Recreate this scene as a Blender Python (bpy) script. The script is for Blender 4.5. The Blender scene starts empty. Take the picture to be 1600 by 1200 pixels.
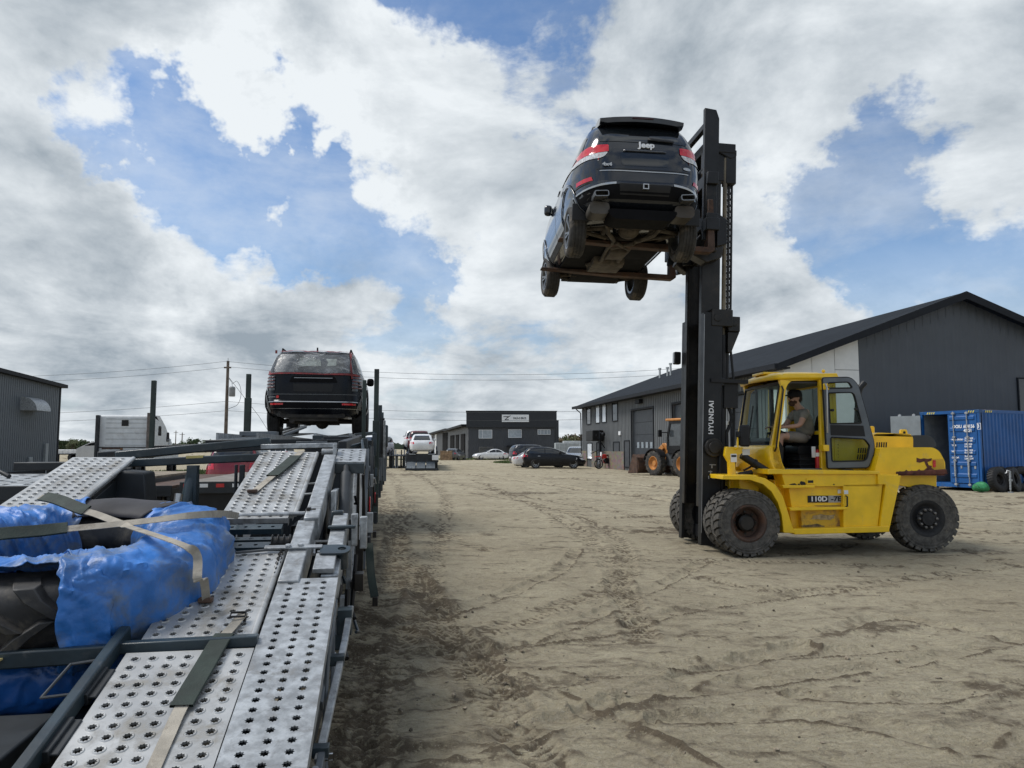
import bpy, bmesh, math, random
import numpy as np
from mathutils import Vector, Matrix
from mathutils.bvhtree import BVHTree
from mathutils.geometry import tessellate_polygon
R = math.radians
scene = bpy.context.scene
COL = scene.collection
# ------------------------------------------------------------------ camera
F = 1168.0; CH = 1.65
PIT = math.atan(99 / F); CP, SP = math.cos(PIT), math.sin(PIT)
cam_d = bpy.data.cameras.new('camera'); cam = bpy.data.objects.new('camera', cam_d); COL.objects.link(cam)
cam_d.sensor_width = 36.0; cam_d.lens = F / 1600 * 36; cam_d.clip_start = 0.05; cam_d.clip_end = 9000
cam.location = (0, 0, CH); cam.rotation_euler = (math.pi / 2 + PIT, 0, 0)
scene.camera = cam
scene.render.resolution_x = 1024; scene.render.resolution_y = 768
# ------------------------------------------------------------------ view
vs_ = scene.view_settings
vs_.view_transform = 'Standard'; vs_.look = 'None'; vs_.exposure = 0.44; vs_.gamma = 1.0; vs_.use_curve_mapping = False
# ------------------------------------------------------------------ helpers: measured pixel rays
def ray(px, py): return ((px - 800) / F, CP - SP * (600 - py) / F, SP + CP * (600 - py) / F)
def at(px, py, Y):
    r = ray(px, py); t = Y / r[1]; return Vector((r[0] * t, Y, CH + r[2] * t))
def ground(px, py, z=0.0):
    r = ray(px, py); t = (z - CH) / r[2]; return Vector((r[0] * t, r[1] * t, z))
# ------------------------------------------------------------------ sun + world
SUN_EL, SUN_AZ = R(55), R(-88)     # azimuth from +Y towards +X (left, a little ahead)
sd = Vector((math.sin(SUN_AZ) * math.cos(SUN_EL), math.cos(SUN_AZ) * math.cos(SUN_EL), math.sin(SUN_EL)))
sl = bpy.data.lights.new('sun', 'SUN'); sl.energy = 2.2; sl.angle = R(22); sl.color = (1, .96, .9)
so = bpy.data.objects.new('sun', sl); COL.objects.link(so); so.rotation_euler = sd.to_track_quat('Z', 'Y').to_euler()

class NT:
    """tiny node-tree helper"""
    def __init__(s, tree): s.t = tree; s.n = tree.nodes; s.l = tree.links
    def node(s, typ, **kw):
        n = s.n.new(typ)
        for k, v in kw.items(): setattr(n, k, v)
        return n
    def set(s, sock, v):
        if hasattr(v, 'is_output') or isinstance(v, bpy.types.NodeSocket): s.l.new(v, sock)
        else: sock.default_value = v
    def math(s, op, a, b=0.0, c=None, clamp=False):
        n = s.node('ShaderNodeMath', operation=op); n.use_clamp = clamp
        s.set(n.inputs[0], a); s.set(n.inputs[1], b)
        if c is not None: s.set(n.inputs[2], c)
        return n.outputs[0]
    def vmath(s, op, a, b=(0, 0, 0), out=0):
        n = s.node('ShaderNodeVectorMath', operation=op); s.set(n.inputs[0], a); s.set(n.inputs[1], b)
        return n.outputs[out]
    def noise(s, vec, scale, detail=4, rough=.55, dist=0.0, out='Fac', lac=2.0):
        n = s.node('ShaderNodeTexNoise'); s.set(n.inputs['Vector'], vec)
        n.inputs['Scale'].default_value = scale; n.inputs['Detail'].default_value = detail
        n.inputs['Roughness'].default_value = rough; n.inputs['Distortion'].default_value = dist
        n.inputs['Lacunarity'].default_value = lac
        return n.outputs[out]
    def voro(s, vec, scale, feature='F1', out='Distance'):
        n = s.node('ShaderNodeTexVoronoi', feature=feature); s.set(n.inputs['Vector'], vec); n.inputs['Scale'].default_value = scale
        return n.outputs[out]
    def ramp(s, fac, a, b, lo=(0, 0, 0, 1), hi=(1, 1, 1, 1), smooth=True):
        n = s.node('ShaderNodeMapRange', interpolation_type='SMOOTHSTEP' if smooth else 'LINEAR')
        s.set(n.inputs[0], fac); n.inputs[1].default_value = a; n.inputs[2].default_value = b
        return n.outputs[0]
    def mix(s, fac, a, b, mode='MIX'):
        n = s.node('ShaderNodeMix', data_type='RGBA', blend_type=mode)
        s.set(n.inputs[0], fac); s.set(n.inputs[6], a); s.set(n.inputs[7], b)
        return n.outputs[2]
    def map(s, vec, scale=(1, 1, 1), loc=(0, 0, 0), rot=(0, 0, 0)):
        n = s.node('ShaderNodeMapping'); s.set(n.inputs[0], vec); n.inputs[1].default_value = loc
        n.inputs[2].default_value = rot; n.inputs[3].default_value = scale
        return n.outputs[0]

world = bpy.data.worlds.new('World'); scene.world = world; world.use_nodes = True
w = NT(world.node_tree); w.n.clear()
tc = w.node('ShaderNodeTexCoord').outputs['Generated']
sky = w.node('ShaderNodeTexSky', sky_type='NISHITA'); sky.sun_disc = False
sky.sun_elevation = SUN_EL; sky.sun_rotation = SUN_AZ; sky.air_density = 1.0; sky.dust_density = 1.2; sky.ozone_density = 2.0
sep = w.node('ShaderNodeSeparateXYZ'); w.l.new(tc, sep.inputs[0])
zz = w.math('ADD', w.math('MAXIMUM', sep.outputs[2], 0.0), 0.17)
cmb = w.node('ShaderNodeCombineXYZ')
w.l.new(w.math('DIVIDE', sep.outputs[0], zz), cmb.inputs[0]); w.l.new(w.math('DIVIDE', sep.outputs[1], zz), cmb.inputs[1])
cp = cmb.outputs[0]
warp = w.noise(tc, 5.0, 6, .6, out='Color')
dirw = w.vmath('NORMALIZE', w.vmath('ADD', tc, w.vmath('MULTIPLY', w.vmath('SUBTRACT', warp, (.5, .5, .5)), (.42, .42, .42))))
def blob(px, py, rad_deg):
    d = Vector(ray(px, py)).normalized()
    dt = w.vmath('DOT_PRODUCT', dirw, tuple(d), out=1)
    return w.ramp(dt, math.cos(R(rad_deg)), 1.0)
def wsum(lst, gain):
    acc = None
    for px, py, r, k in lst:
        v = w.math('MULTIPLY', blob(px, py, r), k * gain)
        acc = v if acc is None else w.math('ADD', acc, v)
    return acc
#  coverage: negative = clear blue
cover = wsum([(300, 215, 12, -.30), (430, 235, 11, -.30), (560, 300, 9, -.28), (200, 215, 8, -.16), (500, 330, 7, -.16), (350, 260, 8, -.12),
              (640, 10, 8, -.24), (740, 30, 8, -.2), (930, 160, 6, -.08), (690, 365, 5, -.26), (610, 425, 5, -.2), (255, 340, 6, -.1),
              (1430, 265, 13, -.26), (1290, 275, 9, -.26), (1570, 285, 12, -.34), (190, 190, 7, -.2), (440, 300, 6, -.1), (1510, 340, 5, -.12), (1380, 230, 6, -.08), (335, 230, 3, .22), (300, 75, 10, .42), (470, 110, 9, .30), (620, 150, 8, .22), (1480, 70, 16, .42), (1230, 110, 12, .26), (1600, 150, 9, .2), (400, 330, 5, .15),
              (120, 130, 17, .22), (60, 330, 14, .2), (440, 310, 8, .16), (500, 380, 9, .16), (760, 280, 8, .14), (800, 560, 30, .16), (560, 110, 14, .12), (1350, 110, 22, .14), (1250, 420, 12, .12), (850, 90, 12, .1)], .62)
dark = wsum([(50, 190, 14, .30), (30, 320, 12, .26), (150, 320, 6, .10), (40, 470, 10, .26), (150, 450, 8, .12), (500, 385, 8, .30), (590, 400, 6, .18), (760, 380, 7, .12),
             (420, 510, 10, .1), (650, 500, 9, .16), (250, 480, 8, .1), (900, 540, 10, .12), (150, 610, 8, .12), (1250, 470, 10, .16), (1480, 420, 8, .08),
             (1400, 60, 20, .16), (1150, 90, 12, .10), (1560, 120, 12, .10), (1080, 30, 10, .08),
             (425, 275, 10, -1.1), (340, 330, 10, -.9), (250, 350, 9, -.6), (520, 320, 7, -.4), (700, 450, 9, -.3), (1200, 380, 10, -.3), (110, 60, 8, -.10), (250, 90, 9, -.16), (650, 255, 7, -.22), (800, 330, 8, -.14), (600, 190, 10, -.12), (1250, 160, 10, -.10), (110, 400, 6, -.14), (300, 440, 8, -.12), (1230, 320, 8, -.08)], .36)
ts = w.map(tc, scale=(1, 1, 1.7))
n1 = w.noise(ts, 3.1, 14, .60, .25)
n2 = w.noise(w.map(tc, loc=(3.1, 1.7, 0), scale=(1, 1, 1.5)), 11.0, 12, .66, .3)
n3 = w.noise(cp, 1.1, 8, .6, .4)
c = w.math('ADD', w.math('ADD', w.math('MULTIPLY', n1, 1.15), w.math('MULTIPLY', n3, .35)), w.math('ADD', w.math('MULTIPLY', w.math('SUBTRACT', n2, .5), .26), w.math('ADD', cover, -.17)))
alpha = w.ramp(c, .46, .63)
n1s = w.noise(w.map(ts, loc=(.045, -.02, -.06)), 3.1, 10, .60, .25)       # same field stepped towards the sun: self-shading
lit = w.math('MULTIPLY', w.math('SUBTRACT', n1, n1s), 2.6)
soft = w.noise(w.map(tc, loc=(7, 2, 0), scale=(1, 1, 2.6)), 2.6, 9, .6, .3)
br = w.math('ADD', w.math('SUBTRACT', w.math('ADD', .72, lit), dark), w.math('MULTIPLY', w.math('SUBTRACT', soft, .5), -.70))
thick = w.ramp(c, .55, 1.0)
br = w.math('SUBTRACT', br, w.math('MULTIPLY', thick, .18))
band = w.noise(w.map(cp, loc=(1.7, 4.2, 0), scale=(1.0, .8, 1)), 2.1, 8, .62, .3); low = w.math('SUBTRACT', 1.0, w.ramp(sep.outputs[2], .10, .42))
br = w.math('ADD', br, w.math('MULTIPLY', w.math('MULTIPLY', w.math('SUBTRACT', band, .53), 1.9), low))
br = w.math('ADD', br, w.math('MULTIPLY', w.math('SUBTRACT', n2, .5), .42), clamp=True)
ccol = w.mix(w.ramp(br, -.1, 1.0, smooth=False), (.195, .24, .285, 1), (.63, .665, .69, 1))
skyc = w.vmath('MULTIPLY', sky.outputs[0], (.076, .091, .104))
hz = w.ramp(sep.outputs[2], .0, .30)                          # cloud deck thickens to the horizon
alpha = w.math('MAXIMUM', alpha, w.math('MULTIPLY', w.math('SUBTRACT', 1.0, hz), .9)); alpha = w.math('MAXIMUM', alpha, w.math('MULTIPLY', w.ramp(w.math('ADD', soft, w.math('MULTIPLY', n2, .3)), .45, .85), .5))
bg = w.node('ShaderNodeBackground'); w.l.new(w.mix(alpha, skyc, ccol), bg.inputs[0]); bg.inputs[1].default_value = 1.0
wo = w.node('ShaderNodeOutputWorld'); w.l.new(bg.outputs[0], wo.inputs[0])
try: world.cycles.sampling_method = 'MANUAL'; world.cycles.sample_map_resolution = 512
except Exception: pass

# ------------------------------------------------------------------ materials
def mat(name, col, rough=.5, metal=0.0, var=.12, vscale=3.0, bump=.0, bscale=40.0, dirt=None, dirt_amt=0.0, dscale=2.0,
        spec=.5, coat=0.0, edge=None, trans=0.0, ior=1.45, coords='Object'):
    m = bpy.data.materials.new(name); m.use_nodes = True
    t = NT(m.node_tree); b = t.n['Principled BSDF']
    co = t.node('ShaderNodeTexCoord').outputs[coords]
    c4 = (*col, 1)
    nz = t.noise(co, vscale, 6, .6)
    dk = tuple(max(0, v * (1 - var * 1.6)) for v in col) + (1,); lt = tuple(min(1, v * (1 + var)) for v in col) + (1,)
    cc = t.mix(t.ramp(nz, .3, .7), dk, lt)
    rr = t.math('ADD', t.math('MULTIPLY', t.noise(co, vscale * 2.3, 5, .6), .22), rough - .11, clamp=True)
    if dirt:
        f = t.math('MULTIPLY', t.ramp(t.noise(co, dscale, 9, .68, .4), .62 - dirt_amt * .32, .78 - dirt_amt * .2), min(1, .35 + dirt_amt))
        cc = t.mix(f, cc, (*dirt, 1)); rr = t.math('MAXIMUM', rr, t.math('MULTIPLY', f, .85))
    t.l.new(cc, b.inputs['Base Color']); t.l.new(rr, b.inputs['Roughness'])
    b.inputs['Metallic'].default_value = metal; b.inputs['Specular IOR Level'].default_value = spec
    if coat: b.inputs['Coat Weight'].default_value = coat; b.inputs['Coat Roughness'].default_value = .06
    if trans: b.inputs['Transmission Weight'].default_value = trans; b.inputs['IOR'].default_value = ior
    if bump:
        bn = t.node('ShaderNodeBump'); bn.inputs['Strength'].default_value = bump; bn.inputs['Distance'].default_value = .01
        t.l.new(t.noise(co, bscale, 5, .6), bn.inputs['Height']); t.l.new(bn.outputs[0], b.inputs['Normal'])
    return m
def glass_mat(name, tint=(.6, .7, .68), dark=.35, rough=.02):
    """pane you can partly see through: mix of clear and glossy"""
    m = bpy.data.materials.new(name); m.use_nodes = True; t = NT(m.node_tree); b = t.n['Principled BSDF']
    b.inputs['Base Color'].default_value = (.02, .025, .03, 1); b.inputs['Roughness'].default_value = rough
    b.inputs['Specular IOR Level'].default_value = .8
    tr = t.node('ShaderNodeBsdfTransparent'); tr.inputs[0].default_value = (*tint, 1)
    mx = t.node('ShaderNodeMixShader'); mx.inputs[0].default_value = dark
    lw = t.node('ShaderNodeLayerWeight'); lw.inputs[0].default_value = .25
    t.l.new(t.math('ADD', t.math('MULTIPLY', lw.outputs['Fresnel'], .75), dark, clamp=True), mx.inputs[0])
    t.l.new(tr.outputs[0], mx.inputs[1]); t.l.new(b.outputs[0], mx.inputs[2])
    t.l.new(mx.outputs[0], t.n['Material Output'].inputs['Surface'])
    return m
def ribbed(name, col, pitch, axis='X', depth=.02, rough=.5, var=.1, metal=0.0):
    """profiled sheet cladding: trapezoid ribs as bump"""
    m = mat(name, col, rough, metal, var=var, vscale=.7)
    t = NT(m.node_tree); b = t.n['Principled BSDF']
    co = t.node('ShaderNodeTexCoord').outputs['Object']; sp = t.node('ShaderNodeSeparateXYZ'); t.l.new(co, sp.inputs[0])
    x = sp.outputs['XYZ'.index(axis)]
    fr = t.math('FRACT', t.math('DIVIDE', x, pitch)); tri = t.math('ABSOLUTE', t.math('SUBTRACT', fr, .5))
    h = t.ramp(tri, .28, .40, smooth=False)
    bn = t.node('ShaderNodeBump'); bn.inputs['Strength'].default_value = 1.0; bn.inputs['Distance'].default_value = depth
    t.l.new(h, bn.inputs['Height']); t.l.new(bn.outputs[0], b.inputs['Normal'])
    return m

M = {}
M['yellow'] = mat('yellow_paint', (.90, .56, .006), .36, var=.07, dirt=(.50, .36, .12), dirt_amt=.2, dscale=3.1, coat=.25, bump=.05, bscale=18)
M['yellow_worn'] = mat('worn_yellow_paint', (.72, .45, .02), .42, var=.1, dirt=(.22, .13, .06), dirt_amt=.55, dscale=5)
M['black_steel'] = mat('black_steel', (.010, .011, .013), .45, spec=.35, var=.3, dirt=(.035, .028, .022), dirt_amt=.2, dscale=4, bump=.08, bscale=25)
M['grease'] = mat('greasy_steel', (.016, .014, .012), .4, metal=.1, spec=.4, var=.35, dirt=(.05, .036, .025), dirt_amt=.3, dscale=6, bump=.2, bscale=30)
M['tan_steel'] = mat('tan_rod', (.16, .13, .085), .45, metal=.2, var=.3)
M['rusty'] = mat('rusty_steel', (.075, .045, .032), .75, metal=.1, var=.35, dirt=(.12, .055, .03), dirt_amt=.5, dscale=7, bump=.3)
M['rust_red'] = mat('primer_rust', (.11, .035, .022), .8, var=.4, vscale=9, bump=.3)
M['rubber'] = mat('dusty_rubber', (.045, .043, .041), .8, var=.25, vscale=8, dirt=(.17, .145, .115), dirt_amt=.42, dscale=5, bump=.25, bscale=45, spec=.3)
M['rubber_clean'] = mat('black_rubber', (.016, .016, .017), .65, var=.3, vscale=6, dirt=(.07, .06, .05), dirt_amt=.2, dscale=5, bump=.15, spec=.4)
M['tread_dust'] = mat('dusty_tread', (.090, .085, .077), .85, var=.25, vscale=14, dirt=(.16, .14, .115), dirt_amt=.38, dscale=11, bump=.3, bscale=35, spec=.2)
M['black_plastic'] = mat('black_plastic', (.010, .010, .011), .5, var=.2, bump=.05, spec=.35)
M['matte_black'] = mat('matte_black', (.006, .006, .007), .8, var=.2, spec=.12)
M['dark_grey'] = mat('grey_plastic', (.07, .075, .08), .5, var=.12, bump=.05)
M['frame_grey'] = mat('grey_frame_paint', (.105, .12, .135), .42, var=.12, dirt=(.16, .14, .11), dirt_amt=.1)
M['cab_glass'] = glass_mat('cab_glass', (.84, .92, .90), .07)
M['dark_glass'] = mat('dark_glass', (.010, .012, .014), .06, var=.1, spec=.8)
M['grey_glass'] = mat('grey_glass', (.05, .058, .065), .08, var=.2, spec=.8)
M['chrome'] = mat('chrome', (.50, .51, .52), .18, metal=1, var=.05)
M['dull_chrome'] = mat('dull_trim', (.45, .45, .44), .3, metal=.9, var=.08)
M['alloy'] = mat('alloy', (.22, .225, .23), .35, metal=.8, var=.12)
M['white'] = mat('white_paint', (.72, .73, .74), .35, var=.04, dirt=(.4, .36, .3), dirt_amt=.08, coat=.2)
M['letter'] = mat('white_letters', (.8, .8, .8), .5, var=.03)
M['red_lens'] = mat('red_lens', (.55, .012, .025), .15, var=.15, vscale=12, coat=.5)
M['red'] = mat('red_paint', (.33, .012, .018), .3, var=.1, coat=.3)
M['bright_red'] = mat('bright_red', (.5, .02, .02), .4, var=.1)
M['clear_lens'] = mat('clear_lens', (.55, .56, .58), .12, var=.25, vscale=30, spec=.8)
M['amber'] = mat('amber_lens', (.6, .2, .02), .2)
M['orange'] = mat('orange_paint', (.48, .20, .05), .45, var=.1, dirt=(.2, .14, .08), dirt_amt=.3)
M['galv'] = mat('galvanised_steel', (.38, .40, .415), .46, metal=.45, var=.22, vscale=14, dirt=(.19, .195, .20), dirt_amt=.5, dscale=11, bump=.12, bscale=60)
M['alu'] = mat('aluminium_plate', (.455, .46, .455), .42, metal=.5, var=.12, vscale=3, dirt=(.20, .19, .17), dirt_amt=.5, dscale=5, bump=.06, bscale=30)
M['navy'] = mat('dark_blue_steel', (.017, .032, .042), .42, var=.3, vscale=3, dirt=(.085, .09, .092), dirt_amt=.22, dscale=9, bump=.1, bscale=30, coat=.15)
M['navy_black'] = mat('blackened_frame', (.012, .016, .02), .55, var=.3, dirt=(.05, .05, .05), dirt_amt=.2, dscale=6)
M['strap'] = mat('beige_webbing', (.34, .31, .26), .85, var=.15, vscale=9, dirt=(.16, .13, .1), dirt_amt=.35, dscale=8, bump=.4, bscale=160)
M['pad'] = mat('green_strap_sleeve', (.020, .032, .026), .8, var=.2, vscale=7, dirt=(.07, .075, .06), dirt_amt=.2, bump=.3, bscale=120)
M['skin'] = mat('skin', (.56, .33, .24), .55, var=.1)
M['shirt'] = mat('taupe_cotton', (.25, .235, .20), .9, var=.12, vscale=9, bump=.3, bscale=60)
M['shorts'] = mat('khaki_cotton', (.27, .24, .21), .9, var=.12, vscale=9, bump=.3, bscale=60)
M['hair'] = mat('dark_brown_hair', (.03, .018, .012), .8, var=.3)
M['wood'] = mat('weathered_wood', (.24, .17, .1), .85, var=.25, vscale=4, bump=.3)
M['pole_wood'] = mat('pole_wood', (.13, .105, .085), .9, var=.25, vscale=3, bump=.2)

# ------------------------------------------------------------------ mesh building
def tag(o, label=None, cat=None, group=None, kind=None):
    if label: o['label'] = label
    if cat: o['category'] = cat
    if group: o['group'] = group
    if kind: o['kind'] = kind
    return o
def empty(name, loc=(0, 0, 0), rz=0.0, label=None, cat=None, group=None, rot=None):
    o = bpy.data.objects.new(name, None); COL.objects.link(o); o.empty_display_size = .3
    o.location = loc; o.rotation_euler = rot if rot else (0, 0, rz)
    return tag(o, label, cat, group)
class MB:
    def __init__(s): s.v = []; s.f = []
    def add(s, vs, fs):
        n = len(s.v); s.v += [tuple(v) for v in vs]; s.f += [tuple(i + n for i in f) for f in fs]; return s
    def box(s, x0, x1, y0, y1, z0, z1, mtx=None):
        vs = [Vector((x, y, z)) for x in (x0, x1) for y in (y0, y1) for z in (z0, z1)]
        if mtx: vs = [mtx @ v for v in vs]
        return s.add(vs, [(0, 1, 3, 2), (4, 6, 7, 5), (0, 4, 5, 1), (2, 3, 7, 6), (0, 2, 6, 4), (1, 5, 7, 3)])
    def prism(s, loops, a0, a1, axis='y', mtx=None):
        """loops: outer polygon then holes, 2D; extruded along axis from a0 to a1"""
        if not isinstance(loops[0][0], (tuple, list, Vector)): loops = [loops]
        def P(p, a):
            v = {'y': Vector((p[0], a, p[1])), 'x': Vector((a, p[0], p[1])), 'z': Vector((p[0], p[1], a))}[axis]
            return mtx @ v if mtx else v
        flat = [p for lp in loops for p in lp]; n = len(flat)
        tris = tessellate_polygon([[Vector((p[0], p[1], 0)) for p in lp] for lp in loops])
        fs = [tuple(t) for t in tris] + [tuple(i + n for i in reversed(t)) for t in tris]
        k = 0
        for lp in loops:
            m = len(lp)
            for i in range(m):
                a, b = k + i, k + (i + 1) % m; fs.append((a, b, b + n, a + n))
            k += m
        return s.add([P(p, a0) for p in flat] + [P(p, a1) for p in flat], fs)
    def beam(s, p0, p1, w_, h_, up=(0, 0, 1), off=0):
        p0, p1 = Vector(p0), Vector(p1); d = (p1 - p0); L = d.length; d.normalize(); up = Vector(up)
        x = d.cross(up)
        if x.length < 1e-4: x = d.cross(Vector((1, 0, 0)))
        x.normalize(); u = x.cross(d)
        m = Matrix(((x.x, d.x, u.x, p0.x), (x.y, d.y, u.y, p0.y), (x.z, d.z, u.z, p0.z), (0, 0, 0, 1)))
        return s.box(-w_ / 2, w_ / 2, 0, L, -h_ / 2 + off, h_ / 2 + off, m)
    def tube(s, pts, r, n=10, closed=False, caps=True):
        pts = [Vector(p) for p in pts]; N = len(pts); rs = r if isinstance(r, (list, tuple)) else [r] * N
        rings = []; prev = None
        for i, p in enumerate(pts):
            a = pts[(i - 1) % N] if (i or closed) else p; b = pts[(i + 1) % N] if (i < N - 1 or closed) else p
            d = (b - a).normalized()
            if prev is None:
                x = d.orthogonal().normalized()
            else:
                x = (prev - d * prev.dot(d)).normalized()
            prev = x; y = d.cross(x)
            rings.append([p + (x * math.cos(t) + y * math.sin(t)) * rs[i] for t in [2 * math.pi * k / n for k in range(n)]])
        vs = [v for g in rings for v in g]; fs = []
        for i in range(N if closed else N - 1):
            j = (i + 1) % N
            for k in range(n): fs.append((i * n + k, i * n + (k + 1) % n, j * n + (k + 1) % n, j * n + k))
        if not closed and caps: fs += [tuple(reversed(range(n))), tuple(range((N - 1) * n, N * n))]
        return s.add(vs, fs)
    def lathe(s, prof, n=32, axis='y', mtx=None, a0=0, a1=2 * math.pi):
        """prof: (radius, along axis)"""
        full = abs(a1 - a0 - 2 * math.pi) < 1e-6; cnt = n if full else n + 1; m = len(prof); vs = []
        for k in range(cnt):
            t = a0 + (a1 - a0) * k / n; c_, s_ = math.cos(t), math.sin(t)
            for r_, h_ in prof:
                v = {'y': Vector((r_ * c_, h_, r_ * s_)), 'z': Vector((r_ * c_, r_ * s_, h_)), 'x': Vector((h_, r_ * c_, r_ * s_))}[axis]
                vs.append(mtx @ v if mtx else v)
        fs = []
        for k in range(n):
            k2 = (k + 1) % cnt
            for i in range(m - 1): fs.append((k * m + i, k * m + i + 1, k2 * m + i + 1, k2 * m + i))
        return s.add(vs, fs)
    def ball(s, c_, r_, n=10, sc=(1, 1, 1)):
        prof = [(math.sin(math.pi * i / n) * r_, -math.cos(math.pi * i / n) * r_) for i in range(n + 1)]
        return s.lathe(prof, n * 2, 'z', Matrix.Translation(c_) @ Matrix.Diagonal((*sc, 1)))
    def grid(s, P, closed_u=False):
        nu, nv = len(P), len(P[0]); vs = [v for r_ in P for v in r_]; fs = []
        for i in range(nu if closed_u else nu - 1):
            j = (i + 1) % nu
            for k in range(nv - 1): fs.append((i * nv + k, j * nv + k, j * nv + k + 1, i * nv + k + 1))
        return s.add(vs, fs)
    def build(s, name, m, parent=None, bevel=0.0, smooth=True, angle=40, seg=2, fix=True, label=None):
        me = bpy.data.meshes.new(name); me.from_pydata(s.v, [], s.f); me.update()
        if fix:
            bm = bmesh.new(); bm.from_mesh(me); bmesh.ops.remove_doubles(bm, verts=bm.verts, dist=1e-5)
            bmesh.ops.dissolve_degenerate(bm, edges=bm.edges, dist=1e-6)
            bmesh.ops.recalc_face_normals(bm, faces=bm.faces); bm.to_mesh(me); bm.free()
        return link(name, me, m, parent, bevel, smooth, angle, seg, label)
def link(name, me, m, parent=None, bevel=0.0, smooth=True, angle=40, seg=2, label=None):
    if m: me.materials.clear(); me.materials.append(m)
    if smooth and len(me.polygons):
        me.polygons.foreach_set('use_smooth', [True] * len(me.polygons)); me.set_sharp_from_angle(angle=R(angle))
    o = bpy.data.objects.new(name, me); COL.objects.link(o)
    if parent: o.parent = parent
    if bevel:
        b = o.modifiers.new('bevel', 'BEVEL'); b.width = bevel; b.segments = seg; b.limit_method = 'ANGLE'; b.angle_limit = R(38); b.use_clamp_overlap = True
    if label: o['label'] = label
    return o
def bake(o):
    dg = bpy.context.evaluated_depsgraph_get(); dg.update()
    me = bpy.data.meshes.new_from_object(o.evaluated_get(dg)); o.modifiers.clear(); old = o.data; o.data = me; return o
def boolean(o, cutters, op='DIFFERENCE'):
    for c_ in cutters:
        md = o.modifiers.new('cut', 'BOOLEAN'); md.operation = op; md.object = c_; md.solver = 'EXACT'
    bpy.context.view_layer.update(); bake(o)
    for c_ in cutters: bpy.data.objects.remove(c_, do_unlink=True)
    return o
def fillet(pts, r, n=4):
    """round the corners of a 2D polygon; r number or list"""
    out = []; N = len(pts)
    for i, p in enumerate(pts):
        rr = r[i] if isinstance(r, (list, tuple)) else r
        p = Vector(p); a = Vector(pts[i - 1]) - p; b = Vector(pts[(i + 1) % N]) - p
        q = min(rr, a.length * .45, b.length * .45)
        if q < 1e-4: out.append(tuple(p)); continue
        A = p + a.normalized() * q; B = p + b.normalized() * q
        for k in range(n + 1):
            t = k / n; out.append(tuple(A * (1 - t) ** 2 + p * 2 * t * (1 - t) + B * t * t))
    return out
def text(s_, size, m, parent, mtx, name='lettering', ext=.002, bold=0.0, sx=1.0, align='CENTER', spacing=1.0):
    cu = bpy.data.curves.new(name, 'FONT'); cu.body = s_; cu.size = size; cu.align_x = align; cu.align_y = 'CENTER'
    cu.extrude = ext; cu.offset = bold; cu.space_character = spacing; cu.resolution_u = 3
    o = bpy.data.objects.new(name, cu); COL.objects.link(o); bpy.context.view_layer.update()
    me = bpy.data.meshes.new_from_object(o.evaluated_get(bpy.context.evaluated_depsgraph_get())); bpy.data.objects.remove(o, do_unlink=True)
    me.transform(mtx @ Matrix.Diagonal((sx, 1, 1, 1)))
    return link(name, me, m, parent, smooth=False)
def patch_mesh(bvh, poly, axis, start, off=.004, step=.08):
    """cut a 2D outline into a fine sheet and lay it on the body it belongs to"""
    bm = bmesh.new(); bm.faces.new([bm.verts.new((p[0], p[1], 0)) for p in poly])
    for k in (0, 1):
        lo, hi = min(p[k] for p in poly), max(p[k] for p in poly); a = lo + step
        while a < hi - 1e-4:
            co = [0, 0, 0]; co[k] = a; no = [0, 0, 0]; no[k] = 1
            bmesh.ops.bisect_plane(bm, geom=bm.verts[:] + bm.edges[:] + bm.faces[:], plane_co=co, plane_no=no); a += step
    bmesh.ops.triangulate(bm, faces=bm.faces)
    sg = 1 if start > 0 else -1
    for v in bm.verts:
        if axis == 'y': o_, d_ = Vector((v.co.x, start, v.co.y)), Vector((0, -sg, 0))
        elif axis == 'x': o_, d_ = Vector((start, v.co.x, v.co.y)), Vector((-sg, 0, 0))
        else: o_, d_ = Vector((v.co.x, v.co.y, start)), Vector((0, 0, -sg))
        h = bvh.ray_cast(o_, d_)
        if h[0] is None:
            h = bvh.find_nearest(o_ + d_ * (abs(start) * .5))
        nrm = h[1] if h[1].dot(d_) < 0 else -h[1]
        v.co = h[0] + (nrm - d_ * .6).normalized() * off
    me = bpy.data.meshes.new('patch'); bm.to_mesh(me); bm.free()
    return me
def copy_tree(o, parent=None):
    c_ = o.copy(); COL.objects.link(c_)
    if parent: c_.parent = parent
    for ch in list(o.children): copy_tree(ch, c_)
    return c_
# ------------------------------------------------------------------ numpy noise
def vnoise(x, y, seed=0):
    xi = np.floor(x).astype(np.int64); yi = np.floor(y).astype(np.int64); fx = x - xi; fy = y - yi
    def h(a, b):
        n = (a * 374761393 + b * 668265263 + seed * 1442695041) & 0xffffffff
        n = ((n ^ (n >> 13)) * 1274126177) & 0xffffffff
        return ((n ^ (n >> 16)) & 0xffff) / 65535.0
    fx = fx * fx * (3 - 2 * fx); fy = fy * fy * (3 - 2 * fy)
    return (h(xi, yi) * (1 - fx) + h(xi + 1, yi) * fx) * (1 - fy) + (h(xi, yi + 1) * (1 - fx) + h(xi + 1, yi + 1) * fx) * fy
def fbm(x, y, sc, oc=4, seed=0, g=.5):
    r_ = 0; a = 1; s_ = 0
    for i in range(oc):
        r_ = r_ + a * (vnoise(x * sc + 17.3 * i, y * sc - 9.1 * i, seed + i) - .5); s_ += a; a *= g; sc *= 2.03
    return r_ / s_ * 2
def frame(o, rz):
    return Matrix.Translation(Vector(o)) @ Matrix.Rotation(rz, 4, 'Z')
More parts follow.
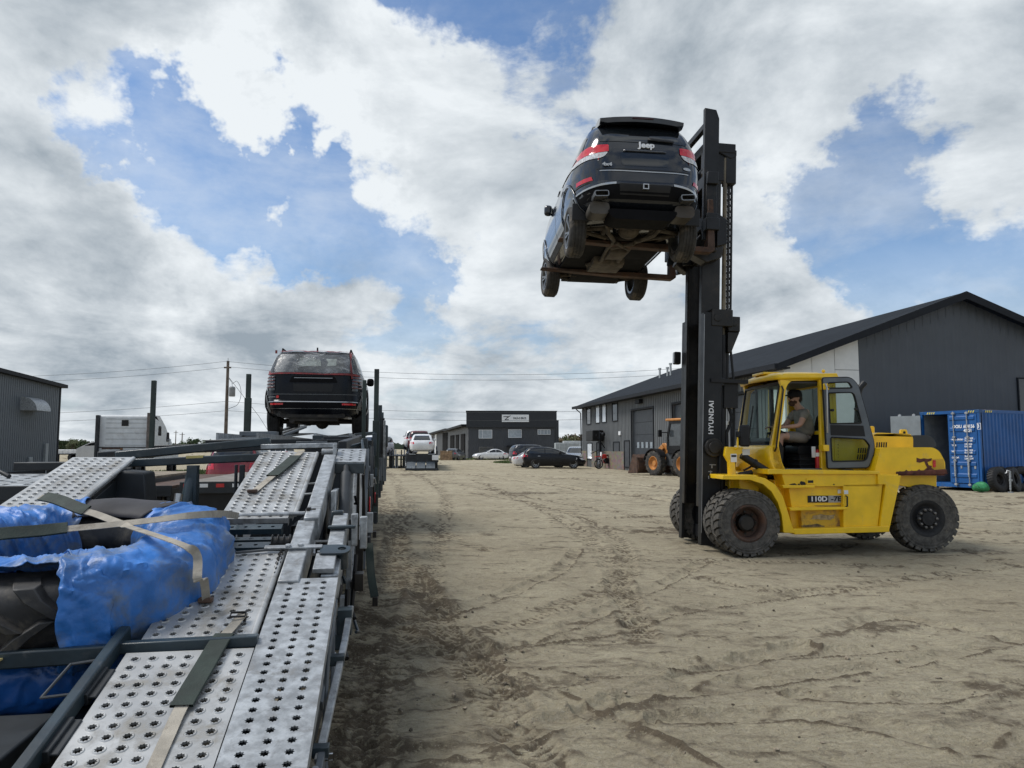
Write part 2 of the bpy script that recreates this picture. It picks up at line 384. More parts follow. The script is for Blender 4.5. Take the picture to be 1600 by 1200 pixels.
def on(mtx, px, py, axis, val):
    """where the sight line through a photo pixel meets the plane axis=val of a local frame"""
    inv = mtx.inverted(); o = inv @ Vector((0, 0, CH)); d = inv.to_3x3() @ Vector(ray(px, py)); k = 'xyz'.index(axis)
    return o + d * ((val - o[k]) / d[k])
# ------------------------------------------------------------------ ground
T_RZ = R(9.3); T_O = (-.74, 2.7, 0); TM = frame(T_O, T_RZ)       # trailer frame: x to the right edge, y along, z up
FK_RZ = R(6); FK_O = (3.4486, 12.585, 0); FM = frame(FK_O, FK_RZ)   # forklift frame: x to its rear, y away from the viewer
def G(*px): return [tuple(ground(a, b)[:2]) for a, b in px]
tracks = [  # (polyline, width, depth, kind)
    (G((590, 760), (625, 850), (660, 930), (705, 1010), (760, 1090), (850, 1190)), .30, .022, 1),
    (G((640, 900), (690, 960), (740, 1020), (800, 1100)), .34, .022, 1),
    (G((560, 1075), (700, 1030), (820, 1005), (960, 985), (1100, 945), (1300, 925)), .22, .035, 0),
    (G((560, 1010), (640, 1022), (760, 1012), (900, 975), (1010, 925), (1100, 880)), .2, .03, 0),
    (G((530, 1160), (680, 1190), (860, 1130), (1000, 1090), (1120, 1040), (1250, 1010)), .24, .04, 0),
    (G((560, 1100), (640, 1110), (760, 1085), (900, 1062), (1100, 1035), (1400, 1010)), .2, .03, 0),
    (G((700, 960), (800, 925), (880, 890), (900, 860)), .2, .03, 0),
    (G((760, 985), (860, 950), (950, 925), (990, 890), (960, 830), (860, 790), (740, 770)), .28, .02, 1),
    (G((1000, 1000), (980, 930), (940, 860), (880, 810), (800, 775), (740, 750)), .3, .022, 1),
    (G((620, 800), (700, 840), (760, 860)), .25, .015, 1),
    (G((1000, 1090), (1200, 1060), (1400, 1040), (1600, 1000)), .22, .03, 0),
    (G((1050, 1130), (1200, 1110), (1330, 1130), (1500, 1170), (1640, 1170)), .22, .03, 0),
    (G((1250, 1085), (1400, 1100), (1500, 1080), (1640, 1075)), .2, .025, 0),
    (G((1300, 990), (1380, 960), (1500, 985), (1640, 1010)), .2, .025, 0),
    (G((1100, 905), (1200, 925), (1330, 920), (1450, 900), (1640, 880)), .24, .02, 1),
    (G((650, 745), (760, 765), (900, 790), (1050, 815), (1200, 850)), .3, .02, 1),
    (G((700, 738), (800, 750), (950, 770), (1100, 790), (1300, 800), (1600, 815)), .45, .05, 0),
    (G((800, 742), (950, 752), (1100, 770), (1300, 785), (1640, 800)), .45, .05, 0),
    (G((880, 737), (1000, 745), (1150, 758), (1400, 770), (1640, 780)), .5, .05, 0),
    (G((1480, 820), (1550, 835), (1640, 830)), .3, .03, 0),
    (G((600, 730), (640, 780), (620, 850), (600, 930), (560, 1050), (530, 1190)), .35, .02, 1),
    (G((605, 725), (700, 760), (690, 850), (650, 960), (600, 1090), (570, 1200)), .3, .015, 1),
]
rng = random.Random(5)
for k in range(60):      # fainter older wheel marks, most of them running across the yard
    a = rng.choice([rng.gauss(12, 16), rng.gauss(12, 16), rng.gauss(100, 14)]); x, y = rng.uniform(-1, 17), rng.uniform(3.2, 34)
    L = rng.uniform(2, 8); pts = []; cur = rng.uniform(-8, 8)
    for j in range(7):
        pts.append((x, y)); x += math.cos(R(a)) * L / 6; y += math.sin(R(a)) * L / 6; a += cur
    tracks.append((pts, rng.uniform(.14, .32), rng.uniform(.012, .028), rng.choice([0, 1, 1])))
def make_ground():
    rad = [0.0, .5, 1.0, 1.5, 2.0, 2.4]
    r_ = 2.7
    while r_ < 75: rad.append(r_); r_ *= 1.0048
    while r_ < 6500: rad.append(r_); r_ *= 1.12
    ang = list(np.arange(-46, 46.01, .165)) + list(np.arange(50, 312, 5.0))
    ra = np.array(rad)[:, None]; an = np.radians(np.array(ang))[None, :]
    X = (ra * np.sin(an)).ravel(); Y = (ra * np.cos(an)).ravel()
    nr, na = len(rad), len(ang); dist = np.hypot(X, Y)
    dark = np.zeros_like(X); Z = fbm(X, Y, .35, 4, 3) * .035 + fbm(X, Y, 2.2, 4, 8) * .018 + fbm(X, Y, 9, 3, 12) * .007
    ridged = 1 - np.abs(fbm(X + fbm(X, Y, .8, 2, 5) * .6, Y * 1.9 + X * .35, .9, 4, 21)) * 2.4
    Z += np.clip(ridged - .62, 0, 1) * .022; r2 = 1 - np.abs(fbm(X * .75 + Y * .2 + fbm(X, Y, 1.1, 2, 6) * .8, Y * 2.4 - X * .3, 1.3, 4, 57)) * 3.4; dark += np.clip(ridged - .80, 0, 1) * 1.5 + np.clip(r2 - .74, 0, 1) * 1.3; Z += np.clip(r2 - .6, 0, 1) * .02
    nz = fbm(X, Y, 5, 3, 31); nz2 = fbm(X, Y, 14, 2, 44)
    wob = fbm(X, Y, 1.3, 3, 77) * .07
    for pts, wd, dp, kind in tracks:
        P = np.array(pts); best = np.full(X.shape, 9.0); side = np.zeros_like(X); along = np.zeros_like(X); acc = 0
        idx = np.where((X > P[:, 0].min() - 1) & (X < P[:, 0].max() + 1) & (Y > P[:, 1].min() - 1) & (Y < P[:, 1].max() + 1))[0]
        # smooth the polyline
        Q = P
        for _ in range(3):
            Q = np.vstack([Q[:1], np.column_stack([Q[:-1] * .75 + Q[1:] * .25, Q[:-1] * .25 + Q[1:] * .75]).reshape(-1, 2), Q[-1:]])
        x, y = X[idx], Y[idx]; b_ = np.full(x.shape, 9.0); al = np.zeros_like(x)
        for i in range(len(Q) - 1):
            d = Q[i + 1] - Q[i]; L = math.hypot(*d) + 1e-9
            t = np.clip(((x - Q[i, 0]) * d[0] + (y - Q[i, 1]) * d[1]) / L ** 2, 0, 1)
            ex, ey = x - Q[i, 0] - t * d[0], y - Q[i, 1] - t * d[1]; ds = np.hypot(ex, ey) * np.sign(ex * d[1] - ey * d[0] + 1e-9)
            m_ = np.abs(ds) < np.abs(b_); b_[m_] = ds[m_]; al[m_] = acc + t[m_] * L; acc += L
        b_ = b_ + wob[idx]; u = np.abs(b_) / (wd / 2)
        fade = np.clip(.85 + nz[idx] * 1.0, 0, 1.15)
        inside = np.clip(1.15 - u, 0, .5) * 2; ridge = np.exp(-((u - 1.25) / .22) ** 2)
        zz_ = (-dp * .6 * np.clip(inside, 0, 1) + dp * .6 * ridge * (.8 + nz2[idx] * .45)) * fade
        if kind == 1:
            lug = np.sin((al + np.abs(b_) * .6) * 2 * np.pi / .085) * .5 + .5
            zz_ += (lug - .5) * .017 * np.clip(inside, 0, 1) * (fade > .4)
            dark[idx] += np.clip(.42 - lug, 0, 1) * 2.0 * np.clip(inside, 0, 1) * fade
            dark[idx] += ridge * .22 * fade
        else:
            one = np.exp(-((b_ / (wd / 2) - 1.15) / .19) ** 2)
            dark[idx] += one * 1.15 * fade * np.clip(.7 + nz2[idx] * .9 + nz[idx] * .6, 0, 1)
            dark[idx] += np.clip(inside, 0, 1) * .05
        near = np.exp(-((np.maximum(-al, al - acc)) / .3) ** 2)
        Z[idx] += zz_ * 1.25
    # churned wet patches
    for px, py, rx, ry, k in [(820, 771, 1.1, .55, 1.0), (770, 765, .7, .4, .7), (1010, 832, .9, .35, 1.0), (1040, 826, .6, .3, .8), (790, 1060, .18, .16, 1.0), (700, 755, .9, .6, .7), (640, 742, 3, 2, .7),
                              (745, 1000, .25, .2, .5), (900, 748, 2.5, .8, .5), (990, 775, 1.2, .5, .5), (1100, 760, 3, 1, .5), (560, 1000, .3, 1.2, .4), (1370, 985, .5, .2, .5), (1000, 1110, .4, .2, .4)]:
        g = ground(px, py); q = ((X - g.x + wob) / rx) ** 2 + ((Y - g.y) / ry) ** 2; e = np.exp(-q * 1.2)
        dark += e * k * np.clip(.45 + nz + nz2 * .8, 0, 1.3); Z += e * k * (.02 + nz2 * .035 + nz * .03)
    # shade of the carrier, painted into the soil colour below and just beside it
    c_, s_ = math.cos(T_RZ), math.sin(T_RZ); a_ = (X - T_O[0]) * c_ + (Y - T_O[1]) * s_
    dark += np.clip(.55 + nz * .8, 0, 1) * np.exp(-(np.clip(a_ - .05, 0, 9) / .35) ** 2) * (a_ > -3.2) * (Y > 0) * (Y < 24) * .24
    far = np.clip((dist - 60) / 60, 0, 1); Z = Z * (1 - far) * np.clip(dist / 2, 0, 1)
    # keep the wheels of the forklift standing on, not in, the dirt
    for lx, ly in ((0, -.9), (0, .9), (3.03, -.85), (3.03, .85)):
        p = FM @ Vector((lx, ly, 0)); e = np.exp(-(((X - p.x) / .45) ** 2 + ((Y - p.y) / .45) ** 2)); Z = Z * (1 - e) - e * .004
    me = bpy.data.meshes.new('ground'); nv = nr * na
    me.vertices.add(nv); me.vertices.foreach_set('co', np.column_stack([X, Y, Z]).astype(np.float32).ravel())
    i = np.arange(nr - 1)[:, None] * na; j = np.arange(na)[None, :]; j2 = (j + 1) % na
    q = np.stack([i + j, i + j2, i + na + j2, i + na + j], -1).reshape(-1, 4)[:, ::-1]
    me.loops.add(q.size); me.loops.foreach_set('vertex_index', q.astype(np.int32).ravel()); me.polygons.add(len(q))
    me.polygons.foreach_set('loop_start', np.arange(0, q.size, 4, dtype=np.int32)); me.polygons.foreach_set('use_smooth', np.ones(len(q), dtype=bool))
    me.update(calc_edges=True); me.validate()
    at_ = me.attributes.new('damp_and_shade', 'FLOAT', 'POINT'); at_.data.foreach_set('value', np.clip(dark * 1.5, 0, 1.4).astype(np.float32))
    m = bpy.data.materials.new('dirt'); m.use_nodes = True; t = NT(m.node_tree); b = t.n['Principled BSDF']
    co = t.node('ShaderNodeNewGeometry').outputs['Position']
    at2 = t.node('ShaderNodeAttribute', attribute_name='damp_and_shade').outputs['Fac']
    n1 = t.noise(co, .45, 8, .6); n2 = t.noise(co, 3.5, 9, .68); n3 = t.noise(co, 26, 6, .7); n4 = t.noise(t.map(co, scale=(1, 2.4, 1), rot=(0, 0, R(-14))), 1.2, 8, .65, .6)
    base = t.mix(t.ramp(n1, .32, .68), (.340, .297, .203, 1), (.435, .386, .272, 1))
    base = t.mix(t.math('MULTIPLY', t.ramp(n4, .5, .72), .5), base, (.235, .195, .137, 1))
    base = t.mix(t.math('MULTIPLY', t.ramp(n2, .38, .75), .5), base, (.215, .18, .128, 1))
    base = t.mix(t.math('MULTIPLY', t.ramp(n3, .42, .62), .38), base, (.46, .41, .32, 1))
    n5 = t.noise(co, 70, 4, .75); base = t.mix(t.math('MULTIPLY', t.ramp(n5, .52, .70), .6), base, (.15, .12, .085, 1)); n6 = t.noise(t.map(co, scale=(1, 2, 1)), 11, 6, .75, .8); base = t.mix(t.math('MULTIPLY', t.ramp(n6, .50, .68), .62), base, (.19, .155, .108, 1))
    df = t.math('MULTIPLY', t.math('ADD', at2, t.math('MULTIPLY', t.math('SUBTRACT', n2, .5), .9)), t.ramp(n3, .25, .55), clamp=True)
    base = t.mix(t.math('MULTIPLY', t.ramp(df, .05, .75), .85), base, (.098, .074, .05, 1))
    grit = t.voro(co, 55, out='Distance'); gn = t.noise(co, 21, 2, .5)
    gm = t.math('MULTIPLY', t.math('LESS_THAN', grit, .16), t.math('GREATER_THAN', gn, .58))
    base = t.mix(t.math('MULTIPLY', gm, .6), base, (.5, .48, .43, 1))
    t.l.new(base, b.inputs['Base Color']); b.inputs['Roughness'].default_value = .92; b.inputs['Specular IOR Level'].default_value = .25
    hgt = t.math('ADD', t.math('ADD', t.math('MULTIPLY', n2, 1.1), t.math('MULTIPLY', n3, .5)), t.math('ADD', t.math('ADD', t.math('MULTIPLY', n5, .28), t.math('MULTIPLY', n6, -.8)), t.math('MULTIPLY', n4, 1.2)))
    bn = t.node('ShaderNodeBump'); bn.inputs['Strength'].default_value = .9; bn.inputs['Distance'].default_value = .06
    t.l.new(hgt, bn.inputs['Height']); t.l.new(bn.outputs[0], b.inputs['Normal'])
    o = link('ground', me, m); tag(o, kind='structure'); return o
make_ground()
def clods():
    mb = MB(); rg = random.Random(9); ico = bmesh.new(); bmesh.ops.create_icosphere(ico, subdivisions=1, radius=1)
    V = [v.co.copy() for v in ico.verts]; Fc = [tuple(v.index for v in f.verts) for f in ico.faces]; ico.free()
    def put(x, y, r_):
        q = [rg.uniform(.6, 1.3) for _ in range(3)]; a = rg.uniform(0, 6.3); c_, s_ = math.cos(a), math.sin(a)
        mb.add([(x + (v.x * c_ * q[0] - v.y * s_ * q[1]) * r_ * rg.uniform(.8, 1.15), y + (v.x * s_ * q[0] + v.y * c_ * q[1]) * r_ * rg.uniform(.8, 1.15), .0 + v.z * r_ * .6 * q[2] + r_ * .2) for v in V], Fc)
    for k in range(800):
        d = 3 * math.exp(rg.random() * 2.2); a = R(rg.uniform(-12, 38)); put(d * math.sin(a), d * math.cos(a), rg.choice([.006, .008, .01, .013, .02]) * rg.uniform(.6, 1.3))
    for px, py, sx, sy, n in ((820, 771, .9, .4, 130), (1010, 832, .7, .25, 120), (770, 765, .6, .3, 40), (790, 1060, .14, .12, 50), (900, 750, 2, .6, 60), (1400, 985, .4, .15, 40), (980, 940, .5, .3, 30), (700, 1030, .5, .3, 40)):
        g = ground(px, py)
        for _ in range(n): put(g.x + rg.gauss(0, sx * .6), g.y + rg.gauss(0, sy * .6), rg.uniform(.008, .03) if sx > .6 else rg.uniform(.003, .010))
    return mb
tag(clods().build('dirt_clods', mat('clod_soil', (.22, .185, .135), .95, var=.45, vscale=30, bump=.5), fix=False), 'loose clods of dry soil scattered over the yard', 'soil clods', kind='stuff')
grass_m = mat('grass', (.10, .14, .045), .9, var=.35, vscale=3)
def grass_patch(name, label, cx, cy, rx, ry, n, h):
    mb = MB(); rg = random.Random(int(cx * 7 + cy))
    for _ in range(n):
        a = rg.uniform(0, 6.3); q = math.sqrt(rg.random()); x, y = cx + math.cos(a) * q * rx, cy + math.sin(a) * q * ry
        t = rg.uniform(0, 6.3); w_ = h * .3; hh = h * rg.uniform(.4, 1.1) * (1.1 - q * .6); l = rg.uniform(-.4, .4) * hh
        mb.add([(x - w_ * math.cos(t), y - w_ * math.sin(t), -.02), (x + w_ * math.cos(t), y + w_ * math.sin(t), -.02), (x + l, y + l, hh)], [(0, 1, 2)])
    return tag(mb.build(name, grass_m, fix=False, smooth=False), label, 'grass', kind='stuff')
g = ground(800, 723); grass_patch('grass', 'green grass tuft growing beside the parked cars', g.x, g.y, 2.0, 3.5, 1600, .34)
grass_patch('grass', 'green grass strip seen under the carrier deck', -18.5, 42, 7, 11, 6000, .35)
grass_patch('grass', 'rough grass verge in front of the black office building', -2, 101, 17, 2.0, 1800, .35)
# ------------------------------------------------------------------ buildings
def opening(root, kind, mtx, axis, val, x0, x1, z0, z1, fr, pane, depth=.06, side=-1, name='window', split=None):
    """framed window/door: frame ring and pane as its child; axis: local wall normal"""
    mb = MB(); b = .06 if kind != 'garage' else .12
    outer = [(x0, z0), (x1, z0), (x1, z1), (x0, z1)]; holes = []
    cuts = [x0 + b] + [x0 + (x1 - x0) * s_ for s_ in (split or [])] + [x1 - b]
    for i in range(len(cuts) - 1):
        a0 = cuts[i] + (b * .4 if i else 0); a1 = cuts[i + 1] - (b * .4 if i < len(cuts) - 2 else 0)
        holes.append([(a0, z0 + b), (a1, z0 + b), (a1, z1 - b), (a0, z1 - b)])
    mb.prism([outer] + holes, val + side * depth, val, axis)
    f = mb.build(name, fr, root, smooth=False)
    p = MB(); y0, y1 = val + side * depth * .45, val + side * depth * .15
    p.prism([(x0 + .02, z0 + .02), (x1 - .02, z0 + .02), (x1 - .02, z1 - .02), (x0 + .02, z1 - .02)], y0, y1, axis)
    p.build('pane' if kind != 'door' else 'door_leaf', pane, f, smooth=False)
    return f
gray_side = mat('grey_ribbed_sheet', (.120, .127, .132), .55, var=.05, vscale=.7)
gray_gable = ribbed('grey_smooth_sheet', (.062, .070, .080), .40, 'X', .006, var=.05)
roof_m = ribbed('dark_roof_sheet', (.017, .021, .027), .45, 'Y', .02, .8)
trim_m = mat('charcoal_trim', (.012, .014, .018), .6, spec=.2); roof_m.node_tree.nodes['Principled BSDF'].inputs['Specular IOR Level'].default_value = .08
panel_m = mat('white_wall_panel', (.70, .70, .67), .6, var=.03)
stone_m = bpy.data.materials.new('stone_veneer'); stone_m.use_nodes = True
t_ = NT(stone_m.node_tree); co_ = t_.node('ShaderNodeTexCoord').outputs['Object']
v_ = t_.voro(t_.map(co_, scale=(1, 1, 2.2)), 2.6, out='Color'); t_.l.new(t_.mix(.6, v_, (.21, .165, .12, 1)), t_.n['Principled BSDF'].inputs['Base Color'])
t_.l.new(t_.mix(.88, t_.mix(1.0, v_, (.5, .5, .5, 1), 'MULTIPLY'), (.16, .125, .095, 1)), t_.n['Principled BSDF'].inputs['Base Color']); t_.n['Principled BSDF'].inputs['Roughness'].default_value = .9
win_m = mat('window_pane', (.30, .34, .38), .08, var=.1, spec=.9)
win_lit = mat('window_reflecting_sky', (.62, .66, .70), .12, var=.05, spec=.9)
win_dk = mat('window_dark', (.03, .035, .04), .08, var=.1, spec=.8)

BR = R(9.7); BO = (11.9, 32.5, 0); BM = frame(BO, BR)
def make_right():
    root = empty('workshop_building', BO, BR, 'long grey metal workshop with dark gable roof and white corner panels, behind the forklift', 'building')
    Wd, Ln, Ez, Rz_ = 17.4, 34.0, 5.35, 8.55
    def s(px, py): p = on(BM, px, py, 'x', 0); return p.y, p.z
    def rect(x0, y0, x1, y1):
        a, b = s(x0, y0), s(x1, y1); return min(a[0], b[0]), max(a[0], b[0]), min(a[1], b[1]), max(a[1], b[1])
    gar = [rect(987, 642, 1022, 731), rect(1051, 632, 1085, 735), rect(1142, 618, 1185, 740)]
    holes = [[(a, .02), (b, .02), (b, d), (a, d)] for a, b, c_, d in gar]
    sw = MB().prism([[(0, 0), (Ln, 0), (Ln, Ez), (0, Ez)]] + holes, 0, .25, 'x'); yy = 1.4
    while yy < Ln - .1:
        zb = max([d + .13 for a, b, c_, d in gar if a - .22 < yy < b + .13] + [0.0]); sw.box(-.028, .002, yy, yy + .07, zb, Ez - .3); yy += .32
    sw.build('side_wall', gray_side, root, smooth=False)
    MB().prism([(.25, 0), (Wd, 0), (Wd, Ez), (Wd / 2, Rz_), (.25, Ez + .1)], 0, .2, 'y').build('gable_wall', gray_gable, root, smooth=False)
    MB().box(Wd - .2, Wd, .2, Ln, 0, Ez).build('side_wall', gray_side, root, smooth=False)
    MB().prism([(.25, 0), (Wd - .2, 0), (Wd - .2, Ez), (Wd / 2, Rz_), (.25, Ez)], Ln - .2, Ln, 'y').build('gable_wall', gray_gable, root, smooth=False)
    # vertical ribs showing under the gable verge
    rb = MB(); x = .8
    while x < Wd - .3:
        top = Ez + (Rz_ - Ez) * (1 - abs(x - Wd / 2) / (Wd / 2)); rb.box(x, x + .03, -.010, 0, top - .75, top - .05); x += .405
    rb.build('wall_rib', mat('gable_rib', (.066, .075, .085), .55, var=.05), root, smooth=False)
    # roof: two sheets
    sl_ = (Rz_ - Ez) / (Wd / 2); ov = .65
    for sgn in (-1, 1):
        e = (Wd / 2 + sgn * (Wd / 2 + ov)); ze = Ez - sl_ * ov + .1
        MB().prism([(Wd / 2, Rz_ + .12), (e, ze), (e, ze - .14), (Wd / 2, Rz_ - .04)], -.55, Ln + .5, 'y').build('roof', roof_m, root, smooth=False)
        MB().prism([(Wd / 2, Rz_ + .15), (e + sgn * .02, ze + .02), (e + sgn * .02, ze - .28), (Wd / 2, Rz_ - .2)], -.62, -.55, 'y').build('verge_trim', trim_m, root, smooth=False)
        MB().box(min(e, e + sgn * .14), max(e, e + sgn * .14), -.6, Ln + .5, ze - .2, ze + .02).build('gutter', trim_m, root, smooth=False)
    MB().box(-ov, 0, -.5, Ln + .45, Ez - .32, Ez - .25).build('soffit', trim_m, root, smooth=False)
    MB().box(-.06, -.002, 0, Ln, Ez - .3, Ez - .05).build('eave_trim', trim_m, root, smooth=False)
    MB().tube([(-.5, .5, Ez - .3), (-.1, .5, Ez - .6)], .05).build('downpipe', trim_m, root)
    MB().tube([(-.55, Ln - .1, Ez - .35), (-.15, Ln - .15, Ez - .7), (-.08, Ln - .1, .2)], .05).build('downpipe', trim_m, root)
    # white panels round the near corner
    xs = [0, 1.06, 2.35, 3.5]; k = on(BM, 1343, 620, 'y', 0).x; xs[-1] = k; xs[1], xs[2] = k * .36, k * .67
    def roofz(x): return Ez + sl_ * x - .12
    for i in range(3):
        a, b = xs[i] + .012, xs[i + 1] - .012; zj = 4.72 + (.35 if i == 2 else 0)
        MB().prism([(a, 0.1), (b, 0.1), (b, zj - .012), (a, zj - .012)], -.05, 0, 'y').build('white_panel', panel_m, root, smooth=False)
        if i != 1 or 1: MB().prism([(a, zj + .012), (b, zj + .012), (b, roofz(b) - .02), (a, roofz(a) - .02)], -.05, 0, 'y').build('white_panel', panel_m, root, smooth=False)
    MB().box(-.05, 0, -.05, 1.3, .1, Ez - .3).build('white_panel', panel_m, root, smooth=False)
    for a, b, c_, d in gar:
        g = MB(); n = 5
        for i in range(n):
            z0, z1 = .03 + (d - .05) * i / n, .03 + (d - .05) * (i + 1) / n - .02; g.box(.12, .17, a, b, z0, z1)
        gd = g.build('garage_door', mat('dark_door', (.028, .033, .04), .5), root, smooth=False)
        fr = MB(); fr.box(-.05, .0, a - .12, a, 0, d + .12); fr.box(-.05, .0, b, b + .12, 0, d + .12); fr.box(-.05, .0, a, b, d, d + .12)
        fr.build('door_frame', trim_m, root, smooth=False)
    a, b, c_, d = gar[0]
    for i in range(4):
        y0 = a + (b - a) * (.12 + i * .2); MB().box(.10, .119, y0, y0 + (b - a) * .1, 1.6, 2.0).build('door_light', win_m, root, smooth=False)
    # a dark van-height void of the second bay has the loader parked before it; windows
    for (x0, y0, x1, y1, pm, nm) in [(917, 636, 924, 663, win_dk, 'window'), (931, 634, 938, 661, win_lit, 'window'), (941, 632, 948, 660, win_lit, 'window'), (957, 628, 966, 658, win_dk, 'window'),
                                     (918, 692, 926, 718, win_lit, 'window')]:
        r_ = rect(x0, y0, x1, y1); opening(root, 'w', BM, 'x', 0, *r_, trim_m, pm, .07)
    for (x0, y0, x1, y1) in [(933, 691, 940, 729), (959, 690, 969, 720), (976, 688, 985, 731)]:
        r_ = rect(x0, y0, x1, y1); o = opening(root, 'door', BM, 'x', 0, r_[0], r_[1], max(.02, r_[2]) if y1 > 725 else r_[2], r_[3], trim_m, mat('steel_door', (.05, .055, .062), .5), .07, name='door')
    st = MB(); y0, y1 = s(975, 720)[0], Ln
    dx = [rect(933, 691, 940, 729)[:2], rect(918, 692, 926, 718)[:2], rect(976, 688, 985, 731)[:2]]; dx = sorted(dx)
    cur = y0
    for a, b in dx:
        if a > cur: MB().box(-.09, -.002, cur, a - .01, 0, 1.35).build('stone_base', stone_m, root, smooth=False)
        cur = b + .01
    if cur < y1: MB().box(-.09, -.002, cur, y1, 0, 1.35).build('stone_base', stone_m, root, smooth=False)
    r_ = rect(998, 625, 1005, 630); MB().box(-.3, 0, r_[0], r_[1], r_[2], r_[3]).build('wall_lamp', trim_m, root, .02)
    r_ = rect(968, 674, 971, 680); MB().box(-.1, 0, r_[0], r_[1], r_[2], r_[3]).build('meter_box', M['white'], root, .02)
    # black tank box on diagonal brackets beside the door
    r_ = rect(934, 673, 945, 689); MB().box(-1.0, -.1, r_[0], r_[1], r_[2], r_[3]).build('equipment_box', M['black_plastic'], root, .05)
    br = MB(); ym = r_[0] - .3
    br.tube([(-.5, ym, .1), (-.5, ym, r_[3])], .07, 8); br.tube([(-.5, r_[1] + .2, r_[2] - 1.0), (-.5, ym, 1.5)], .04, 6); br.tube([(-.1, ym, 1.6), (-.9, ym - .4, 2.6)], .04, 6); br.tube([(-.5, ym, r_[3] - .2), (-.5, ym - 1.0, r_[3] - .3)], .035, 6)
    br.ball((-.5, ym - 1.0, r_[3] - .35), .16, 6); br.build('bracket', trim_m, root)
    # stacks and vents on the roof
    for px, h in ((1031, .8), (1043, .7), (1048, .95)):
        x = Wd * .3; y = on(BM, px, 588, 'x', x).y; z = Ez + sl_ * x
        v = MB(); v.tube([(x, y, z - .1), (x, y, z + h)], .09, 8); v.tube([(x, y, z + h), (x, y, z + h + .12)], .14, 8); v.build('roof_vent', M['dull_chrome'], root)
    # dark first-floor window at the right of the gable
    p = on(BM, 1588, 590, 'y', 0); q = on(BM, 1588, 640, 'y', 0)
    opening(root, 'w', BM, 'y', 0, p.x, p.x + 2.2, q.z - .3, p.z, trim_m, win_dk, .07)
make_right()

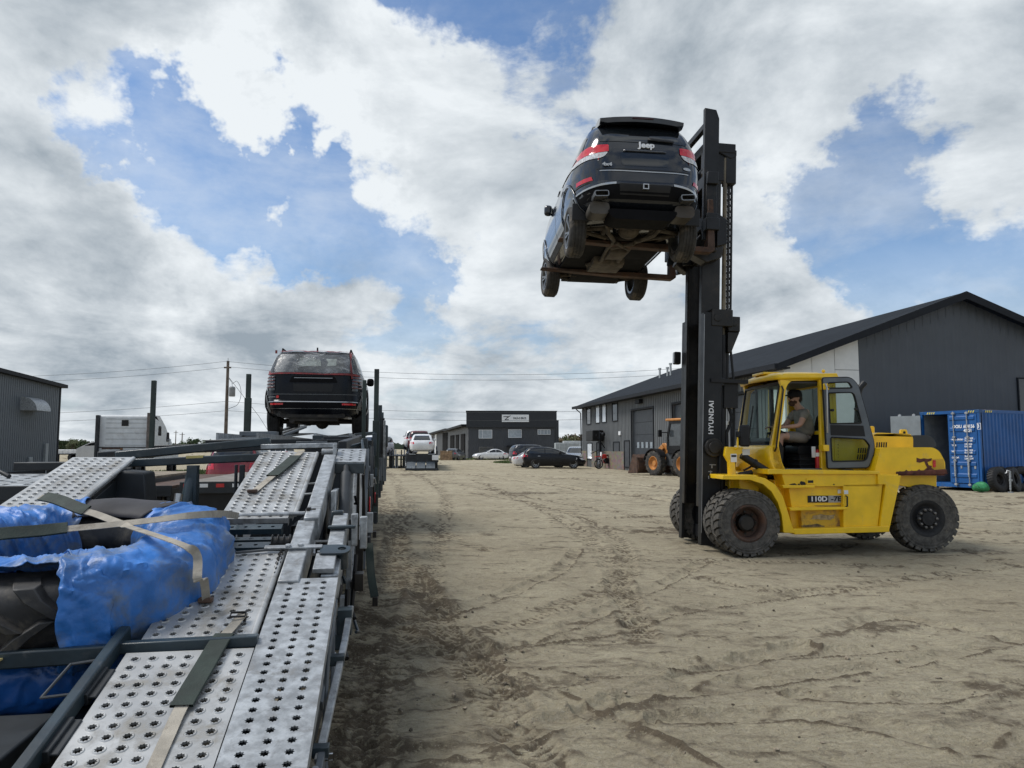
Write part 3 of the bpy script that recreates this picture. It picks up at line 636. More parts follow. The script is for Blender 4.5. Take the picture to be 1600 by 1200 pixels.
def make_centre():
    p0 = at(732, 716, 110); org = (p0.x, 110, 0); rz = R(3); CM = frame(org, rz)
    root = empty('office_building', org, rz, 'black two storey office with a white sign on its parapet', 'building')
    def s(px, py): p = on(CM, px, py, 'y', 0); return p.x, p.z
    W_ = s(866, 700)[0]; H1 = s(800, 668)[1]; H2 = s(800, 643)[1]
    wallm = ribbed('charcoal_cladding', (.040, .044, .052), .35, 'X', .02); parm = mat('black_parapet', (.012, .015, .02), .5)
    MB().box(0, W_, 0, 12, 0, H1).build('wall', wallm, root, smooth=False)
    MB().box(-.35, W_ + .35, -.35, 12.3, H1, H2).build('parapet', parm, root, smooth=False)
    MB().box(-.42, W_ + .42, -.42, 12.4, H2, H2 + .1).build('coping', trim_m, root, smooth=False)
    def rc(x0, y0, x1, y1): a, b = s(x0, y0), s(x1, y1); return a[0], b[0], b[1], a[1]
    opening(root, 'w', CM, 'y', 0, *rc(748, 671.5, 769, 685), M['white'], win_m, .1, split=[.28]); opening(root, 'w', CM, 'y', 0, *rc(794, 671, 815, 684), M['white'], win_m, .1)
    opening(root, 'w', CM, 'y', 0, *rc(840, 671, 860, 679), M['white'], win_m, .1, split=[.25, .5, .75])
    for x0, y0, x1 in ((748, 698, 771), (846, 698, 862)): opening(root, 'garage', CM, 'y', 0, *rc(x0, y0, x1, 715.5), mat('bay_trim', (.1, .1, .1), .5), win_dk, .12, name='bay_opening')
    a = rc(800, 699, 810, 715.5); opening(root, 'door', CM, 'y', 0, *a, trim_m, win_lit, .1, name='door')
    a = rc(791, 696, 827, 698.5); MB().box(a[0], a[1], -1.6, 0, a[2], a[3]).build('canopy', trim_m, root, smooth=False)
    sg = rc(784, 648, 826, 659.5); sb = MB().box(sg[0], sg[1], -.5, -.36, sg[2], sg[3]).build('sign', M['white'], root, smooth=False)
    inkm = mat('sign_ink', (.02, .02, .03), .5)
    cx = (sg[0] + sg[1]) / 2; cz = (sg[2] + sg[3]) / 2; w_ = sg[1] - sg[0]
    text('FALK-D BROS', .42, inkm, sb, Matrix.Translation((cx + w_ * .16, -.51, cz)) @ Matrix.Rotation(R(90), 4, 'X'), ext=.006, bold=.01, sx=w_ * .58 / 3.1)
    lg = MB(); lx = cx - w_ * .33
    lg.beam((lx - .45, -.51, cz + .25), (lx + .3, -.51, cz + .25), .02, .1); lg.beam((lx + .3, -.51, cz + .25), (lx - .2, -.51, cz - .2), .02, .1); lg.beam((lx - .25, -.51, cz - .22), (lx + .35, -.51, cz - .22), .02, .1); lg.beam((lx + .1, -.51, cz + .05), (lx + .6, -.51, cz + .4), .02, .09)
    lg.build('emblem', inkm, sb)
    # stone corner and the lower wing running back on the left
    MB().box(-.12, -.002, .0, 4, 0, H1 * .96).build('stone_corner', mat('pale_stone', (.16, .16, .165), .8, var=.4, vscale=1.2), root, smooth=False)
    def wing(x0, Y0, x1, Y1, t0, t1, m):
        a, b = at(x0, 715, Y0), at(x1, 715, Y1); z0, z1 = at(x0, t0, Y0).z, at(x1, t1, Y1).z
        inv = CM.inverted(); a, b = inv @ Vector((a.x, a.y, 0)), inv @ Vector((b.x, b.y, 0)); d = (b - a).normalized(); nn = Vector((-d.y, d.x, 0)) * -14
        mb = MB(); mb.add([a, b, b + nn, a + nn, a + Vector((0, 0, z0)), b + Vector((0, 0, z1)), b + nn + Vector((0, 0, z1 + 1)), a + nn + Vector((0, 0, z0 + 1))],
                          [(0, 1, 5, 4), (1, 2, 6, 5), (2, 3, 7, 6), (3, 0, 4, 7), (4, 5, 6, 7)])
        mb.build('wing', m, root, smooth=False)
        e = MB(); up = Vector((0, 0, .15)); e.beam(a + Vector((0, 0, z0)) + up - nn * .03, b + Vector((0, 0, z1)) + up - nn * .03, 1.2, .3); e.build('wing_eave', trim_m, root, smooth=False)
        return a, b, d, nn
    a, b, d, nn = wing(731, 112, 701, 138, 666, 674, wallm)
    for f0, f1 in ((.12, .3), (.42, .56), (.66, .88)):
        MB().beam(a + d * (b - a).length * f0 - nn * .004 + Vector((0, 0, 1.9)), a + d * (b - a).length * f1 - nn * .004 + Vector((0, 0, 1.9)), .1, 3.7).build('garage_door', M['matte_black'], root, smooth=False)
    a2, b2, d2, n2 = wing(703, 140, 671, 172, 672, 680.5, wallm)
    for f0, f1 in ((.1, .3), (.60, .68), (.84, .92)):
        MB().beam(a2 + d2 * (b2 - a2).length * f0 - n2 * .004 + Vector((0, 0, 2.4)), a2 + d2 * (b2 - a2).length * f1 - n2 * .004 + Vector((0, 0, 2.4)), .1, 4.2).build('garage_door', M['matte_black'] if f0 < .5 else M['white'], root, smooth=False)
make_centre()

def make_left():
    a, b = ground(0, 744.5), ground(88, 738.5); d = (b - a).normalized(); rz = math.atan2(d.y, d.x); LM = frame((b.x, b.y, 0), rz)
    root = empty('warehouse_building', (b.x, b.y, 0), rz, 'grey ribbed metal building with a curved vent hood at the left edge of the yard', 'building')
    p, q = on(LM, 0, 583, 'y', 0), on(LM, 88, 605, 'y', 0); sl_ = (p.z - q.z) / (-p.x); L = 14
    m = mat('grey_blue_sheet', (.105, .12, .135), .55, var=.05)
    lw = MB().prism([(-L, 0), (0, 0), (0, q.z), (-L, q.z + sl_ * L)], 0, 30, 'y'); x_ = -L
    while x_ < -.2: lw.box(x_, x_ + .05, -.02, .002, .2, q.z - sl_ * x_ * 1.0 - .02); x_ += .23
    lw.build('wall', m, root, smooth=False)
    MB().prism([(-L, q.z + sl_ * L), (.25, q.z - sl_ * .25), (.25, q.z - sl_ * .25 + .22), (-L, q.z + sl_ * L + .22)], -.35, 30.3, 'y').build('roof', trim_m, root, smooth=False)
    MB().box(-.12, .04, -.04, .12, 0, q.z).build('corner_trim', trim_m, root, smooth=False)
    h0, h1 = on(LM, 31, 641, 'y', 0), on(LM, 55, 622, 'y', 0)
    hd = MB(); pr = []
    for k in range(9): t = math.pi / 2 * k / 8; pr.append((-math.sin(t) * .95, h0.z + (h1.z - h0.z) * math.cos(t)))
    hd.prism([(0, h0.z)] + [(x, z) for x, z in pr][::1] + [(0, h1.z)][:0], h0.x, h1.x, 'x')
    hd.build('vent_hood', M['galv'], root)
    e = on(LM, 70, 715, 'y', 0); MB().box(e.x - .25, e.x + .1, -.16, 0, e.z - .5, e.z + .9).build('meter_box', mat('meter_grey', (.25, .27, .28), .5), root, .02)
    MB().tube([(e.x, -.1, e.z + .8), (e.x, -.1, 0)], .04, 6).build('conduit', M['galv'], root)
    e = on(LM, 45, 722, 'y', 0); MB().box(e.x - .2, e.x + .2, -.14, 0, e.z - .3, e.z + .3).build('outlet_hood', mat('meter_grey2', (.22, .24, .25), .5), root, .03)
    f = MB(); f.box(-L, .02, -.06, -.002, 0, .22); f.build('base_trim', trim_m, root, smooth=False)
make_left()
# ------------------------------------------------------------------ shipping container
def make_container():
    co = ground(1536, 768); a = Vector((16.75, 29.75, 0)); b = Vector((co.x, co.y, 0)); Y = 28.2
    b = Vector((at(1536, 765, Y).x, Y, 0)); a = at(1455, 762, 30.1); a.z = 0
    d = (b - a).normalized(); a = b - d * 2.44; rz = math.atan2(d.y, d.x); KM = frame(a, rz); Z0, H = .12, 2.95
    root = empty('shipping_container', a, rz, 'blue shipping container with one door swung open and white markings, behind the forklift tail', 'container')
    blue = mat('container_blue', (.008, .085, .28), .42, var=.12, vscale=1.5, dirt=(.05, .07, .1), dirt_amt=.15); W_, L = 2.44, 12.2
    # corrugated long walls
    def corr(x, dx):
        P = []; y = .15; k = 0
        pts = []
        while y < L - .15:
            for yy, o_ in ((y, 0), (y + .07, 0), (y + .105, dx), (y + .175, dx)): pts.append((yy, o_))
            y += .21
        for z in (Z0 + .15, Z0 + H - .12): P.append([(x + o_, yy, z) for yy, o_ in pts])
        return MB().grid(P)
    corr(W_, -.036).build('side_wall', blue, root, smooth=False, fix=False); corr(0, .036).build('side_wall', blue, root, smooth=False, fix=False)
    fr = MB()
    for x in (0, W_ - .1):
        for y in (0, L - .1): fr.box(x, x + .1, y, y + .1, Z0, Z0 + H)
        fr.box(x, x + .1, .1, L - .1, Z0, Z0 + .16); fr.box(x + .02, x + .08, .1, L - .1, Z0 + H - .12, Z0 + H)
    fr.box(.1, W_ - .1, 0, .1, Z0, Z0 + .15); fr.box(.1, W_ - .1, 0, .1, Z0 + H - .12, Z0 + H); fr.box(.1, W_ - .1, L - .1, L, Z0, Z0 + .15); fr.box(.1, W_ - .1, L - .1, L, Z0 + H - .12, Z0 + H)
    fr.build('corner_frame', blue, root, .008)
    fl = MB().box(.1, W_ - .1, .1, L - .1, Z0 + .1, Z0 + .15); fl.box(.08, W_ - .08, .1, L - .1, Z0 + H - .05, Z0 + H - .02); fl.box(.1, W_ - .1, L - .14, L - .11, Z0 + .1, Z0 + H - .1)
    fl.build('floor_and_roof', blue, root, smooth=False)
    ins = MB(); ins.box(.045, .06, .1, L - .2, Z0 + .16, Z0 + H - .1); ins.build('inner_lining', mat('container_grey_inside', (.22, .24, .25), .6), root, smooth=False)
    cc = MB()
    for x in (-.01, W_ - .17):
        for z in (Z0 - .005, Z0 + H - .115): cc.box(x, x + .18, -.012, .17, z, z + .12)
    cc.build('corner_casting', mat('casting_blue', (.01, .07, .2), .5), root, .01)
    MB().box(0, .25, .3, .6, 0, Z0).box(W_ - .25, W_, .3, .6, 0, Z0).box(0, .25, L - .6, L - .3, 0, Z0).box(W_ - .25, W_, L - .6, L - .3, 0, Z0).build('timber_block', M['wood'], root)
    def leaf(name, mtx, m):
        w_ = 1.14; dr = empty(name, (0, 0, 0)); dr.parent = root; dr.matrix_local = mtx
        db = MB(); z0, z1 = Z0 + .17, Z0 + H - .14
        db.box(0, w_, 0, .045, z0, z1); db.build('door_panel', m, dr, .006)
        rb = MB()
        for k in range(6):
            zc = z0 + .28 + k * .44; rb.prism([(zc - .09, 0), (zc - .05, -.03), (zc + .05, -.03), (zc + .09, 0)][::-1], .08, w_ - .08, 'x', Matrix(((1, 0, 0, 0), (0, 0, 1, 0), (0, 1, 0, 0), (0, 0, 0, 1))))
        rb.build('door_rib', m, dr, smooth=False)
        for x in (.26, .80):
            bar = MB(); bar.tube([(x, -.06, z0 - .12), (x, -.06, z1 + .1)], .019, 8); o = bar.build('locking_bar', M['galv'], dr)
            k_ = MB()
            for z in (z0 - .06, z1 + .03, z0 + 1.75, z0 + .85): k_.box(x - .055, x + .055, -.085, .0, z - .035, z + .035)
            k_.build('bar_bracket', M['galv'], o, .005)
            MB().box(x - .03, x + .03, -.1, -.04, z0 + .25, z0 + .8).build('bar_handle', M['galv'], o, .01)
            MB().box(x + .18, x + .25, -.02, 0.001, z0 + .55, z0 + .68).build('handle_catch', M['galv'], o, .005)
        return dr
    MT = Matrix.Translation((W_ - .1 - 1.14, -.03, 0)); rd = leaf('door', MT, blue)
    leaf('door', Matrix.Translation((.06, -.05, 0)) @ Matrix.Rotation(R(180 + 20), 4, 'Z'), mat('container_door_grey', (.21, .235, .25), .5, var=.08))
    mk = M['letter']; rx = Matrix.Rotation(R(90), 4, 'X')
    def tx(s_, px, py, size, sx=1, al='LEFT'):
        p = on(KM, px, py, 'y', -.04); text(s_, size, mk, rd, MT.inverted() @ Matrix.Translation((p.x, -.07, p.z)) @ rx, ext=.002, bold=size * .03, sx=sx, align=al)
    tx('OOIU', 1489, 667, .17, .85); tx('604156', 1506, 666.5, .17, .85); tx('3', 1528, 666, .17, .85); tx('45G1', 1506.5, 673, .17, .85)
    bx = on(KM, 1529.5, 666, 'y', 0); rgm = MB().prism([[(bx.x - .02, bx.z - .12), (bx.x + .12, bx.z - .12), (bx.x + .12, bx.z + .12), (bx.x - .02, bx.z + .12)], [(bx.x - .005, bx.z - .105), (bx.x + .105, bx.z - .105), (bx.x + .105, bx.z + .105), (bx.x - .005, bx.z + .105)]], -.075, -.07, 'y')
    for v in range(len(rgm.v)): rgm.v[v] = tuple(MT.inverted() @ Vector(rgm.v[v]))
    rgm.build('check_digit_box', mk, rd, smooth=False)
    for py, l, r1, r2 in ((687, 'MAX. GROSS', '32.500 KGS', '71.650 LBS'), (696, 'TARE', '3.870 KGS', '8.530 LBS'), (705.5, 'NET', '28.630 KGS', '63.120 LBS'), (715, 'CU. CAP.', '76.4 CU.M', '2.698 CU.FT')):
        tx(l, 1488, py, .085, .9); tx(r1, 1508, py - 2, .085, .8); tx(r2, 1508, py + 1.7, .085, .8)
    hz_ = mat('hazard_stripe', (.65, .55, .1), .5)
    for x in (.3, 2.0):
        hb = MB()
        for k in range(4): hb.prism([(x + k * .09, Z0 + H - .1), (x + k * .09 + .045, Z0 + H - .1), (x + k * .09 + .085, Z0 + H - .02), (x + k * .09 + .04, Z0 + H - .02)], -.006, 0, 'y')
        hb.build('hazard_marking', hz_, root, smooth=False)
    hb = MB()
    for k in range(4): hb.prism([(.35 + k * .11, Z0 + H - .1), (.40 + k * .11, Z0 + H - .1), (.45 + k * .11, Z0 + H - .02), (.40 + k * .11, Z0 + H - .02)], W_, W_ + .005, 'x')
    hb.build('hazard_marking', hz_, root, smooth=False)
    return KM, Z0 + H
KM, KTOP = make_container()
def pallet(loc, rz):
    r_ = empty('pallet', loc, rz, 'wooden pallet lying on top of the blue container', 'pallet')
    for y in (0, .45, .9): MB().box(0, 1.2, y, y + .1, 0, .1).build('stringer', M['wood'], r_)
    for k in range(6): MB().box(.02 + k * .21, .16 + k * .21, 0, 1.0, .1, .125).build('deck_board', M['wood'], r_)
p = KM @ Vector((1.0, 2.6, KTOP + .0)); pallet(p, R(30))
# ------------------------------------------------------------------ poles, wires
def power_pole(loc, h, r_, label, group=None, transformer=False, arm=True):
    root = empty('utility_pole', loc, 0, label, 'utility pole', group)
    MB().tube([(0, 0, 0), (0, 0, h)], [r_, r_ * .68], 10).build('pole', M['pole_wood'], root)
    if arm: MB().box(-.9 if not transformer else -.35, .9 if not transformer else .35, -.12, -.0, h - .75, h - .6).build('crossarm', M['pole_wood'], root)
    MB().tube([(0, 0, h), (0, 0, h + .3)], .04, 6).build('insulator', M['dull_chrome'], root)
    if transformer:
        t = MB(); t.lathe([(0, -.5), (.27, -.5), (.3, -.45), (.3, .4), (.2, .5), (0, .52)], 18, 'z', Matrix.Translation((.55, -.1, h - 3.1))); tr = t.build('transformer', mat('transformer_grey', (.22, .23, .24), .5), root)
        MB().tube([(.55, -.1, h - 2.6), (.5, -.1, h - 2.2), (.2, -.1, h - 1.8)], .03, 6).build('bushing', M['dull_chrome'], tr)
        pts = [(.7 + math.sin(a) * .75, -.1, h - 3.3 + math.cos(a) * 1.35) for a in [R(x) for x in range(20, 170, 15)]]; MB().tube([(.55, -.1, h - 2.3)] + pts + [(.1, -.1, h - 4.9)], .022, 5).build('cable_loop', M['black_plastic'], root)
        MB().tube([(0, 0, h - 1.5), (2.6, 2, h - 5.5), (5.2, 4, 0)], .02, 5).build('guy_wire', M['black_plastic'], root)
    return root
PY = 75; pp = at(352, 699, PY); ph = at(352, 564, PY).z
power_pole((pp.x, PY, 0), ph, .2, 'wooden utility pole with a transformer can, rising behind the carrier left of the wrapped SUV', transformer=True)
power_pole((pp.x + 54, PY + 1.5, 0), ph + .4, .2, 'wooden utility pole mostly hidden behind the workshop roof')
wires = empty('overhead_wires', (0, 0, 0), 0, 'overhead power lines strung across the sky between the poles', 'power lines')
wm = mat('wire_black', (.05, .055, .06), .6)
for dy, z0, sag in ((-.5, ph - .1, 1.35), (.5, ph - .55, 1.35), (-.3, ph - 4.1, 1.1), (.3, ph - 5.0, 1.0)):
    for xa, xb in ((pp.x - 52, pp.x), (pp.x, pp.x + 54)):
        pts = []
        for k in range(25):
            t = k / 24; pts.append((xa + (xb - xa) * t, PY + dy, z0 - sag * 4 * t * (1 - t) + (-.6 * (1 - t) if xb == pp.x else 0)))
        MB().tube(pts, .015, 5).build('wire', wm, wires)
for px, Y, top, lab in ((90, 150, 675, 'thin distant pole at the corner of the left warehouse'), (284, 260, 676, 'small far pole with crossarm beyond the trees'), (274, 300, 673, 'thin bare far pole left of the small crossarm pole'), (677, 210, 676, 'thin far pole left of the office wing')):
    q = at(px, 700, Y); power_pole((q.x, Y, 0), at(px, top, Y).z, .22 if Y > 200 else .16, lab, arm='cross' in lab)
# ------------------------------------------------------------------ trees
leafm = [mat('foliage_a', (.045, .075, .028), .85, var=.4, vscale=.6), mat('foliage_b', (.075, .09, .035), .85, var=.4, vscale=.6), mat('foliage_dry', (.12, .09, .05), .85, var=.4, vscale=.6)]
def make_tree(name, label, loc, h, w_, m, seed, group):
    rg = random.Random(seed); root = empty(name, loc, rg.uniform(0, 6), label, 'tree', group)
    tk = MB(); tk.tube([(0, 0, 0), (.05 * h, 0, h * .35), (0, .03 * h, h * .7)], [h * .035, h * .025, h * .01], 7)
    for k in range(5): a = rg.uniform(0, 6.3); tk.tube([(0.03 * h, 0, h * .3), (math.cos(a) * w_ * .3, math.sin(a) * w_ * .3, h * rg.uniform(.55, .75))], [h * .015, h * .005], 5)
    tk.build('trunk', M['pole_wood'], root)
    cr = MB(); cl = [(rg.uniform(-.36, .36) * w_, rg.uniform(-.36, .36) * w_, h * rg.uniform(.4, .88), rg.uniform(.13, .25) * w_) for _ in range(15)]
    for x, y, z, r_ in cl:
        for _ in range(85):
            d = Vector((rg.gauss(0, 1), rg.gauss(0, 1), rg.gauss(0, 1))).normalized() * r_ * rg.uniform(.45, 1.1); c_ = Vector((x, y, z)) + d; s_ = h * .035 * rg.uniform(.6, 1.4)
            u = Vector((rg.gauss(0, 1), rg.gauss(0, 1), rg.gauss(0, 1))).normalized() * s_; v = u.orthogonal() * rg.uniform(.6, 1)
            cr.add([c_ - u, c_ + v, c_ + u, c_ - v], [(0, 1, 2, 3)])
    cr.build('crown', m, root, fix=False, smooth=False); return root
protos = [make_tree('tree', 'x', (0, -500 - k * 20, 0), 7, 6.5, leafm[k % 3], 40 + k, None) for k in range(3)]
used = [0, 0, 0]
def tree_at(px, Y, top, kind, label, group):
    q = at(px, 700, Y); z = at(px, top, Y).z; pr = protos[kind]
    o = pr if not used[kind] else copy_tree(pr); used[kind] += 1
    s_ = max(z, 1) / 6.6; o.location = (q.x, Y, 0); o.scale = (s_, s_, s_); o.rotation_euler.z = px * 1.7
    tag(o, label, 'tree', group); return o
GL = 'trees on the horizon beyond the left warehouse'
for i, (px, top) in enumerate(((92, 689), (98, 688.5), (105, 689), (112, 688), (119, 687), (126, 688.5), (133, 690), (139, 691))): tree_at(px, 190 + (i % 3) * 6, top, i % 2, 'small green tree in the row beyond the left warehouse', GL)
for px, top, lab in ((303, 686, 'rounded far tree right of the small crossarm pole'), (322, 688, 'low far tree between the rounded one and the big utility pole'), (330, 688.5, 'low far tree just left of the big utility pole'), (289, 690, 'tiny far bush at the foot of the small crossarm pole'),
                     (381, 685, 'far tree at the left of the tall green post'), (372, 687, 'far tree behind the left rails of the carrier deck')): tree_at(px, 230, top, 0, lab, None)
GR = 'autumn trees between office and workshop'
for i, (px, top) in enumerate(((869, 683), (876, 685), (882, 684), (888, 683), (894, 682), (900, 681), (905, 681.5), (911, 683))): tree_at(px, 170 + (i % 3) * 7, top, 1 if i % 2 else 2, 'brownish tree in the gap between office and workshop', GR)
def far_wood():
    mb = MB(); rg = random.Random(3)
    for _ in range(9000):
        a = R(rg.uniform(-42, 42)); d = rg.uniform(620, 700); x, y = d * math.sin(a), d * math.cos(a); hh = 3.0 + 2.5 * abs(math.sin(a * 31) * math.cos(a * 77)); z = rg.uniform(0, hh)
        s_ = rg.uniform(.8, 2.0); mb.add([(x - s_, y, z), (x, y, z + s_), (x + s_, y, z), (x, y, z - s_)], [(0, 1, 2, 3)])
    return mb
tag(far_wood().build('far_wood', mat('far_foliage', (.06, .085, .06), .9, var=.3, vscale=.05), fix=False, smooth=False), 'far low belt of trees along the horizon', 'woodland', kind='stuff')
# ------------------------------------------------------------------ wheels
def tyre_mb(r_, w_, rim, tread=0, y0=None):
    y = -w_ / 2 if y0 is None else y0
    pr = [(rim, y + w_ * .10), (rim + .01, y + .01), (rim + (r_ - rim) * .45, y), (r_ - w_ * .12, y + w_ * .03), (r_ - w_ * .03, y + w_ * .12), (r_, y + w_ * .24), (r_, y + w_ * .76),
          (r_ - w_ * .03, y + w_ * .88), (r_ - w_ * .12, y + w_ * .97), (rim + (r_ - rim) * .45, y + w_), (rim + .01, y + w_ - .01), (rim, y + w_ * .9)]
    return MB().lathe(pr, 40, 'y')
def add_wheel(parent, c_, r_, w_, rimr, side, rimm, tyrem, spokes=5, detail=True):
    """side -1: outer face towards -y"""
    t = tyre_mb(r_, w_, rimr)
    if detail:
        for k in (-.27, -.09, .09, .27): t.lathe([(r_ - .001, k * w_ - .004), (r_ + .006, k * w_ - w_ * .07), (r_ + .006, k * w_ - w_ * .07 - .001), (r_ + .006, k * w_ + w_ * .05), (r_ - .001, k * w_ + w_ * .06)], 40, 'y')
    o = t.build('wheel', tyrem, parent, angle=50); o.location = c_
    m = MB(); s = side; yo = s * (w_ / 2 - .03)
    m.lathe([(rimr, s * w_ * .45), (rimr - .02, s * w_ * .44), (rimr - .035, s * w_ * .1), (rimr - .04, -s * w_ * .42), (rimr, -s * w_ * .45)], 32, 'y')
    m.lathe([(0, yo * .75 + s * .012), (.055, yo * .75 + s * .012), (.075, yo * .75), (.085, yo * .35)], 16, 'y')
    for k in range(spokes):
        for dd in ((-.1, .1) if detail else (0,)):
            a = 2 * math.pi * k / spokes; a2 = a + dd * 1.6
            p0 = Vector((math.cos(a + dd * .8) * .05, yo * .72, math.sin(a + dd * .8) * .05)); p1 = Vector((math.cos(a2) * (rimr - .015), yo, math.sin(a2) * (rimr - .015)))
            m.beam(p0, p1, .028 if detail else .06, .03, up=(0, 1, 0))
    rb = m.build('rim', rimm, o, angle=35)
    h = MB(); h.lathe([(0, yo * .1), (rimr - .05, yo * .1)], 20, 'y'); h.lathe([(.10, yo * .25), (.17, yo * .25), (.17, yo * .05)], 20, 'y'); h.build('brake_disc', M['black_steel'], o)
    return o
def plan(z, xr, xf, hw, n=5.0, N=72, cut=0.0):
    """one horizontal slice of a car body: rounded plan outline"""
    cx, a = (xf + xr) / 2, (xf - xr) / 2; out = []
    for k in range(N):
        t = 2 * math.pi * (k + .5) / N; ct, st = math.cos(t), math.sin(t)
        x = cx + a * math.copysign(abs(ct) ** (2 / n), ct); y = hw * math.copysign(abs(st) ** (2 / n), st)
        q = (x - cx) / a; y *= 1 - cut * abs(q) ** 3
        out.append((x, y, z))
    return out
def body_from(slices, name, m, root, arches, ar, deform=None, N=72, wheel_hw=.6, bottom_cut=None):
    rings = [plan(*s_, N=N) for s_ in slices]; vs = [Vector(v) for r_ in rings for v in r_]
    if deform: vs = [deform(v) for v in vs]
    nr = len(rings); fs = [tuple(reversed(range(N)))]
    for i in range(nr - 1):
        for k in range(N): fs.append((i * N + k, i * N + (k + 1) % N, (i + 1) * N + (k + 1) % N, (i + 1) * N + k))
    fs.append(tuple(range((nr - 1) * N, nr * N)))
    mb = MB(); mb.add(vs, fs); o = mb.build(name, m, root, angle=32)
    cuts = []
    for (x, z) in arches:
        for s_ in (-1, 1):
            c_ = MB().lathe([(0, wheel_hw), (ar, wheel_hw), (ar, 1.4), (0, 1.4)], 36, 'y', Matrix.Translation((x, 0, z)) @ Matrix.Diagonal((1, s_, 1, 1)))
            c_.box(x - ar * .98, x + ar * .98, s_ * wheel_hw if s_ > 0 else -1.4, 1.4 if s_ > 0 else -wheel_hw, z - .6, z - .02) if False else None
            cuts.append(c_.build('cutter', None))
    if cuts: boolean(o, cuts)
    o.data.polygons.foreach_set('use_smooth', [True] * len(o.data.polygons)); o.data.set_sharp_from_angle(angle=R(30))
    bm = bmesh.new(); bm.from_mesh(o.data); bvh = BVHTree.FromBMesh(bm); bm.free()
    if m: o.data.materials.clear(); o.data.materials.append(m)
    return o, bvh
def lay(bvh, name, m, root, poly, axis, start, off=.006, step=.1, thick=0.0, label=None):
    me = patch_mesh(bvh, poly, axis, start, off, step); o = link(name, me, m, root, angle=40, label=label)
    if thick:
        sd_ = o.modifiers.new('thick', 'SOLIDIFY'); sd_.thickness = thick; sd_.offset = 0
    return o
paints = {}
def paint(name, col, rough=.22, metal=.3):
    if name not in paints: paints[name] = mat('car_' + name, col, rough, metal=metal, var=.05, dirt=tuple(min(.2, v * .7 + .02) for v in col), dirt_amt=.06, coat=.6 if max(col) > .1 else .12, spec=.5 if max(col) > .1 else .3)
    return paints[name]
def simple_car(name, label, cat, style, pm, loc, rz, group=None, z=0.0, tilt=0.0, s_=1.0):
    """everyday car; x forward, rear axle at the origin"""
    root = empty(name, (loc[0], loc[1], z), rz, label, cat, group, rot=(0, -tilt, rz)); root.scale = (s_,) * 3
    if style == 'sedan':
        wb, wr, hw = 2.78, .325, .90
        S = [(.20, -.8, 3.35, .80, 5), (.32, -1.0, 3.62, .88, 5), (.52, -1.06, 3.70, .905, 5), (.72, -1.07, 3.68, .905, 5), (.86, -1.04, 3.5, .885, 5), (.93, -1.0, 3.25, .86, 5), (.955, -.62, 2.35, .80, 5),
             (1.10, -.38, 1.98, .76, 5.5), (1.26, -.08, 1.60, .69, 5.5), (1.37, .25, 1.25, .62, 5), (1.42, .48, 1.05, .52, 4), (1.435, .65, .9, .3, 4)]
        df = lambda v: Vector((v.x, v.y, v.z - (max(0, v.x - 1.9) ** 2 * .055 if v.z > .6 else 0) - (max(0, -.2 - v.x) * .05 if v.z > .8 else 0)))
        side = [[(-.22, .99), (.28, 1.32), (.72, 1.36), (.72, .975)], [(.77, .975), (.77, 1.36), (1.15, 1.33), (1.72, 1.12), (2.0, .985)]]
        rear = [(-.60, .99), (.60, .99), (.50, 1.31), (-.50, 1.31)]; frt = [(-.68, 1.0), (.68, 1.0), (.52, 1.33), (-.52, 1.33)]; tlz = (.70, .86)
    elif style == 'hatch':
        wb, wr, hw = 2.62, .335, .885
        S = [(.20, -.7, 3.2, .78, 5), (.32, -.82, 3.45, .86, 5), (.52, -.88, 3.52, .885, 5), (.75, -.90, 3.48, .885, 5), (.92, -.88, 3.25, .865, 5), (.99, -.85, 2.95, .84, 5), (1.02, -.84, 2.25, .78, 5),
             (1.18, -.76, 1.85, .74, 5.5), (1.33, -.60, 1.50, .68, 5.5), (1.44, -.42, 1.15, .60, 5), (1.49, -.2, .85, .50, 4), (1.50, 0, .6, .3, 4)]
        df = lambda v: Vector((v.x, v.y, v.z - (max(0, v.x - 1.8) ** 2 * .07 if v.z > .6 else 0)))
        side = [[(-.50, 1.06), (-.32, 1.36), (.62, 1.42), (.62, 1.03)], [(.67, 1.03), (.67, 1.42), (1.0, 1.38), (1.6, 1.18), (1.85, 1.05)]]
        rear = [(-.60, 1.06), (.60, 1.06), (.50, 1.36), (-.50, 1.36)]; frt = [(-.66, 1.07), (.66, 1.07), (.52, 1.40), (-.52, 1.40)]; tlz = (.82, 1.02)
    else:
        wb, wr, hw = 2.85, .37, .95
        S = [(.26, -.75, 3.4, .82, 5), (.4, -.92, 3.66, .90, 5), (.6, -.98, 3.74, .95, 5), (.85, -.98, 3.72, .95, 5), (1.02, -.95, 3.5, .93, 5), (1.10, -.93, 3.2, .90, 5), (1.14, -.92, 2.5, .84, 5),
             (1.32, -.86, 2.12, .80, 5.5), (1.50, -.76, 1.76, .74, 5.5), (1.65, -.62, 1.45, .67, 5), (1.71, -.4, 1.15, .56, 4), (1.725, -.2, .9, .35, 4)]
        df = lambda v: Vector((v.x, v.y, v.z - (max(0, v.x - 2.0) ** 2 * .05 if v.z > .7 else 0)))
        side = [[(-.70, 1.18), (-.58, 1.56), (.02, 1.6), (.02, 1.16)], [(.07, 1.16), (.07, 1.61), (.85, 1.62), (.85, 1.14)], [(.90, 1.14), (.90, 1.62), (1.35, 1.57), (1.85, 1.32), (2.1, 1.16)]]
        rear = [(-.66, 1.2), (.66, 1.2), (.56, 1.56), (-.56, 1.56)]; frt = [(-.70, 1.2), (.70, 1.2), (.56, 1.58), (-.56, 1.58)]; tlz = (.95, 1.16)
    body, bvh = body_from(S, 'body', pm, root, [(0, wr + .03), (wb, wr + .03)], wr + .06, df, N=60, wheel_hw=.62)
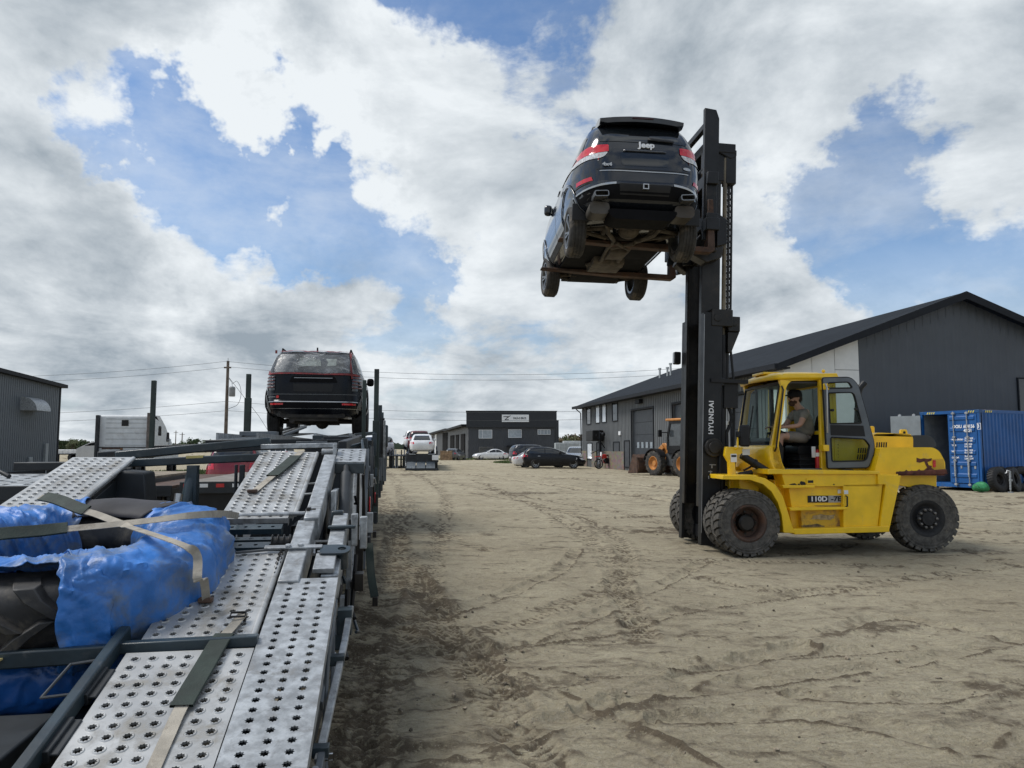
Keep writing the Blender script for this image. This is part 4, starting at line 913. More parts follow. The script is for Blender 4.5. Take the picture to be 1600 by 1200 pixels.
    for sg in (-1, 1):
        for pl in side: lay(bvh, 'side_window', M['dark_glass'], root, pl, 'y', sg * 2, .012, .1)
        lay(bvh, 'tail_light', M['red_lens'], root, [(sg * .88, tlz[0]), (sg * .52, tlz[0] + .01), (sg * .55, tlz[1]), (sg * .86, tlz[1])], 'x', -3, .008, .1)
        lay(bvh, 'headlight', M['clear_lens'], root, [(sg * .86, .62), (sg * .5, .6), (sg * .52, .72), (sg * .84, .76)], 'x', 6, .008, .1)
        mr = MB().box(1.62, 1.78, sg * (hw - .05), sg * (hw + .12), S[6][0] + .02, S[6][0] + .16); mr.build('mirror', pm, root, .03)
        for z_ in (S[6][0] - .16,): lay(bvh, 'door_handle', M['dull_chrome'], root, [(.15, z_), (.33, z_), (.33, z_ + .03), (.15, z_ + .03)], 'y', sg * 2, .015, .2)
    lay(bvh, 'rear_window', M['dark_glass'], root, rear, 'x', -3, .022, .04); lay(bvh, 'windscreen', M['dark_glass'], root, frt, 'x', 6, .022, .05)
    lay(bvh, 'number_plate', M['white'], root, [(-.16, .62), (.16, .62), (.16, .76), (-.16, .76)], 'x', -3, .012, .3)
    lay(bvh, 'grille', M['black_plastic'], root, [(-.42, .42), (.42, .42), (.46, .66), (-.46, .66)], 'x', 6, .006, .2)
    lay(bvh, 'rear_valance', M['black_plastic'], root, [(-.8, .25), (.8, .25), (.74, .42), (-.74, .42)], 'x', -3, .006, .2)
    u = MB().box(-.8, 3.3, -.6, .6, wr * .55, wr * .55 + .25); u.build('underbody', M['black_steel'], root)
    for x in (0, wb):
        for sg in (-1, 1): add_wheel(root, (x, sg * (hw - .12), wr), wr, .22, wr * .66, sg, M['alloy'], M['rubber_clean'], 7 if style != 'suv' else 5, False)
    return root
# ------------------------------------------------------------------ background cars
gp = lambda px, py: ground(px, py)
def cpos(px, py): g = ground(px, py); return (g.x, g.y)
D = R
silver = paint('silver', (.42, .44, .45), .28, .6); whitep = paint('white', (.74, .75, .76), .25, 0); blackp = paint('black', (.004, .005, .008), .3, .0)
dgrey = paint('dark_grey', (.03, .033, .04), .25, .4); greyp = paint('grey', (.12, .125, .13), .3, .4); redp = paint('red', (.22, .010, .016), .25, .2)
# row in front of the workshop
simple_car('parked_car', 'black hatchback parked side-on in front of the other cars, facing the workshop', 'car', 'hatch', blackp, cpos(837, 732.0), R(-2), s_=1.12)
simple_car('parked_car', 'white sedan with red tail lights peeking out behind the black hatchback', 'car', 'sedan', paint('white2', (.6, .6, .6), .3, 0), (at(820, 720, 61.5).x, 61.5), R(8), s_=1.0)
simple_car('parked_car', 'dark grey SUV parked behind the black hatchback', 'car', 'suv', dgrey, (at(815, 720, 67).x, 67), R(18), s_=1.1)
simple_car('parked_car', 'silver SUV parked between the black hatchback and the workshop corner', 'car', 'suv', silver, (at(906, 720, 66).x, 68.8), R(-100), s_=1.0)
simple_car('parked_car', 'white sedan parked before the office building', 'car', 'sedan', whitep, (at(781, 716, 100).x, 100), R(196), s_=1.0)
simple_car('parked_car', 'grey hatchback parked beside the wooden crate near the office wing', 'car', 'hatch', greyp, (at(707, 717, 97).x, 97), R(76), s_=1.0)
simple_car('parked_car', 'red car seen from behind under the carrier deck', 'car', 'suv', redp, (at(372, 730, 24.5).x, 24.5), R(98), s_=1.0)
simple_car('parked_car', 'white car far off at the left beyond the flat deck trailers', 'car', 'suv', whitep, (at(600, 715, 96).x - 12, 94), R(150))
def crate(loc, rz):
    r_ = empty('wooden_crate', loc, rz, 'brown wooden crate standing left of the grey hatchback', 'crate')
    m = MB()
    for k in range(6): m.box(0, 1.5, -.03, 0, .05 + k * .2, .2 + k * .2); m.box(0, 1.5, 1.2, 1.23, .05 + k * .2, .2 + k * .2); m.box(-.03, 0, 0, 1.2, .05 + k * .2, .2 + k * .2); m.box(1.5, 1.53, 0, 1.2, .05 + k * .2, .2 + k * .2)
    m.box(.02, 1.48, .02, 1.18, 0.0, 1.1); m.build('slat', mat('crate_wood', (.3, .2, .12), .85, var=.3), r_, smooth=False)
    q = MB()
    for x in (0, 1.42): q.box(x, x + .08, -.06, -.03, 0, 1.3)
    q.build('batten', M['wood'], r_, smooth=False)
crate((at(688, 718, 96).x, 96, 0), R(4))
def portable_shed(): pass
# white trailers seen between the office and the workshop
def box_trailer(px0, px1, top, Y, label, m):
    a, b = at(px0, 700, Y), at(px1, 700, Y); z = at(px0, top, Y).z
    r_ = empty('cargo_trailer', (a.x, Y, 0), 0, label, 'trailer'); w_ = b.x - a.x
    MB().box(0, w_, 0, 2.5, .9, z).build('cargo_box', m, r_, .05)
    MB().box(-.02, w_ + .02, -.03, 2.53, .82, .95).build('side_rail', trim_m, r_)
    for k in (.15, .28): MB().lathe([(.0, 0), (.48, 0), (.5, .04), (.5, .26), (0, .26)], 20, 'y', Matrix.Translation((w_ * (1 - k), -.02, .5))).build('wheel', M['rubber_clean'], r_)
    lg = MB(); lg.beam((w_ * .15, .3, 0), (w_ * .15, .3, .85), .12, .12); lg.build('landing_leg', trim_m, r_)
    rb = MB(); x = .4
    while x < w_ - .2: rb.box(x, x + .05, -.012, 0, 1.0, z - .1); x += .6
    rb.build('panel_seam', mat('seam_grey', (.45, .46, .47), .5), r_)
box_trailer(868, 905, 692, 84, 'pale grey box trailer between the office and the workshop', mat('trailer_grey', (.33, .36, .37), .5))
box_trailer(881, 915, 689, 95, 'silver box trailer behind the pale grey one, right of the office', mat('trailer_silver', (.45, .48, .5), .4))
box_trailer(84, 124, 702.5, 85, 'long white box trailer beyond the left warehouse corner', mat('trailer_white', (.62, .63, .64), .5))

# ------------------------------------------------------------------ the lifted SUV
def lifted_suv(mtx):
    root = empty('lifted_suv', (0, 0, 0), 0, 'black SUV seen from below and behind, raised high on the forklift forks', 'car'); root.matrix_world = mtx
    P = mat('black_car_paint', (.013, .016, .022), .16, metal=.2, var=.1, dirt=(.02, .02, .02), dirt_amt=.08, coat=.45)
    S = [(.30, -.52, 3.45, .74, 5), (.36, -.72, 3.6, .84, 5), (.46, -.88, 3.72, .91, 5), (.56, -.95, 3.78, .945, 5), (.66, -.965, 3.80, .955, 5), (.70, -.955, 3.80, .955, 5), (.715, -.93, 3.80, .955, 5.5), (.88, -.935, 3.78, .965, 5.5),
         (1.0, -.93, 3.7, .96, 5.5), (1.10, -.915, 3.5, .945, 5.5), (1.15, -.905, 2.75, .90, 5.5), (1.22, -.885, 2.5, .875, 6), (1.38, -.82, 2.15, .82, 6), (1.52, -.72, 1.85, .765, 6), (1.63, -.61, 1.6, .71, 6), (1.70, -.5, 1.35, .64, 5.5), (1.735, -.3, 1.1, .55, 5), (1.745, 0, .9, .35, 4)]
    df = lambda v: Vector((v.x, v.y * (1 - max(0, -v.x - .3) * .06), v.z - (max(0, v.x - 2.0) ** 2 * .03 if v.z > .7 else 0)))
    wr = .375
    body, bvh = body_from(S, 'body', P, root, [(0, wr + .05), (2.915, wr + .05)], .455, df, N=96, wheel_hw=.60)
    L = lambda *a, **k: lay(bvh, *a, **k)
    blk = M['black_plastic']
    # spoiler overhanging the rear window
    sp = []
    for k in range(13):
        y = -.60 + 1.2 * k / 12; e = abs(y) / .60; x0 = -.80 + .05 * e * e; zt = 1.735 - .03 * e * e; dz = .07 if e < .97 else .04
        sp.append([(-.28, y, zt - .012), (-.42, y, zt + .012), (-.62, y, zt + .008), (x0, y, zt - .035), (x0 + .012, y, zt - .035 - dz), (-.66, y, zt - .10), (-.46, y, zt - .06)])
    m_ = MB().grid(sp); m_.f.append(tuple(range(7))); m_.f.append(tuple(range(12 * 7, 13 * 7))); m_.build('spoiler', P, root, angle=35)
    MB().box(-.813, -.795, -.15, .15, 1.665, 1.68).build('brake_light', mat('smoked_lens', (.05, .01, .01), .2), root)
    L('rear_window', M['dark_glass'], root, fillet([(-.64, 1.30), (.64, 1.30), (.56, 1.60), (-.56, 1.60)], .06), 'x', -3, .006, .06)
    for sg in (-1, 1):
        pl = [[(-.55, 1.24), (-.50, 1.48), (-.2, 1.56), (.30, 1.60), (.30, 1.19), (-.4, 1.20)], [(.34, 1.19), (.34, 1.60), (1.18, 1.62), (1.18, 1.165)], [(1.24, 1.165), (1.24, 1.615), (1.55, 1.57), (2.05, 1.32), (2.2, 1.18)]]
        for q in pl: L('side_window', M['dark_glass'], root, fillet(q, .03, 2), 'y', sg * 2, .006, .12)
        # tail lamp: red upper, clear lower, wrapping round the corner
        L('tail_light', M['red_lens'], root, fillet([(sg * .50, 1.13), (sg * .50, 1.235), (sg * .70, 1.245), (sg * .95, 1.235), (sg * .95, 1.12), (sg * .74, 1.115)], .015, 2), 'x', -3, .012, .04)
        L('tail_light', M['red_lens'], root, [(-.86, 1.12), (-.86, 1.235), (-.72, 1.235), (-.60, 1.20), (-.68, 1.13)], 'y', sg * 2, .012, .04)
        L('reverse_light', M['clear_lens'], root, fillet([(sg * .55, 1.065), (sg * .51, 1.125), (sg * .74, 1.11), (sg * .95, 1.115), (sg * .95, 1.08), (sg * .90, 1.045), (sg * .62, 1.035)], .015, 2), 'x', -3, .011, .04)
        L('reflector', M['red_lens'], root, [(sg * .70, .70 + .03), (sg * .88, .735), (sg * .88, .79), (sg * .72, .785)], 'x', -3, .010, .05)
        L('bumper_trim', M['dull_chrome'], root, [(sg * .40, .655), (sg * .90, .605), (sg * .90, .628), (sg * .40, .682)], 'x', -3, .016, .05)
        # wheel arch cladding
        for xc in (0, 2.915):
            ring = [(xc + math.cos(a) * .50, wr + .05 + math.sin(a) * .50) for a in [R(k) for k in range(-12, 193, 12)]] + [(xc + math.cos(a) * .452, wr + .05 + math.sin(a) * .452) for a in [R(k) for k in range(192, -13, -12)]]
            L('arch_trim', P, root, ring, 'y', sg * 2, .012, .07, thick=.012)
        L('sill_trim', blk, root, [(.55, .36), (2.36, .36), (2.36, .44), (.55, .44)], 'y', sg * 2, .012, .2)
        L('door_seam', blk, root, [(.32, .50), (.335, .50), (.335, 1.16), (.32, 1.16)], 'y', sg * 2, .003, .1); L('door_seam', blk, root, [(1.20, .45), (1.215, .45), (1.215, 1.16), (1.20, 1.16)], 'y', sg * 2, .003, .1)
        for x in (.50, 1.35): L('door_handle', P, root, [(x, 1.0), (x + .2, 1.0), (x + .2, 1.035), (x, 1.035)], 'y', sg * 2, .03, .1, thick=.02)
        mr = MB().box(1.86, 1.98, sg * .93, sg * 1.07, 1.08, 1.27).build('mirror', P, root, .05); MB().beam((1.92, sg * .85, 1.13), (1.92, sg * .96, 1.14), .05, .04).build('mirror_arm', blk, mr)
        rr = MB().tube([(-.3, sg * .58, 1.735), (-.2, sg * .60, 1.775), (1.1, sg * .60, 1.765), (1.25, sg * .58, 1.71)], .014, 8); rr.build('roof_rail', P, root)
        # exhaust tip (trapezoid ring) and silencer
        cx = sg * .60; cz = .50
        out = fillet([(cx - .10, cz - .035), (cx + .10, cz - .048), (cx + .11, cz + .035), (cx - .09, cz + .05)], .03, 3); inn = fillet([(cx - .088, cz - .024), (cx + .088, cz - .035), (cx + .096, cz + .024), (cx - .080, cz + .038)], .02, 3)
        ex = MB().prism([out, inn], -1.0, -.72, 'x').build('exhaust_tip', M['alloy'], root, smooth=False); MB().prism([(cx - .1, cz - .04), (cx + .1, cz - .04), (cx + .1, cz + .05), (cx - .1, cz + .05)], -.9, -.89, 'x').build('tip_inside', blk, ex)
        sil = [(cx - .14, .27), (cx + .14, .27), (cx + .14, .44), (cx - .14, .44)]; MB().prism(fillet(sil, .07, 3), -.82, -.50, 'x').build('silencer', mat('aluminised_silencer', (.085, .076, .064), .55, metal=.4, var=.2, dirt=(.06, .045, .035), dirt_amt=.4), root)
        fl = MB().box(-.47, -.445, sg * .64, sg * .93, .27, .52); fl.build('mud_flap', blk, root, .01)
    # rear face details
    L('bumper_step', M['dull_chrome'], root, [(-.62, .845), (.62, .845), (.62, .858), (-.62, .858)], 'x', -3, .012, .06)
    L('bumper_insert', M['matte_black'], root, [(-.86, .47), (.86, .47), (.90, .60), (.40, .655), (-.40, .655), (-.90, .60)], 'x', -3, .007, .08)
    L('hitch_panel', blk, root, [(-.34, .52), (.34, .52), (.36, .66), (-.36, .66)], 'x', -3, .012, .08)
    h = MB().prism([[(-.04, .58), (.04, .58), (.04, .655), (-.04, .655)], [(-.027, .592), (.027, .592), (.027, .643), (-.027, .643)]], -1.02, -.85, 'x'); h.build('tow_hitch', M['dull_chrome'], root)
    L('plate_recess', M['dark_glass'], root, fillet([(-.32, .93), (.32, .93), (.35, 1.12), (-.35, 1.12)], .03, 2), 'x', -3, .004, .08)
    L('tailgate_seam', blk, root, [(-.66, .875), (.66, .875), (.66, .882), (-.66, .882)], 'x', -3, .004, .06)
    L('tailgate_handle', P, root, [(-.3, 1.135), (.3, 1.135), (.3, 1.155), (-.3, 1.155)], 'x', -3, .02, .06, thick=.01)
    L('wiper', blk, root, [(-.06, 1.325), (-.42, 1.305), (-.42, 1.335), (-.06, 1.365)], 'x', -3, .025, .06, thick=.015)
    # lettering faces backwards (-x)
    B = Matrix(((0, 0, -1, 0), (-1, 0, 0, 0), (0, 1, 0, 0), (0, 0, 0, 1)))
    text('Jeep', .118, M['white'], root, Matrix.Translation((-.898, -.03, 1.245)) @ B @ Matrix.Rotation(R(-8), 4, 'X'), 'lettering', .008, .004, 1.1)
    text('4x4', .065, M['dull_chrome'], root, Matrix.Translation((-.945, .53, .93)) @ B, 'lettering', .004, .003, 1.4)
    L('badge', M['dull_chrome'], root, [(-.60 + math.cos(a) * .06, .93 + math.sin(a) * .022) for a in [R(k * 30) for k in range(12)]], 'x', -3, .012, .05)
    # underbody
    ub = mat('underbody_dirt', (.03, .025, .02), .8, var=.4, vscale=6, dirt=(.10, .074, .05), dirt_amt=.55, dscale=5, bump=.4)
    ub2 = mat('cast_aluminium_dirty', (.11, .092, .07), .7, metal=.3, var=.35, vscale=8, dirt=(.06, .045, .03), dirt_amt=.45, bump=.3)
    fb = MB()
    fb.box(.5, 2.4, -.72, .72, .27, .31); fb.box(-.42, .5, -.5, .5, .33, .36); fb.box(2.4, 3.4, -.55, .55, .27, .34); fb.build('floor_pan', M['matte_black'], root, .01)
    MB().prism(fillet([(-.42, .2), (.42, .2), (.5, .34), (-.5, .34)], .06, 3), -.86, -.42, 'x').build('spare_wheel_well', M['matte_black'], root)
    MB().prism(fillet([(.72, .22), (1.35, .22), (1.42, .34), (.66, .34)], .05, 3), -.62, -.10, 'y').build('fuel_tank', M['matte_black'], root)
    MB().prism(fillet([(1.45, .16), (2.15, .16), (2.2, .33), (1.4, .33)], .06, 3), -.26, .26, 'y').build('gearbox', ub2, root)
    MB().tube([(.1, 0, .33), (1.45, 0, .28)], .04, 12).build('propshaft', ub2, root)
    MB().ball((.02, 0, .31), .15, 8, (1.15, 1.1, .85)).build('differential', ub2, root)
    ax = MB(); ax.tube([(0, -.70, .36), (0, .70, .36)], .03, 8); ax.build('drive_shaft', ub, root)
    cr = MB()
    for x in (-.28, .30): cr.tube([(x, -.52, .37), (x, -.25, .27), (x, .25, .27), (x, .52, .37)], .042, 8)
    for s_ in (-1, 1): cr.tube([(-.28, s_ * .36, .30), (.30, s_ * .36, .30)], .045, 8)
    cr.build('subframe', ub, root)
    for sg in (-1, 1):
        a = MB(); a.tube([(-.24, sg * .30, .26), (-.05, sg * .72, .27)], [.035, .028], 8); a.tube([(.28, sg * .30, .26), (.05, sg * .72, .27)], [.035, .028], 8); a.beam((.5, sg * .55, .30), (.06, sg * .70, .30), .07, .03)
        a.build('suspension_arm', ub2, root)
        s2 = MB(); hel = [(-.16 + .055 * math.cos(t), sg * .56 + .055 * math.sin(t), .28 + .012 * t) for t in [k * .5 for k in range(50)]]; s2.tube(hel, .009, 6); s2.build('coil_spring', ub, root)
        MB().tube([(.16, sg * .58, .26), (.13, sg * .56, .62)], .03, 8).build('damper', ub, root)
        ep = MB(); ep.tube([(-.62, sg * .55, .34), (-.42, sg * .42, .30), (-.15, sg * .34, .20), (.12, sg * .22, .20), (.30, sg * .16, .22), (.75, sg * .17, .22), (1.4, sg * .14, .2), (1.9, sg * .3, .24)], .033, 10); ep.build('exhaust_pipe', ub2, root)
        f = MB(); f.tube([(2.72, sg * .35, .25), (2.9, sg * .74, .27)], [.04, .03], 8); f.tube([(3.1, sg * .35, .25), (2.94, sg * .74, .27)], [.035, .03], 8); f.tube([(3.0, sg * .25, .36), (2.92, sg * .7, .37)], .02, 8); f.build('suspension_arm', ub, root)
    xm = MB(); xm.tube([(.28, -.14, .19), (.62, .14, .19)], .03, 8); xm.tube([(.28, .14, .19), (.62, -.14, .19)], .03, 8); xm.prism(fillet([(.7, .15), (1.2, .15), (1.2, .27), (.7, .27)], .04, 2), -.13, .13, 'y'); xm.build('centre_silencer', ub2, root)
    MB().prism(fillet([(2.5, .22), (3.2, .22), (3.45, .30), (2.4, .30)], .03, 2), -.45, .45, 'y').build('skid_plate', M['matte_black'], root)
    MB().box(2.66, 2.78, -.5, .5, .23, .29).box(3.08, 3.2, -.5, .5, .23, .29).build('front_subframe', ub, root, .01)
    for x in (0, 2.915):
        for sg in (-1, 1):
            wl = add_wheel(root, (x, sg * .815, wr - .135), wr, .255, .255, sg, M['alloy'], M['rubber'], 5, True)
            if x > 1: wl.rotation_euler.z = R(4)
    return root
# fork frame position: mid-wheelbase sits on the fork pair
suv_base = Vector((-1.87, -1.45, 4.58))
LM_ = FM @ Matrix.Translation(suv_base) @ Matrix.Rotation(R(1.5), 4, 'Y') @ Matrix.Rotation(R(88.2), 4, 'Z')
lifted_suv(LM_)

# ------------------------------------------------------------------ the film-wrapped SUV on the carrier
def wrapped_suv(mtx):
    root = empty('wrapped_suv', (0, 0, 0), 0, 'dark SUV with clear film and red tape over its rear window, on the carrier deck', 'car'); root.matrix_world = mtx
    P = mat('graphite_paint', (.005, .0065, .010), .28, metal=.2, var=.1, dirt=(.02, .018, .016), dirt_amt=.12, coat=.08, spec=.2)
    S = [(.38, -.9, 3.55, .80, 6), (.46, -1.0, 3.72, .90, 6), (.56, -1.04, 3.8, .955, 6), (.66, -1.04, 3.8, .965, 6), (.70, -.99, 3.8, .965, 6.5), (.92, -.985, 3.78, .965, 6.5), (1.10, -.97, 3.6, .95, 6.5), (1.17, -.96, 3.3, .935, 6.5),
         (1.20, -.955, 2.6, .91, 7), (1.32, -.91, 2.35, .885, 7), (1.46, -.84, 2.05, .83, 7), (1.58, -.76, 1.8, .785, 7), (1.66, -.66, 1.5, .74, 6), (1.69, -.5, 1.25, .68, 5), (1.70, -.2, 1, .45, 4)]
    wr = .385; df = lambda v: Vector((v.x, v.y, v.z - (max(0, v.x - 2.1) ** 2 * .03 if v.z > .7 else 0)))
    body, bvh = body_from(S, 'body', P, root, [(0, wr + .04), (2.85, wr + .04)], .47, df, N=88, wheel_hw=.62)
    L = lambda *a, **k: lay(bvh, *a, **k); blk = M['matte_black']
    glass = mat('filmed_glass', (.045, .05, .055), .16, var=.5, vscale=2.2, spec=.8, dirt=(.20, .21, .22), dirt_amt=.55, dscale=2.6)
    L('rear_window', glass, root, fillet([(-.76, 1.235), (.76, 1.235), (.68, 1.60), (-.68, 1.60)], .06), 'x', -3, .006, .08)
    film = bpy.data.materials.new('clear_film'); film.use_nodes = True; t = NT(film.node_tree); b = t.n['Principled BSDF']; b.inputs['Base Color'].default_value = (.55, .57, .58, 1); b.inputs['Roughness'].default_value = .16
    tr = t.node('ShaderNodeBsdfTransparent'); mx = t.node('ShaderNodeMixShader'); co = t.node('ShaderNodeTexCoord').outputs['Object']; nz = t.noise(t.map(co, scale=(1, 1, 1.8)), 3.2, 7, .65, 1.2)
    t.l.new(t.math('ADD', t.math('MULTIPLY', t.ramp(nz, .48, .72), .34), .07), mx.inputs[0]); t.l.new(tr.outputs[0], mx.inputs[1]); t.l.new(b.outputs[0], mx.inputs[2]); t.l.new(mx.outputs[0], t.n['Material Output'].inputs[0])
    bn = t.node('ShaderNodeBump'); bn.inputs['Distance'].default_value = .03; t.l.new(nz, bn.inputs['Height']); t.l.new(bn.outputs[0], b.inputs['Normal'])
    L('plastic_film', film, root, [(-.84, 1.19), (.84, 1.19), (.76, 1.67), (-.78, 1.67)], 'x', -3, .02, .06)
    tape = mat('red_tape', (.20, .018, .018), .4, var=.3, vscale=9)
    # light showing through the cabin, painted as pale patches on the rear glass
    for q in ([(-.13, 1.36), (.30, 1.36), (.28, 1.53), (.02, 1.53), (.0, 1.50), (-.12, 1.48)], [(-.42, 1.38), (-.24, 1.36), (-.26, 1.44), (-.22, 1.51), (-.42, 1.52)]):
        L('light_through_cabin', mat('pale_reflection', (.28, .31, .29), .3, var=.3, vscale=5), root, q, 'x', -3, .009, .1)
    for q in ([(-.80, 1.19), (-.2, 1.185), (.4, 1.20), (.90, 1.195), (.93, 1.215), (.2, 1.222), (-.2, 1.208), (-.6, 1.22), (-.80, 1.212)], [(-.735, 1.12), (-.71, 1.11), (-.68, 1.30), (-.675, 1.48), (-.65, 1.64), (-.70, 1.64), (-.69, 1.47), (-.72, 1.30)],
              [(.80, 1.19), (.93, 1.20), (.91, 1.30), (.86, 1.27)], [(-.85, 1.17), (-.66, 1.19), (-.66, 1.215), (-.86, 1.20)]):
        L('tape', tape, root, q, 'x', -3, .028, .06)
    e = [(-.7 + k * .14, 1.655 + .012 * math.sin(k * 1.9)) for k in range(11)]; L('tape', tape, root, e + [(p[0], p[1] + .012) for p in reversed(e)], 'x', -3, .03, .06)
    MB().box(-.70, -.66, .73, .765, 1.62, 1.68).build('tape_tail', tape, root)
    # stacked lamp blades each side
    for sg in (-1, 1):
        L('tail_lamp_housing', M['dark_glass'], root, [(sg * .72, .88), (sg * .93, .88), (sg * .92, 1.17), (sg * .72, 1.17)], 'x', -3, .010, .06)
        for k in range(4):
            z = .93 + k * .065; L('lamp_blade', mat('smoked_red', (.10, .02, .022), .2), root, [(sg * .73, z), (sg * .90, z), (sg * .90, z + .022), (sg * .73, z + .022)], 'x', -3, .018, .06, thick=.01)
        L('reflector', M['red_lens'], root, [(sg * .55, .60), (sg * .80, .60), (sg * .80, .635), (sg * .55, .635)], 'x', -3, .012, .08)
        L('bumper_corner', M['dark_grey'], root, [(sg * .84, .40), (sg * .95, .46), (sg * .95, .80), (sg * .90, .80), (sg * .80, .5)], 'x', -3, .014, .06)
        L('corner_trim', M['dull_chrome'], root, [(sg * .915, .55), (sg * .93, .55), (sg * .905, .80), (sg * .89, .80)], 'x', -3, .02, .06)
        for q in ([(-.72, 1.25), (-.62, 1.55), (-.1, 1.60), (-.1, 1.23)], [(-.05, 1.23), (-.05, 1.6), (.95, 1.62), (.95, 1.21)], [(1.0, 1.21), (1.0, 1.615), (1.5, 1.58), (2.0, 1.36), (2.2, 1.22)]):
            L('side_window', M['dark_glass'], root, fillet(q, .03, 2), 'y', sg * 2, .006, .15)
        L('wheel_flare', blk, root, [(math.cos(a) * .53, wr + .04 + math.sin(a) * .53) for a in [R(k) for k in range(-5, 186, 12)]] + [(math.cos(a) * .466, wr + .04 + math.sin(a) * .466) for a in [R(k) for k in range(185, -6, -12)]], 'y', sg * 2, .03, .07, thick=.03)
        mr = MB().box(1.9, 2.05, sg * .93, sg * 1.09, 1.16, 1.34).build('mirror', blk, root, .05); MB().beam((1.97, sg * .86, 1.2), (1.97, sg * .98, 1.22), .06, .04).build('mirror_arm', blk, mr)
        rr = MB().tube([(-.45, sg * .66, 1.68), (-.35, sg * .67, 1.745), (1.1, sg * .67, 1.74), (1.3, sg * .65, 1.66)], .018, 8); rr.build('roof_rail', blk, root)
    MB().prism([(-.35, 1.69), (-.18, 1.69), (-.25, 1.80), (-.31, 1.79)], -.012, .012, 'y').build('antenna', blk, root)
    L('tailgate_garnish', blk, root, fillet([(-.46, 1.04), (.46, 1.04), (.40, 1.16), (-.40, 1.16)], .03, 2), 'x', -3, .012, .08); L('garnish_edge', M['dull_chrome'], root, [(-.36, 1.12), (.36, 1.12), (.36, 1.128), (-.36, 1.128)], 'x', -3, .02, .08)
    L('plate_recess', M['black_plastic'], root, [(-.36, .86), (.36, .86), (.38, 1.01), (-.38, 1.01)], 'x', -3, .010, .08)
    L('tailgate_seam', M['dark_grey'], root, [(-.82, .80), (.82, .80), (.82, .815), (-.82, .815)], 'x', -3, .008, .08)
    L('bumper_strip', M['dull_chrome'], root, [(-.84, .655), (.84, .655), (.84, .664), (-.84, .664)], 'x', -3, .016, .08); L('bumper_strip', M['dull_chrome'], root, [(-.82, .53), (.82, .53), (.82, .538), (-.82, .538)], 'x', -3, .018, .08)
    L('rear_vent', blk, root, [(-.85, .54), (.85, .54), (.85, .65), (-.85, .65)], 'x', -3, .008, .08)
    L('badge', M['bright_red'], root, [(.66 + math.cos(a) * .03, .755 + math.sin(a) * .03) for a in [R(k * 45) for k in range(8)]], 'x', -3, .016, .1); L('badge_bar', M['dull_chrome'], root, [(.70, .75), (.86, .75), (.86, .757), (.70, .757)], 'x', -3, .014, .1)
    ub = MB(); ub.box(-.9, 3.2, -.45, .45, .30, .40); ub.box(-.95, -.6, -.60, .60, .36, .44); ub.tube([(0, -.7, .30), (0, .7, .30)], .05, 8); ub.ball((0, -.1, .28), .14, 6); ub.tube([(-.9, .4, .30), (2.0, .35, .28)], .05, 8)
    for x in (.5, 1.3): ub.box(x, x + .3, -.35, .35, .24, .3)
    ub.build('underbody', mat('suv_underbody', (.03, .027, .024), .8, var=.4, dirt=(.12, .1, .075), dirt_amt=.4), root)
    for x in (0, 2.85):
        for sg in (-1, 1): add_wheel(root, (x, sg * .83, wr), wr, .25, .25, sg, M['alloy'], M['rubber_clean'], 6, True)
    return root
wrapped_suv(TM @ Matrix.Translation((-1.17, 13.05, 1.88)) @ Matrix.Rotation(R(90), 4, 'Z') @ Matrix.Rotation(R(-1), 4, 'Y'))
